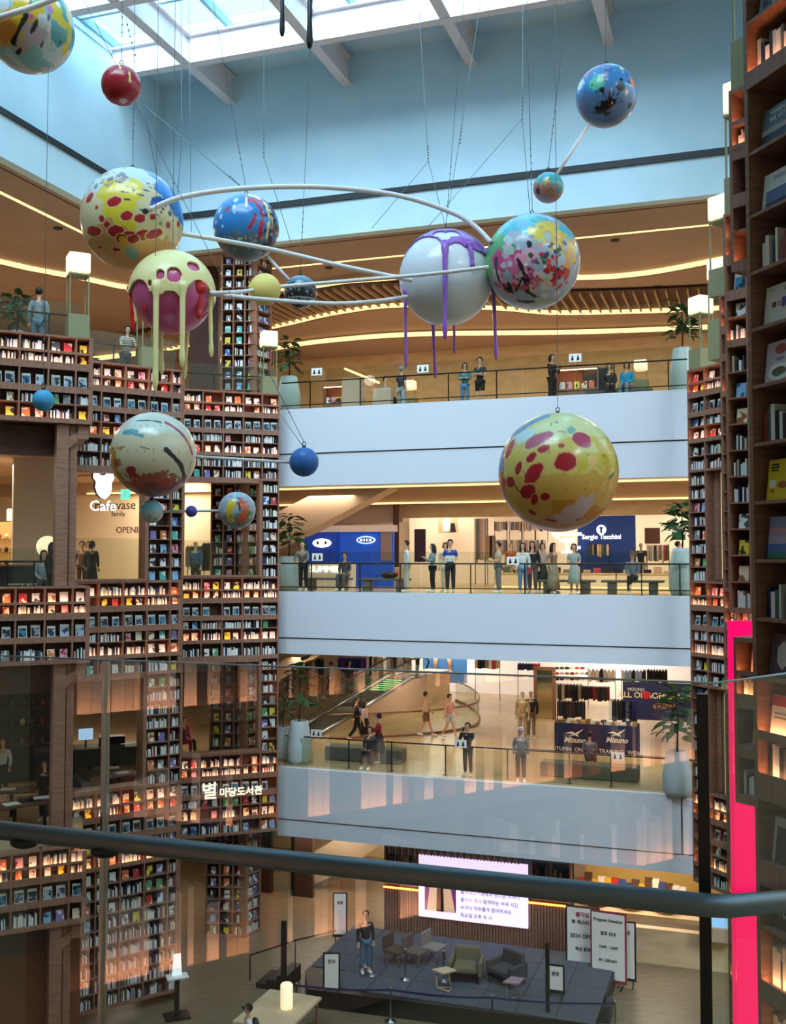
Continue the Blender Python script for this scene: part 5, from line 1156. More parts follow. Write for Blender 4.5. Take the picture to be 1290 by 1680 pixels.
def block(p, w, d_, h_, m, name, lab, cat, rz=FA_): o = MB().box(-w/2, w/2, -d_/2, d_/2, 0, h_).build(name, m, None, p, rz, bevel=.05); tag(o, lab, cat); return o
block(ONZ(600, 1248, LV[2]), 2.9, .7, .5, M_benchg, 'block_bench', 'long grey block bench with people on the lower gallery', 'bench')
block(ONZ(968, 1276, LV[2]), 3.2, .7, .48, cloth('#5c5f50'), 'block_bench', 'long olive upholstered bench on the lower gallery', 'bench')
for x, w, l in ((422/1, .1, 0),): pass
def displaybox(x, v, k, w, h_, lab):
    t = thing('display_shelf', lab, 'shelf', pf(x, v, k), FA_)
    MB().box(-w/2, w/2, 0, .5, 0, h_*.45).box(-w/2, -w/2+.04, 0, .5, h_*.45, h_).box(w/2-.04, w/2, 0, .5, h_*.45, h_).box(-w/2, w/2, 0, .5, h_-.04, h_).box(-w/2, w/2, .46, .5, h_*.45, h_).build('carcass', M_woodh, t)
    MB().box(-w/2+.05, w/2-.05, .03, .05, h_-.07, h_-.05).build('led_strip', M_led, t)
    for i in range(5): c = ['white', 'pink', 'yellow', 'cream', 'orange'][i]; b = place(BK[c], 'book', None, pf(x, v, k)+Vector((0, 0, h_*.45))); b.matrix_world = Matrix.Translation(pf(x, v, k)) @ Matrix.Rotation(FA_, 4, 'Z') @ Matrix.Translation(((i-2)*w/6, .12, h_*.45)); tag(b, '%s-covered book in the %s' % (c, lab), 'book', 'books in the small gallery display shelves')
displaybox(553, 2.6, 4, 1.2, 1.25, 'low lit display shelf near the top gallery staircase')
displaybox(948, 2.2, 4, 1.5, 1.3, 'low lit display shelf near the seated pair')
block(pf(580, 2.6, 4), .8, .5, 1.45, M_tan2, 'pedestal', 'beige pedestal beside the lit display shelf', 'pedestal')
block(pf(652, 2.1, 4)+Vector((-.5, 0, 0)), .7, .4, .9, M_tan2, 'box', 'beige box next to the seated person, top gallery', 'box')
block(pf(980, 2.6, 4), .8, .4, 1.3, M_darkg, 'pedestal', 'dark slanted stand between shelf and seated pair', 'stand')
bnch = MB().box(-1.1, 1.1, -.2, .3, .36, .44).box(-.9, -.7, -.15, .2, 0, .36).box(.7, .9, -.15, .2, 0, .36); tag(bnch.build('bench', M_benchg, None, pf(1018, 2.2, 4), FA_), 'bench under the seated pair, top gallery', 'bench')
for x, v in ((673, 4.5), (1055, 3.2)):
    t = thing('lantern_lamp', 'small glowing lantern on a stand on the top gallery, '+('near the grey-haired person' if x < 800 else 'near the person in blue'), 'lamp', pf(x, v, 4), FA_)
    MB().box(-.25, .25, -.25, .25, 0, .9).build('base_box', M_olive, t); MB().box(-.22, .22, -.22, .22, 1.25, 1.6).build('lamp_shade', M_lamp, t, bevel=.05)
    for a in (-.2, .2): MB().box(a-.012, a+.012, -.012, .012, .9, 1.25).build('leg', M_olive, t)
# small notice cards on the glass
def card(x, y, k, v=.1, where=''):
    u, z = FP(x, y, v); t = thing('notice_card', 'small white notice card with dark pictograms on the glass '+where, 'sign', FW(u, v, z), FA_, 'notice cards on the glass')
    cd = MB().box(-.2, .2, -.01, 0, -.13, .13).build('card', M_paper, t)
    for s in (-1, 1): MB().ball((s*.09, -.015, .05), .025, 8, 0, (1, .3, 1)).slab([(s*.09-.05, -.09), (s*.09+.05, -.07), (s*.09+.02, .03), (s*.09-.02, .03)], -.016, -.01).build('pictogram', M_dark, cd)
for x, y, k, w in ((520, 610, 4, 'near the top display shelf'), (694, 605, 4, 'below the purple drips'), (944, 587, 4, 'above the lit display shelf'), (521, 914, 3, 'beside the blue booth'), (842, 920, 3, 'near the group'), (519, 1203, 2, 'beside the tall fiddle-leaf plant'), (756, 1220, 2, 'beside the person with a camera'), (1014, 1241, 2, 'near the big bushy plant')): card(x, y, k, .1 if k > 2 else .48, w)
# ------------------------------------------------------------------ shops on the middle gallery (v = 12 or so)
def FB(x0, x1, y0, y1, v, dep=.1):            # rectangle seen between pixel columns/rows on plane v
    xm = (x0+x1)/2; ym = (y0+y1)/2
    u0 = FP(x0, ym, v)[0]; u1 = FP(x1, ym, v)[0]; za = FP(xm, y0, v)[1]; zb = FP(xm, y1, v)[1]
    return u0, u1, zb, za
def panel(name, m, x0, x1, y0, y1, v, lab=None, cat=None, kind=None, dep=.08, group=None):
    u0, u1, z0, z1 = FB(x0, x1, y0, y1, v); o = MB().box(u0, u1, 0, dep, 0, z1-z0).build(name, m, None, FW(0, v, z0), FA_)
    # origin at base centre of the object
    if kind: o['kind'] = kind
    if lab: tag(o, lab, cat, group)
    return o
panel('wall_shop_bulkhead', M_beige, 640, 1132, 795, 847, 9.5, kind='structure')
panel('wall_shop_bulkhead', M_tan2, 457, 660, 820, 858, 9.0, kind='structure')
M_shopglow = mat('shop_wall_added_glow', '#f0dcc0', .6, emit=.12, ecol='#ffe9c4')  # shop lighting put into the wall as a faint glow of its own
panel('wall_shop', M_shopglow, 672, 1132, 847, 958, 14.2, kind='structure')
M_bluedk = mat('navy_shop_wall', '#17387c', .5, emit=.15)
# blue pop-up booth
t = thing('pop_up_booth', 'blue pop-up booth with glowing oval emblems on the middle gallery', 'booth', FW(0, 7.5, LV[3]), FA_)
u0, u1, z0, z1 = FB(507, 645, 862, 968, 7.5); h_ = z1-LV[3]
MB().box(u0, u1, 0, .2, 0, h_-.25).build('front_panel', M_blue, t); MB().box(u0-.3, u1+.1, -.2, .3, h_-.28, h_).build('canopy', M_pinkw, t)
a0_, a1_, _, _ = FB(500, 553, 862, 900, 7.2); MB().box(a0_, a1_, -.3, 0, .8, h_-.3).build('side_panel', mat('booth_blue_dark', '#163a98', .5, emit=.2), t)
def oval(x, y, rx, rz, v, m, par, inner=None):
    u, z = FP(x, y, v); mb = MB(); n = 24; mb.slab([(u+rx*math.cos(2*PI*i/n), z-LV[3]+rz*math.sin(2*PI*i/n)) for i in range(n)], -.37 if v < 7.4 else -.06, -.32 if v < 7.4 else -.01)
    mb.build('emblem', m, par)
    if inner:
        for dx in (-.18, .18): MB().box(u+dx-.05, u+dx+.05, -.385 if v < 7.4 else -.08, -.36 if v < 7.4 else -.05, z-LV[3]-.05, z-LV[3]+.07).build('emblem_mark', M_navy, par)
oval(529, 891, .42, .19, 7.2, M_signw, t, 1); 
u, z = FP(601, 886, 7.5); mb = MB(); n = 28
mb.slab([(u+.42*math.cos(2*PI*i/n), z-LV[3]+.16*math.sin(2*PI*i/n)) for i in range(n)], -.05, -.02); mb.build('emblem', mat('cyan_glow', '#9fd8ff', .5, emit=1.2), t)
mb = MB(); mb.slab([(u+.36*math.cos(2*PI*i/n), z-LV[3]+.115*math.sin(2*PI*i/n)) for i in range(n)], -.06, -.05); mb.build('emblem_field', mat('emblem_blue', '#1b48a4', .5, emit=.3), t)
for dx, w in ((-.2, .1), (-.06, .05), (.06, .05), (.2, .1)): MB().box(u+dx-w/2, u+dx+w/2, -.08, -.06, z-LV[3]-.05, z-LV[3]+.05).build('emblem_mark', M_signw, t)
p_ = FB(625, 643, 868, 920, 7.4); MB().box(p_[0], p_[1], -.12, -.05, p_[2]-LV[3], p_[3]-LV[3]).build('poster', mat('poster_tan', '#8f7f80', .6), t)
# glowing figures row on the booth counter
t2 = thing('lit_counter', 'white lit counter with a row of glowing letters in front of the blue booth', 'counter', pf(535, 5.5, 3), FA_); MB().box(-1.1, 1.1, 0, .5, 0, .95).build('counter_body', M_paper, t2)
text('letters', 'SUMMER', .36, M_signw, t2, (0, -.05, .72), ext=.02)
# escalator underside crossing the middle gallery
def escal(pts, v0, v1, lab, ly):
    mb = MB(); pl = []
    for x, y in pts: u, z = FP(x, y, v0); pl.append((u, z))
    mb.slab(pl, 0, v1-v0); o = mb.build('escalator', M_tan2, None, FW(0, v0, 0), FA_); tag(o, lab, 'escalator', 'escalator undersides')
escal([(400, 868), (540, 797), (625, 797), (640, 800), (505, 872), (430, 905)], 3.5, 4.6, 'pale sloping escalator underside crossing the middle gallery', 0)
escal([(400, 1122), (490, 1068), (520, 1070), (455, 1112), (430, 1130)], 4.5, 5.6, 'pale sloping escalator underside above the lower gallery', 0)
escal([(420, 1455), (560, 1372), (640, 1375), (560, 1432), (470, 1470)], 5, 6.1, 'pale sloping escalator underside above the ground floor', 0)
# bright shop: shelves, garments, sign
panel('wall_column', M_wooddk, 645, 654, 826, 930, 8.6, kind='structure')
panel('poster', mat('poster_violet', '#46344a', .6), 680, 698, 868, 922, 10.5, 'dark violet poster beside the bright shop opening', 'poster')
t = thing('wall_picture', 'picture of a shirt and a black skirt hung on the bright shop wall', 'picture', FW(0, 13.4, 0), FA_)
a, b, c_, d_ = FB(719, 751, 848, 874, 13.4); MB().box(a, b, 0, .04, c_, d_).build('board', mat('warm_board', '#d6ae84', .6), t); MB().slab([(a+.25, c_+.05), (a+.6, c_+.05), (a+.62, d_-.15), (a+.5, d_-.05), (a+.35, d_-.05), (a+.22, d_-.15)], -.03, 0).build('shirt', M_paper, t); MB().slab([(b-.42, c_+.03), (b-.08, c_+.03), (b-.14, d_-.3), (b-.34, d_-.3)], -.03, 0).build('skirt', M_black, t)
t = thing('navy_display_wall', 'navy blue display wall with white round emblem and shop name', 'wall', FW(0, 10.0, LV[3]), FA_)
a, b, c_, d_ = FB(948, 1043, 846, 955, 10); MB().box(a, b, 0, .15, 0, d_-LV[3]).build('panel', M_bluedk, t)
u, z = FP(987, 869, 10); MB().slab([(u+.2*math.cos(i*PI/8), z-LV[3]+.2*math.sin(i*PI/8)) for i in range(16)], -.05, -.01).build('round_emblem', M_signw, t)
MB().slab([(u-.04, z-LV[3]-.14), (u+.04, z-LV[3]-.14), (u+.04, z-LV[3]+.1), (u-.04, z-LV[3]+.1)], -.07, -.05).slab([(u-.12, z-LV[3]+.04), (u+.12, z-LV[3]+.04), (u, z-LV[3]+.14)], -.07, -.05).build('emblem_mark', M_bluedk, t)
text('shop_name', 'Sergio Tacchini', .26, M_signw, t, (u, -.03, FP(987, 881, 10)[1]-LV[3]), bold=.006)
# big glowing letter frame
t = thing('glowing_letter', 'large white glowing letter T in an open frame on a counter', 'sign', FW(0, 9.6, 0), FA_)
def bar(x0, x1, y0, y1, v=9.6, m=M_signw, par=t, nm='letter_bar'): a, b, c_, d_ = FB(x0, x1, y0, y1, v); MB().box(a, b, -.1, 0, c_, d_).build(nm, m, par)
bar(906, 955, 874, 879); bar(918, 944, 884, 889); bar(928, 934, 889, 902); bar(912, 918, 880, 884); bar(922, 940, 904, 908); bar(940, 953, 896, 901)
def garment_rack(x0, x1, y0, y1, v, k, lab, cols, n=14, shelf=False):
    a, b, c_, d_ = FB(x0, x1, y0, y1, v); t = thing('clothes_rack', lab, 'rack', FW((a+b)/2, v, LV[k]), FA_); w = b-a; zt = d_-LV[k]; zb = max(.2, c_-LV[k])
    rm = MB().tube([(-w/2, 0, 0), (-w/2, 0, zt), (w/2, 0, zt), (w/2, 0, 0)], .018, 6); rm.build('frame', M_dark, t)
    rr = random.Random(int(x0+y0))
    for i in range(n):
        c = rr.choice(cols); x = -w/2+w*(i+.5)/n; hh = (zt-zb)*rr.uniform(.8, 1)
        MB().slab([(x-.03, zt-.03), (x+.03, zt-.03), (x+w/n*.42, zt-.14), (x+w/n*.4, zt-hh), (x-w/n*.4, zt-hh), (x-w/n*.42, zt-.14)], -.2, .2).build('garment', cloth(c), t)
SHOP = ['#2a2a30', '#e8e4de', '#c8a088', '#3c4a5c', '#8c8478', '#d8c0b0', '#1c1c20', '#5a6a58', '#b8464a']
PALE = ['#eadfd2', '#d8b8a8', '#f2ece4', '#c8bfb8', '#2a2a30', '#e8cfc8', '#8a8f98']
garment_rack(796, 812, 878, 920, 11.5, 3, 'clothes rack with dark coats in the bright shop, beside the column', SHOP, 5)
garment_rack(780, 800, 850, 925, 12.5, 3, 'tall rack of long pale clothes in the bright shop', PALE, 7)
for i, x in enumerate((822, 846, 868, 889)):
    garment_rack(x-10, x+10, 855, 872, 13.2, 3, 'upper wall rail of pale clothes in the bright shop, %s bay' % ORD[i], PALE, 5); garment_rack(x-10, x+10, 885, 915, 13.0, 3, 'lower wall rail of clothes in the bright shop, %s bay' % ORD[i], PALE+['#d88878'], 6)
garment_rack(965, 1000, 892, 915, 9.0, 3, 'clothes rack in front of the navy display wall', SHOP, 9); garment_rack(1062, 1098, 893, 925, 11, 3, 'clothes rack beside the white-shirted mannequin', PALE+SHOP, 9)
panel('poster', mat('poster_dark', '#5c3a30', .6), 1058, 1083, 866, 892, 12.8, 'dark patterned picture on the bright shop wall', 'picture'); panel('poster', cloth('#1f5a48'), 1103, 1125, 866, 886, 12.8, 'dark green picture behind the far plant', 'picture')
for i, (x0, x1) in enumerate(((812, 900), (905, 1010), (1012, 1110))):
    a, b, c_, d_ = FB(x0, x1, 925, 950, 7.5); t = thing('display_counter', 'low pale display counter with dark things on top, %s along the shop front' % ORD[i], 'counter', FW((a+b)/2, 7.5, LV[3]), FA_); w = b-a
    MB().box(-w/2, w/2, 0, .8, 0, .55).build('counter_body', M_cream, t); MB().box(-w/2, w/2, -.05, .85, .55, .6).build('counter_top', M_beige, t)
    MB().box(-w/2, w/2, -.01, .0, .03, .06).build('led_strip', M_cove, t)
for i in range(18):
    x = 815+i*16.5; p = pf(x, 7.9, 3)+Vector((0, 0, .6)); c = R.choice(SHOP); o = MB().box(-.14, .14, -.1, .1, 0, R.uniform(.08, .25)).build('folded_clothes', cloth(c), None, p, FA_, bevel=.03); tag(o, '%s pile of folded clothes along the shop display counters' % ORD[i], 'clothes', 'folded clothes on the shop counters')
# ------------------------------------------------------------------ lower gallery: shops, escalator, stall
M_shopglow2 = mat('shop_wall_added_glow_lower', '#eee6de', .6, emit=.22, ecol='#fff4ea')  # wall is no lamp; its emission stands in for bright shop lighting
struct(MB().box(-2, 26, 0, .1, 0, 3.2).build('wall_shop', M_shopglow2, None, FW(0, 21.5, LV[2]), FA_))
for i, (x0, x1, y0, y1, cols, lab) in enumerate(((492, 530, 1080, 1108, SHOP, 'rack of dark bags near the walking person in black'), (556, 600, 1078, 1104, ['#3a4a9a', '#6a3a8a', '#2a3a7a'], 'rack of blue and violet clothes'), (604, 632, 1076, 1112, PALE, 'rack of pale long clothes near the escalator top'), (780, 820, 1080, 1098, SHOP, 'rack of black clothes at the bright shop front'), (850, 886, 1088, 1100, ['#b8242c', '#2c2c34', '#1f2f5a'], 'rack of red and navy clothes'), (965, 1010, 1096, 1120, PALE, 'rack of pale clothes behind the cap display'), (1020, 1060, 1098, 1120, ['#9ab8d8', '#e8e4dc', '#2a1c18'], 'rack of pale blue and cream clothes'), (1062, 1095, 1098, 1122, ['#2a1c1c', '#15151a', '#e8e8e8'], 'rack of black and white clothes'))):
    garment_rack(x0, x1, y0, y1, 19.0, 2, lab, cols, 7)
panel('poster', mat('poster_blue', '#3f78b0', .6, emit=.15), 694, 766, 1078, 1120, 20.5, 'large blue poster of a walker on the far shop wall', 'poster')
tt_ = thing('poster_figure', 'printed legs and white shoes on the large blue poster', 'picture', FW(0, 20.4, 0), FA_)
for x in (716, 737):
    a, za = FP(x, 1074, 20.4); b, zb = FP(x-3 if x < 720 else x+2, 1100, 20.4); MB().tube([(a, 0, za), (b, 0, zb)], [.14, .07], 8).build('leg', M_skin, tt_); MB().box(b-.12, b+.1, -.1, .02, zb-.16, zb-.02).build('shoe', M_paper, tt_)
panel('wall_column', M_wooddk, 643, 653, 1075, 1118, 18, kind='structure')
# caps display
t = thing('cap_display', 'rows of caps on a white shop wall', 'display', FW(0, 20.3, 0), FA_)
for r_ in range(3):
    for c in range(7):
        u, z = FP(914+c*8.4, 1096+r_*9, 20.3); MB().ball((u, 0, z), .13, 8, 0, (1, .6, .6)).box(u-.1, u+.1, -.16, -.06, z-.05, z-.03).build('cap', cloth(R.choice(['#c8603a', '#b8904a', '#2c2c30', '#d8d4cc', '#8a3030', '#4a5a68'])), t)
# escalator with glass sides and green light
t = thing('escalator', 'escalator with glass sides, dark handrails and green lit steps on the lower gallery', 'escalator', (0, 0, CZ+LV[2]))
e0 = ONZ(505, 1214, LV[2]); e1 = AT(690, 1112, 51)
dd = (e1-e0); dd.z = 0; dl = dd.length; dd.normalize(); nn = Vector((-dd.y, dd.x, 0)); rise = e1.z-e0.z
def ep(s, w, z): p = e0+dd*s+nn*w; return Vector((p.x, p.y, rise*max(0, min(1, (s-1)/(dl-2)))+z))
for w, nm in ((0, 'near'), (1.3, 'far')):
    mb = MB(); 
    pts = [ep(-.4, w, .1), ep(1, w, .1), ep(dl-1, w, .1), ep(dl+.6, w, .1)]; pt2 = [q+Vector((0, 0, .85)) for q in pts]
    n_ = len(pts); mb.add(pts+pt2, [(i, i+1, n_+i+1, n_+i) for i in range(n_-1)]); g = mb.build('glass_side', M_glassg, t); s_ = g.modifiers.new('s', 'SOLIDIFY'); s_.thickness = .015
    MB().tube([ep(-.5, w, .5), ep(-.7, w, .75), ep(-.4, w, .98), ep(1, w, .98), ep(dl-1, w, .98), ep(dl+.6, w, .98), ep(dl+1.0, w, .7), ep(dl+.7, w, .4)], .045, 8).build('handrail', M_dark, t)
    mb = MB(); 
    for a, b in zip(pts, pts[1:]): mb.tube([a, b], .1, 6)
    mb.build('skirt_rail', M_steel, t)
    q0, q1 = ep(1, w-.12, -.02), ep(dl-1, w-.12, -.02)
    mb = MB(); mb.add([ep(0, w, .05), ep(dl-1, w, .05), ep(dl+.6, w, .05), ep(dl+.6, w, -rise+.0), ep(0, w, -.0)], [(0, 1, 2, 3, 4)]); g = mb.build('side_panel', M_tan2, t); s_ = g.modifiers.new('s', 'SOLIDIFY'); s_.thickness = .05
ns = 26
for i in range(ns):
    s = 1+(dl-2)*i/ns; z = rise*i/ns
    a = ep(s, .1, 0); mb = MB(); A_ = e0+dd*s+nn*.1; B_ = e0+dd*s+nn*1.2; D_ = dd*((dl-2)/ns)
    mb.prism([tuple(A_.xy), tuple(B_.xy), tuple((B_+D_).xy), tuple((A_+D_).xy)], z-.1, z+.08); mb.build('step', M_darkg, t)
    if i > 19: mb = MB(); mb.prism([tuple((A_).xy), tuple(B_.xy), tuple((B_-dd*.03).xy), tuple((A_-dd*.03).xy)], z+.0, z+.05); mb.build('step_light', mat('green_step_light', '#20e090', .5, emit=1.4), t)
land = ep(dl, 0, 0); mb = MB(); mb.prism([tuple((e0+dd*(dl-1)).xy), tuple((e0+dd*(dl-1)+nn*1.3).xy), tuple((e0+dd*(dl+3.5)+nn*1.3).xy), tuple((e0+dd*(dl+3.5)).xy)], .0, rise+.06); mb.build('landing', M_beige, t)
p_ = e0+dd*(dl+.9)+nn*.6; person((p_.x, p_.y, CZ+LV[2]+rise+.06), PI*.6, 'person in black standing at the top of the escalator', top='#1c1c20', bot='#17171a', hair='long', h=1.7)
# curved glass railing beside the walkway
t = thing('glass_balustrade', 'curved glass railing beside the two walkers on the lower gallery', 'railing', (0, 0, CZ+LV[2]))
cv = smooth([tuple(ONZ(x, y, LV[2]).xy) for x, y in ((540, 1213), (640, 1209), (720, 1203), (778, 1192), (786, 1176), (770, 1160), (748, 1150))], 5)
mb = MB(); ribbon(mb, cv, 0, .95, .015); mb.build('glass_pane', M_glassg, t); MB().tube([(x, y, .98) for x, y in cv], .035, 8).build('handrail', M_wood, t); MB().tube([(x, y, .05) for x, y in cv], .05, 8).build('base_rail', M_wood, t)
# sports stall
NAVY = mat('stall_navy', '#1b2150', .6)
t = thing('market_stall', 'navy stall counter with two white bird emblems and shoe boxes', 'stall', FW(0, 0, LV[2]), FA_)
v = UV(ONZ(980, 1236, LV[2]))[1]; a, b, c_, d_ = FB(910, 1046, 1180, 1232, v)
MB().box(a, b, v, v+.9, 0, 1.05).build('counter_front', NAVY, t)
MB().box(a-1.6, b+2.2, v-.05, v+.0, .0, .02).build('floor_strip', NAVY, t)
for x in (943, 1012):
    u, z = FP(x, 1204, v-.02); zz = z-LV[2]
    MB().slab([(u-.34, zz+.02), (u-.1, zz+.08), (u+.02, zz+.02), (u+.34, zz+.2), (u+.1, zz-.02), (u+.16, zz-.1), (u-.02, zz-.05), (u-.22, zz-.1), (u-.06, zz+.0)], v-.03, v-.005).build('bird_emblem', M_paper, t)
    text('brand_name', 'Mizuno', .27, M_paper, t, (u, v-.02, zz-.24), bold=.006, shear=.3)
text('strip_text', 'AUTUMN  ON&OFF  TRAINING  WEAR', .2, M_paper, t, ((a+b)/2, v-.06, .1))
rr = random.Random(3)
for i in range(26):
    u = a+.1+(b-a-.2)*i/25; MB().box(u-.09, u+.09, v+.1, v+.35, 1.05, 1.12+rr.uniform(0, .1)).build('shoe_pair', cloth(rr.choice(['#e8e4da', '#c8a860', '#2a2a30', '#d8d8d8', '#8a6a40'])), t)
garment_rack(915, 960, 1150, 1180, v+1.6, 2, 'rack of dark sports jackets, front one behind the stall', ['#1c1c20', '#2c2c34', '#4a3028', '#15151a'], 9)
garment_rack(955, 1000, 1126, 1150, v+3.0, 2, 'rack of dark and red sports shirts behind the stall', ['#1c1c20', '#9a2430', '#2a2a34', '#1c1c20'], 12)
garment_rack(1000, 1045, 1148, 1190, v+1.4, 2, 'rack of striped sports trousers beside the banner', ['#1c1c20', '#e8e8e8', '#2a2a30'], 8)
garment_rack(912, 955, 1122, 1150, v+3.4, 2, 'rack of sports tops near the mirror', ['#c8b89a', '#1c1c20', '#3a3030'], 8)
t = thing('banner', 'navy banner with pale capital lettering behind the stall', 'banner', FW(0, 0, 0), FA_)
vb = v+1.2; a, b, c_, d_ = FB(1022, 1131, 1120, 1160, vb); MB().box(a, b+.6, vb, vb+.06, c_-.5, d_).build('cloth', NAVY, t)
text('banner_text', 'ALL ON&OFF 트레이닝', .30, mat('banner_cream', '#e0cfa0', .6), t, ((a+b)/2+.1, vb-.02, FP(1080, 1142, vb)[1]), bold=.006); text('banner_small', 'MIZUNO', .16, M_paper, t, (a+.5, vb-.02, FP(1040, 1131, vb)[1])); text('banner_price', '69,000', .3, mat('banner_orange', '#c8843a', .6), t, ((a+b)/2+.3, vb-.02, FP(1080, 1158, vb)[1]))
MB().ball(((a+b)/2-.35, vb-.03, FP(1072, 1141, vb)[1]), .17, 10, 0, (1, .15, 1)).build('red_flower_mark', cloth('#b8282c'), t)
# wooden mirror frame
t = thing('standing_mirror', 'tall wooden mirror frame behind the beige mannequin', 'mirror', ONZ(894, 1180, LV[2]), FA_); MB().box(-.5, -.35, 0, .1, 0, 2.3).box(.35, .5, 0, .1, 0, 2.3).box(-.5, .5, 0, .1, 2.2, 2.35).build('frame', M_wood, t); MB().box(-.35, .35, .04, .06, 0, 2.2).build('mirror_glass', mat('mirror', '#c8b898', .05, 1), t)

# ------------------------------------------------------------------ cafe and lounge behind the openings
t = thing('cafe_sign', 'glowing white animal-head emblem above the word Cafe, hung on two rods', 'sign', AT(169, 800, 32), math.radians(8))
def cz_(x, y): p = AT(x, y, 32)-t.location; return p.x, p.z
pts = [(154, 778), (157, 774), (162, 776), (166, 780), (172, 780), (176, 775), (182, 774), (186, 778), (187, 785), (183, 792), (183, 803), (179, 813), (172, 819), (166, 817), (160, 810), (157, 800), (158, 790), (154, 785)]
MB().slab([cz_(*q) for q in reversed(pts)], -.05, .03).build('emblem', M_signw, t); MB().slab([(x-.07, z) for x, z in [cz_(*q) for q in reversed(pts)]], .04, .12).build('emblem_back', M_darkg, t)
text('word', 'Cafe', .44, M_signw, t, (cz_(170, 831)[0], -.12, cz_(170, 831)[1]), bold=.004)
for x in (164, 173): a = cz_(x, 770); MB().box(a[0]-.01, a[0]+.01, 0, .02, a[1]-.1, a[1]+.5).build('rod', M_dark, t)
t = thing('wall_lettering', 'dark lettering reading OPENING on the cream cafe wall', 'lettering', AT(205, 870, 39.3), -AL); text('word', 'OPENING', .34, cloth('#5a2a24'), t, (.35, 0, 0)); text('script', 'rivervase', .5, M_darkg, t, (-.45, 0, .95)); text('script', 'family', .26, M_darkg, t, (-.3, 0, .62))
exit_ = lambda x, y, d, w: (lambda t: (MB().box(-.17, .17, 0, .05, -.17, .17).build('panel', mat('exit_green', '#3fc8a0', .5, emit=1.0), t), MB().ball((.02, -.01, .08), .03, 8, 0, (1, .3, 1)).slab([(-.04, -.1), (.0, -.02), (-.03, .05), (.05, .05), (.03, -.02), (.07, -.1), (.02, -.06)], -.012, 0).build('running_figure', M_paper, t)))(thing('exit_sign', 'green exit sign with a running figure '+w, 'sign', AT(x, y, d), -AL))
exit_(1141, 369, 36.2, 'hanging from the top gallery ceiling')
MB().box(-.01, .01, 0, .02, .17, .75).build('hanger', M_dark, bpy.context.scene.objects['exit_sign']); exit_(205, 811, 36, 'glimpsed behind the cafe emblem')
struct(MB().box(-.65, .65, 0, .8, 0, 4.4).build('wall_column', mat('pale_column', '#cfc4b8', .7), None, (AT(57, 850, 33).x, 33, CZ+LV[3]), .4))
t = thing('cafe_counter', 'dark cafe counter with jars and a lamp behind the nearest opening', 'counter', (AT(30, 930, 27.5).x, 27.5, CZ+LV[3]), S1[1]); MB().box(-3, .8, 1.0, 1.6, 0, .95).build('counter_body', M_darkg, t); MB().box(-3, .8, .95, 1.65, .95, 1.0).build('counter_top', M_wood, t)
for x in (22, 55, 110): p = AT(x, 920, 28.5); p.z = CZ+LV[3]; q_ = thing('cafe_chair', 'pale framed cafe chair '+{22: 'near the picture edge', 55: 'beside the long-haired person', 110: 'beyond the post'}[x], 'chair', p, .6, 'cafe chairs'); MB().box(-.22, .22, -.22, .22, .44, .48).build('seat', M_beige, q_); MB().box(-.22, .22, .2, .23, .6, .9).build('backrest', M_paper, q_); [MB().box(a-.015, a+.015, b-.015, b+.015, 0, .9 if b > 0 else .44).build('leg', M_beige, q_) for a in (-.2, .2) for b in (-.2, .2)]
t = thing('shelf_of_figures', 'wall shelf of tiny figures at the cafe far wall', 'shelf', AT(8, 900, 35), .3); MB().box(-1.2, .9, 0, .05, -1.6, .9).build('board', mat('gold_board', '#c89a5a', .6, emit=.2), t)
for r_ in range(5):
    MB().box(-1.2, .9, -.12, 0, -1.5+r_*.45, -1.47+r_*.45).build('shelf', M_wood, t)
    for c in range(9): MB().ball((-1.1+c*.23, -.06, -1.38+r_*.45), .07, 8, 0, (1, .8, 1.4)).build('figure', cloth(R.choice(['#8a5a3a', '#e8d8b8', '#b83a3a', '#3a3a44'])), t)
for x, y, w in ((72, 797-4, 'by the pale column'), (215, 440+450, 'near the column foot')):
    p = AT(x-9 if x < 100 else 78, 853 if x > 100 else 850, 34); 
t = thing('round_lamp', 'round glowing lamp in the cafe beside the pale column', 'lamp', AT(78, 897, 31.5)); MB().ball((0, 0, 0), .33, 20).build('lamp_shade', M_lamp, t); MB().tube([(0, 0, -.33), (0, 0, -1.54)], .02).build('stand', M_dark, t)
t = thing('wall_lamp', 'small square glowing lamp high on the cafe wall', 'lamp', AT(22, 845, 34)); MB().box(-.2, .2, -.1, .1, -.2, .2).build('lamp_shade', M_lamp, t, bevel=.04)
# lounge below: dark counters and bar
t = thing('bar_counter', 'long black bar counter with a small screen seen through the lower opening', 'counter', AT(180, 1215, 33.5), math.radians(20)); z_ = CZ+LV[2]-t.location.z
MB().box(-2.2, 1.2, 0, .8, z_, z_+1.15).build('counter_body', M_dark, t); MB().box(-2.3, 1.3, -.1, .9, z_+1.15, z_+1.2).build('counter_top', M_darkg, t)
MB().box(-.95, -.5, .2, .24, z_+1.45, z_+1.8).build('screen', mat('screen_blue', '#8fb0d0', .3, emit=.7), t); MB().tube([(-.72, .25, z_+1.2), (-.72, .25, z_+1.5)], .03).build('screen_stand', M_dark, t); MB().box(-.3, .5, .2, .6, z_+1.2, z_+1.5).build('coffee_machine', M_dark, t)
t = thing('shelf_wall', 'dark wall panel behind the lounge with small goods', 'wall', (AT(38, 1120, 34).x, 34, CZ+LV[2]), .35); MB().box(-1.3, 1.2, 0, .1, 0, 3.9).build('panel', M_dark, t)
for r_ in range(3): MB().box(-.5, 1.0, -.25, 0, 1.2+r_*.6, 1.24+r_*.6).build('shelf', M_wooddk, t); [MB().ball((-.3+c*.3, -.12, 1.35+r_*.6), .09, 8, 0, (1, 1, 1.3)).build('jar', cloth(R.choice(['#8a4a3a', '#c8b090', '#4a4a50'])), t) for c in range(4)]
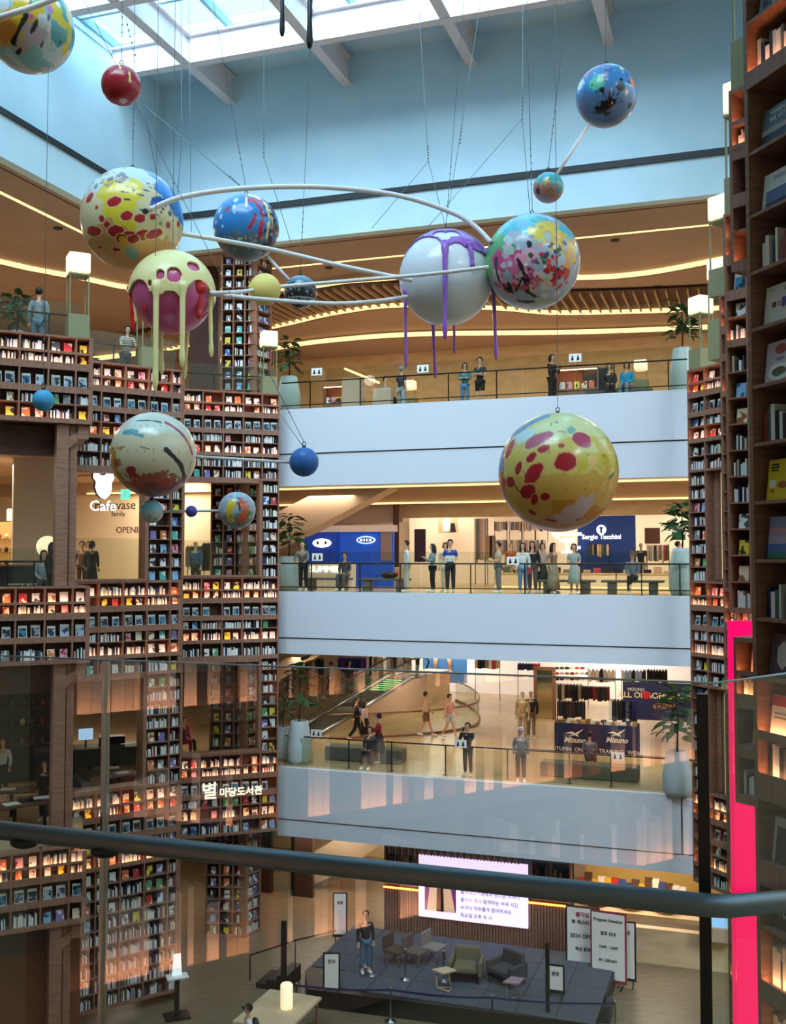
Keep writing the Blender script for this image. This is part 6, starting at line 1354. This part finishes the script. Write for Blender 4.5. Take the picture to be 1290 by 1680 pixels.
for x, y, d, w in ((20, 1235, 29.5, 'farthest'), (75, 1260, 28.5, 'middle'), (25, 1290, 27.8, 'nearest'), (190, 1245, 32.5, 'behind the bar'), (205, 1275, 31.8, 'by the window post')):
    p = AT(x, y, d); p.z = CZ+LV[2]; t = thing('lounge_table', 'dark lounge table with papers, %s of the lounge' % w, 'table', p, R.uniform(0, 1), 'lounge tables'); MB().box(-.7, .7, -.4, .4, .7, .75).build('table_top', M_wooddk, t); MB().tube([(0, 0, 0), (0, 0, .7)], .05).build('leg', M_dark, t); MB().box(-.3, .1, -.15, .15, .75, .77).build('papers', M_paper, t)
# clothes seen through the upper opening and the shop diag rail
garment_rack(308, 330, 895, 935, 2.2, 3, 'rack with a grey-green jacket seen through the middle opening', ['#5c6458', '#4a5048'], 3)
garment_rack(335, 347, 890, 940, 2.6, 3, 'rack with a long dark coat beside the book tower', ['#4a4438', '#2c2c2c'], 2)
# Korean sign
p = onsec(S3, 1.85, -.06); t = thing('library_sign', 'glowing Korean sign letters on the front board of the lowest stepped bookcase', 'sign', (p.x, p.y, CZ-7.82), S3[1]-.02)
text('first_letter', '별', .60, M_signk, t, (-.86, 0, .04), bold=.006, ext=.03); text('letters', '마당도서관', .32, M_signk, t, (.20, 0, -.03), bold=.005, ext=.03)
# ------------------------------------------------------------------ ground floor
# stage
g0 = ONZ(505, 1612, -13.0); G_ = lambda x, y, z=-13.0: ONZ(x, y, z)
st = [P2(2.7, -3.7), P2(3.3, -4.9), P2(10.3, -4.6), P2(11.6, -3.1), P2(11.6, .4), P2(2.7, .4)]
t = thing('stage', 'low stage with grey-blue carpet tiles and black sides', 'stage', (0, 0, 0)); MB().prism(st, 0, .5).build('stage_sides', M_dark, t)
cu_, cv_ = 0, 0
for i in range(8):
    for j in range(4):
        a, b = 2.75+i*1.1, -4.55+j*1.22
        if j == 0 and i == 0: continue
        MB().box(a+.01, a+1.09, b+.01, b+1.21, 0, .02).build('carpet_tile', M_stage, t, FW(0, 0, .5-CZ), -AL)
# stairs with rail at the end of the stage
t = thing('stage_steps', 'black steps with a thin handrail at the end of the stage', 'steps', FW(2.3, -4.2, -13), -AL)
for i in range(3): MB().box(-.35*i-.3, .0, 0, 1.1, 0, .45-.15*i).build('step', M_dark, t)
MB().tube([(-1.2, 0, .2), (-1.2, 0, .95), (.4, 0, 1.6), (1.6, 0, 2.0)], .025).tube([(.3, 0, .2), (.3, 0, 1.6)], .02).build('handrail', M_dark, t); MB().box(-.15, .0, -.05, .05, 0, 2.1).build('post', M_dark, t)
# back wall of the stage: fluted base with warm light, screen, shelves
t = thing('media_wall', 'dark media wall with shelves around a bright screen above a fluted wooden base', 'wall', FW(0, .9, -13), -AL)
a = FP(630, 1450, .9)[0]; b = FP(938, 1480, .9)[0]
zt = FP(690, 1380, .9)[1]+13
MB().box(a, b, .45, .6, 1.9, zt).build('back_panel', M_dark, t)
for i in range(64): x = a+(b-a)*(i+.5)/64; MB().box(x-.035, x+.035, -.03, .03, 0, 1.72).build('fluted_slat', M_wood, t)
MB().box(a, b, .03, .5, 0, 1.8).build('base', M_wooddk, t); MB().box(a, b, -.06, .0, 1.74, 1.78).build('led_strip', mat('amber_strip', '#ff9a40', .5, emit=5, ecol='#ff8a30'), t)
sx0 = FP(689, 1450, .9)[0]; sx1 = FP(867, 1470, .9)[0]; sz0 = FP(689, 1501, .9)[1]+13; sz1 = FP(689, 1401, .9)[1]+13
M_scr = mat('screen_lilac', '#d8cdf4', .3, emit=.85, ecol='#d6c8fa')
MB().box(sx0, sx1, -.12, .0, sz0, sz1).build('screen', M_scr, t)
px0, px1 = FP(699, 1450, .9)[0], FP(750, 1450, .9)[0]; pz0, pz1 = FP(699, 1490, .9)[1]+13, FP(699, 1438, .9)[1]+13
MB().box(px0, px1, -.135, -.12, pz0, pz1).build('portrait_ground', mat('portrait_violet', '#5c1f6a', .4, emit=.4), t)
pm_ = (px0+px1)/2; pw_ = (px1-px0)/2
MB().slab([(pm_-pw_*.85, pz0), (pm_+pw_*.95, pz0), (pm_+pw_*.6, pz0+.95), (pm_+pw_*.2, pz0+1.15), (pm_-pw_*.25, pz0+1.15), (pm_-pw_*.65, pz0+.9)], -.15, -.135).build('portrait_jacket', mat('portrait_beige', '#c8a48c', .4, emit=.5), t)
MB().slab([(pm_-.13, pz0), (pm_+.13, pz0), (pm_+.1, pz0+1.1), (pm_-.1, pz0+1.1)], -.16, -.15).build('portrait_shirt', M_dark, t); MB().ball((pm_, -.15, pz0+1.28), .17, 14, 0, (1, .1, 1.2)).build('portrait_head', mat('portrait_skin', '#d8a890', .4, emit=.5), t)
for i in range(5): text('screen_text', ['작가와 함께하는 여름 북토크', '별마당도서관에서 만나는 이야기', '음악과 책이 함께하는 저녁 시간', '누구나 자유롭게 참여하세요', '토요일 오후 두 시'][i], .15, mat('screen_grey', '#7a7090', .5, emit=.2), t, (px1+.15, -.13, pz1-.1-i*.25), align='LEFT')
# shelves beside the screen
for (xa, xb), tag_ in (((632, 686), 0), ((872, 935), 1)):
    u0_, u1_ = FP(xa, 1450, .9)[0], FP(xb, 1470, .9)[0]
    for i in range(6): z = 1.85+i*.62; MB().box(u0_, u1_, .0, .42, z, z+.04).build('shelf', M_wood, t)
    for x in (u0_, (u0_+u1_)/2, u1_): MB().box(x-.03, x+.03, .0, .42, 1.85, zt).build('upright', M_wood, t)
sb_ = MB()
for (xa, xb) in ((634, 685), (874, 933)):
    u0_, u1_ = FP(xa, 1450, .9)[0], FP(xb, 1470, .9)[0]
    for i in range(5):
        x = u0_+.05
        while x < u1_-.1:
            w = R.uniform(.04, .09)
            if R.random() < .8: sb_.box(x, x+w*.9, .1, .3, 1.9+i*.62, 1.9+i*.62+R.uniform(.25, .45))
            x += w
tag(sb_.build('row_of_books', M_spined, None, FW(0, .9, -13), -AL), 'books standing on the media wall shelves beside the screen', 'books', None, 'stuff')
for i in range(40): x = FP(640, 1390, .9)[0]+i*.115; MB().box(x-.025, x+.025, -.1, .4, zt-.5, zt-.1).build('ceiling_fin', M_wood if i % 2 else M_tan2, t)
# armchairs
def armchair(p, rz, lab, m):
    t = thing('armchair', lab, 'armchair', p, rz, 'armchairs on the stage')
    MB().box(-.36, .36, -.38, .32, .28, .46).build('seat_cushion', m, t, bevel=.05); MB().box(-.38, .38, .25, .42, .3, .86).build('backrest', m, t, bevel=.05)
    for s in (-1, 1): MB().box(s*.44-.06, s*.44+.06, -.38, .4, .2, .62).build('armrest', m, t, bevel=.04)
    MB().box(-.42, .42, -.36, .38, .18, .28).build('seat_frame', M_dark, t)
    for x in (-.38, .38):
        for y in (-.32, .34): MB().tube([(x, y, 0), (x, y, .2)], .022, 8).build('leg', M_dark, t)
zs = .52; sc_ = -CZ+zs
def on_stage(x, y): return ONZ(x, y, sc_)
armchair(on_stage(765, 1606), -AL+.12, 'olive green armchair facing the hall beside the pale triangular table', mat('olive_fabric', '#716a52', .85)); armchair(on_stage(831, 1612), -AL-.5, 'dark grey armchair angled behind the small reddish table', mat('grey_fabric', '#4a474a', .85))
def sidetable(p, rz, lab, m):
    t = thing('side_table', lab, 'table', p, rz, 'side tables on the stage'); MB().prism([(-.34, -.05), (.05, -.25), (.36, .1), (.02, .28)], .5, .54).build('table_top', m, t)
    MB().tube([(-.22, -.02, .5), (-.2, -.02, .02), (.2, -.18, .02), (.22, .1, .02), (-.2, -.02, .02)], .018, 6).tube([(.22, .1, .02), (.1, .05, .5)], .018, 6).build('wire_base', m, t)
sidetable(on_stage(728, 1622), -.3, 'pale triangular side table beside the olive armchair', M_beige); sidetable(on_stage(843, 1640), .2, 'reddish triangular side table before the dark armchair', mat('mauve_top', '#9a8088', .5))
# chairs at the far end of the stage
for x, y, c, w in ((682, 1582, '#6a5a52', 'nearest the screen edge'), (712, 1575, '#8c8078', 'beside the olive armchair'), (650, 1580, '#5a4638', 'behind the railing posts')):
    t = thing('chair', 'low lounge chair at the end of the stage, '+w, 'chair', on_stage(x, y), 1.0, 'chairs at the end of the stage'); MB().box(-.3, .3, -.3, .3, .35, .45).build('seat', cloth(c), t, bevel=.03); MB().box(-.3, .3, .25, .33, .45, .85).build('backrest', cloth(c), t, bevel=.03)
    for a_ in (-.26, .26):
        for b_ in (-.26, .26): MB().tube([(a_, b_, 0), (a_*.9, b_*.9, .36)], .02, 6).build('leg', M_wood, t)
# belt posts
def post(p, lab, h=.95): t = thing('belt_post', lab, 'stanchion', p, 0, 'belt barrier posts'); MB().lathe([(.16, 0), (.16, .02), (.03, .05), (.022, .1), (.022, h-.06), (.035, h-.06), (.035, h), (0.001, h)], 14).build('post', M_steel, t)
bp = []
for x, y, w in ((486, 1668, 'nearest the floor lamp'), (641, 1676, 'before the pale triangular table'), (808, 1690, 'before the dark armchair'), (1010, 1700, 'closest to the black step')):
    p = ONZ(x, y, -13); bp.append(p); post(p, 'steel belt barrier post in front of the stage, '+w)
for x, y, w in ((598, 1585, 'farthest'), (610, 1600, 'second'), (665, 1607, 'third'), (728, 1610, 'last')): post(on_stage(x, y), 'thin belt post standing on the stage, %s from the screen' % w, .9)
mb = MB()
for a, b in zip(bp, bp[1:]):
    a_ = a+Vector((0, 0, .9)); b_ = b+Vector((0, 0, .9)); n_ = 8
    for i in range(n_):
        f0, f1 = i/n_, (i+1)/n_; s0, s1 = -.06*math.sin(PI*f0), -.06*math.sin(PI*f1); p0 = a_.lerp(b_, f0)+Vector((0, 0, s0)); p1 = a_.lerp(b_, f1)+Vector((0, 0, s1))
        mb.add([p0, p1, p1+Vector((0, 0, -.06)), p0+Vector((0, 0, -.06)), p0+Vector((0, .01, 0)), p1+Vector((0, .01, 0)), p1+Vector((0, .01, -.06)), p0+Vector((0, .01, -.06))], [(0, 1, 2, 3), (7, 6, 5, 4), (0, 4, 5, 1), (3, 2, 6, 7)])
tag(mb.build('barrier_belt', M_navy, None), 'dark blue belt strung between the barrier posts', 'belt')
# poster stands
def stand(p, w, h_, rz, lab, m, lines=4, col=None, wr=None, base=True):
    t = thing('poster_stand', lab, 'sign', p, rz, None); MB().box(-w/2-.05, w/2+.05, 0, .05, .15, h_+.05).build('frame', m, t); MB().box(-w/2, w/2, -.012, 0, .25, h_).build('poster', M_paper, t)
    for s in (-1, 1): MB().box(s*w*.4-.02, s*w*.4+.02, -.2, .25, 0, .03).box(s*w*.4-.015, s*w*.4+.015, .02, .04, 0, .2).build('foot', M_dark, t)
    for i, (s_, z, sz, c) in enumerate(wr or []): text('print', s_, sz, c, t, (0, -.02, z))
    return t
GD = lambda x, y: ONZ(x, y, -13)
K1 = cloth('#3a3a48'); K2 = cloth('#8a2440')
stand(GD(957, 1606), .95, 2.15, -AL, 'white poster stand with a red book picture near the stage corner', M_darkg, wr=[('별마당', 1.95, .16, K2), ('북 페스티벌', 1.72, .14, K1), ('2024 OPEN', 1.3, .16, K1), ('책과 함께', .9, .12, K1)]); stand(GD(999, 1620), 1.0, 2.2, -AL-.1, 'crimson framed poster stand with a column of small pictures', K2, wr=[('Program Schedule', 2.0, .12, K1), ('일정 안내', 1.6, .12, K1), ('14:00 - 16:00', 1.2, .11, K1), ('B1 LIBRARY', .8, .11, K1)])
stand(GD(1028, 1618), .5, 1.9, -AL, 'slim black framed notice stand beside the crimson poster', M_dark, wr=[('안내', 1.6, .14, K1)])
p = GD(912, 1668); p.z = .5; stand(p+Vector((0, 0, 0)), .42, .9, -AL, 'small black notice stand at the stage front corner', M_dark, wr=[('공연', .7, .12, K1)])
p = GD(544, 1660); stand(GD(544, 1652), .4, 1.5, .0, 'slim notice stand by the stage steps', M_dark, wr=[('안내', 1.3, .12, K1)]); stand(GD(558, 1545), .4, 1.6, 0, 'slim notice stand near the glass doors', M_dark, wr=[('문화', 1.3, .12, K1)])
block(GD(975, 1668), 1.0, .7, .5, M_darkg, 'stage_step', 'dark carpeted box step beside the stage corner', 'step'); block(FW(10.2, -4.2, -12.5), .12, .12, 1.9, M_dark, 'post', 'thin black post at the stage corner', 'post')
# floor lamp, table, bench top with tablet
p = GD(470, 1702); t = thing('cylinder_lamp', 'glowing cylinder lamp on a wooden table near the bottom edge', 'lamp', p+Vector((0, 0, .78)), 0); MB().lathe([(.16, 0), (.17, .04), (.17, .62), (.14, .66), (.04, .66), (.03, .68), (0.001, .68)], 24).build('lamp_shade', M_lamp, t); MB().lathe([(.1, -.03), (.1, 0)], 16).build('base', M_dark, t)
t = thing('reading_table', 'wooden reading table under the cylinder lamp', 'table', p, -.35); MB().box(-1.0, .6, -1.2, 1.0, .7, .77).build('table_top', M_beige, t); [MB().box(a-.03, a+.03, b-.03, b+.03, 0, .7).build('leg', M_wood, t) for a in (-.9, .5) for b in (-1.1, .9)]
t = thing('tablet_stand', 'slanted white tablet on a black stand by the curved bookcase', 'stand', GD(290, 1668), .4); MB().box(-.35, .35, -.3, .3, 0, .04).build('base', M_dark, t); MB().box(-.06, .06, -.06, .06, .04, 1.1).build('post', M_dark, t); MB().box(-.3, .3, -.2, .2, 1.1, 1.14).build('shelf', M_paper, t); MB().slab([(-.14, 1.15), (.14, 1.15), (.1, 1.75), (-.1, 1.75)], 0, .03).build('tablet', mat('tablet_glow', '#dfe8ec', .4, emit=.4), t)
# curved skirt of the ground bookcase beside the middle stepped one
st_ = sec(S2, -1.0)
struct(MB().box(-2.6, .15, -.6, .3, 0, 3.9).build('wall_wood_panel', noisy('orange_walnut', '#6a3a22', '#7a4628', (1, 1, 8), 3, .5), None, (AT(116, 1560, 27.4).x, 27.4, 0), S1[1]))
# glass doors and dark wall behind on the ground floor
t = thing('glass_door', 'tall glass door in a dark frame on the ground floor', 'door', FW(FP(459, 1490, 4)[0], 4, -13), -AL); MB().box(-.5, .5, 0, .02, .1, 2.7).build('glass_pane', M_glassg, t); [MB().box(a-.07, a+.07, -.03, .05, 0, 2.8).build('frame', M_dark, t) for a in (-.55, .55)]; MB().box(-.6, .6, -.03, .05, 2.7, 2.85).build('frame', M_dark, t); MB().tube([(-.4, -.05, 1.0), (-.4, -.05, 1.4)], .02).build('handle', M_steel, t)
struct(MB().box(0, .9, 0, .2, 0, 3.2).build('wall_dark', M_wooddk, None, FW(FP(477, 1490, 4)[0], 4, -13), -AL)); struct(MB().box(-.9, 0, 0, .2, 0, 3.2).build('wall_dark', M_dark, None, FW(FP(445, 1490, 4)[0], 4.0, -13), -AL))
# low stone wall and market shop behind the poster stands
u0_ = FP(938, 1560, 2.0)[0]
struct(MB().box(u0_, 17, 0, .3, 0, 1.1).build('wall_stone_low', M_beige, None, FW(0, 1.6, -13), -AL))
t = thing('shop_counter', 'long pale shop counter with baskets above the stone wall', 'counter', FW(0, 2.4, -13), -AL); MB().box(u0_, 17, 0, 2.4, 1.1, 1.25).build('counter_top', M_beige, t)
for x, c, w in ((980, '#a01820', 'round crimson'), (1037, '#c8a030', 'first yellow'), (1092, '#b89a60', 'second yellow')):
    p = FW(FP(x, 1495, 3.0)[0], 3.0, -13+1.25); b = thing('display_basket', '%s display basket of goods on the pale shop counter' % w, 'basket', p); MB().lathe([(.36, 0), (.42, .1), (.44, .38), (.4, .4), (.36, .1), (0.001, .08)], 20).build('basket', cloth(c), b)
    for i in range(9): MB().ball((R.uniform(-.25, .25), R.uniform(-.25, .25), .34+R.uniform(0, .1)), .09, 8).build('product', cloth(R.choice(['#e8dcc0', '#c8a030', '#3a2c20', '#d85a30'])), b)
for i in range(16):
    p = FW(FP(955+i*11, 1455, 4.6)[0], 4.6, -13+1.25); o = MB().box(-.13, .13, -.1, .1, 0, R.uniform(.3, .6)).build('package', cloth(R.choice(['#e0b030', '#3a4a8a', '#c03030', '#e8e0d0', '#5a3a2a', '#e8e8e8'])), None, p, -AL); tag(o, '%s small package in the back row of the shop counter' % ORD[i], 'package', 'packages on the shop counter')
struct(MB().box(u0_, 17, 0, .2, 1.2, 4).build('wall_yellow', mat('yellow_shop', '#d8b060', .6), None, FW(0, 5.4, -13), -AL))
tv = thing('small_screen', 'small blue screen on the lit shelf under the far corner bookcase', 'screen', FW(FP(1175, 1527, 1.2)[0], 1.2, -13+1.5), -AL); MB().box(-.42, .42, 0, .05, 0, .42).build('panel', mat('small_screen_blue', '#7ea4d0', .3, emit=.6), tv); MB().box(-.5, .5, 0, .3, -.45, -.05).build('lit_shelf', M_tan2, tv)
# fin behind glass: ceiling boxes above the screens
# wide dining zone seen through lower gaps keeps to plain walls

q0 = AT(566, 605, 40); q1 = AT(622, 628, 38.5); tag(MB().tube([Vector((0, 0, 0)), q1-q0], .045, 8).build('stair_rail_light', M_cove, None, q0), 'slanted glowing stair rail seen at the back of the top gallery', 'light')
for i, (x, y) in enumerate(((260, 403), (95, 375), (700, 470), (540, 440), (985, 480), (1010, 395), (820, 500), (1080, 470))):
    p = ONZ(x, y, TC-.26); MB().lathe([(.14, -.02), (.16, 0), (.16, .03)], 16).lathe([(.001, -.012), (.11, -.015)], 16, 1).build('downlight', [M_darkg, M_tan2], None, p); o = bpy.context.scene.objects['downlight' if i == 0 else 'downlight.%03d' % i]; tag(o, '%s small round downlight set in the top gallery ceiling' % ORD[i], 'light', 'ceiling downlights')
# ------------------------------------------------------------------ low bookcase on the own gallery; the near glass mirrors it
Case('low walnut bookcase with glowing shelves on the own gallery, mirrored in the near glass', 'low bookcase mirrored in the glass', (-.52, -1.0), math.radians(109), -.07, [.75]*4, [(.05, 'lip'), (.42, 'litsp'), (.42, 'litsp'), (.42, 'litsp'), (.22, 'board')], lim=False)
flush_books()
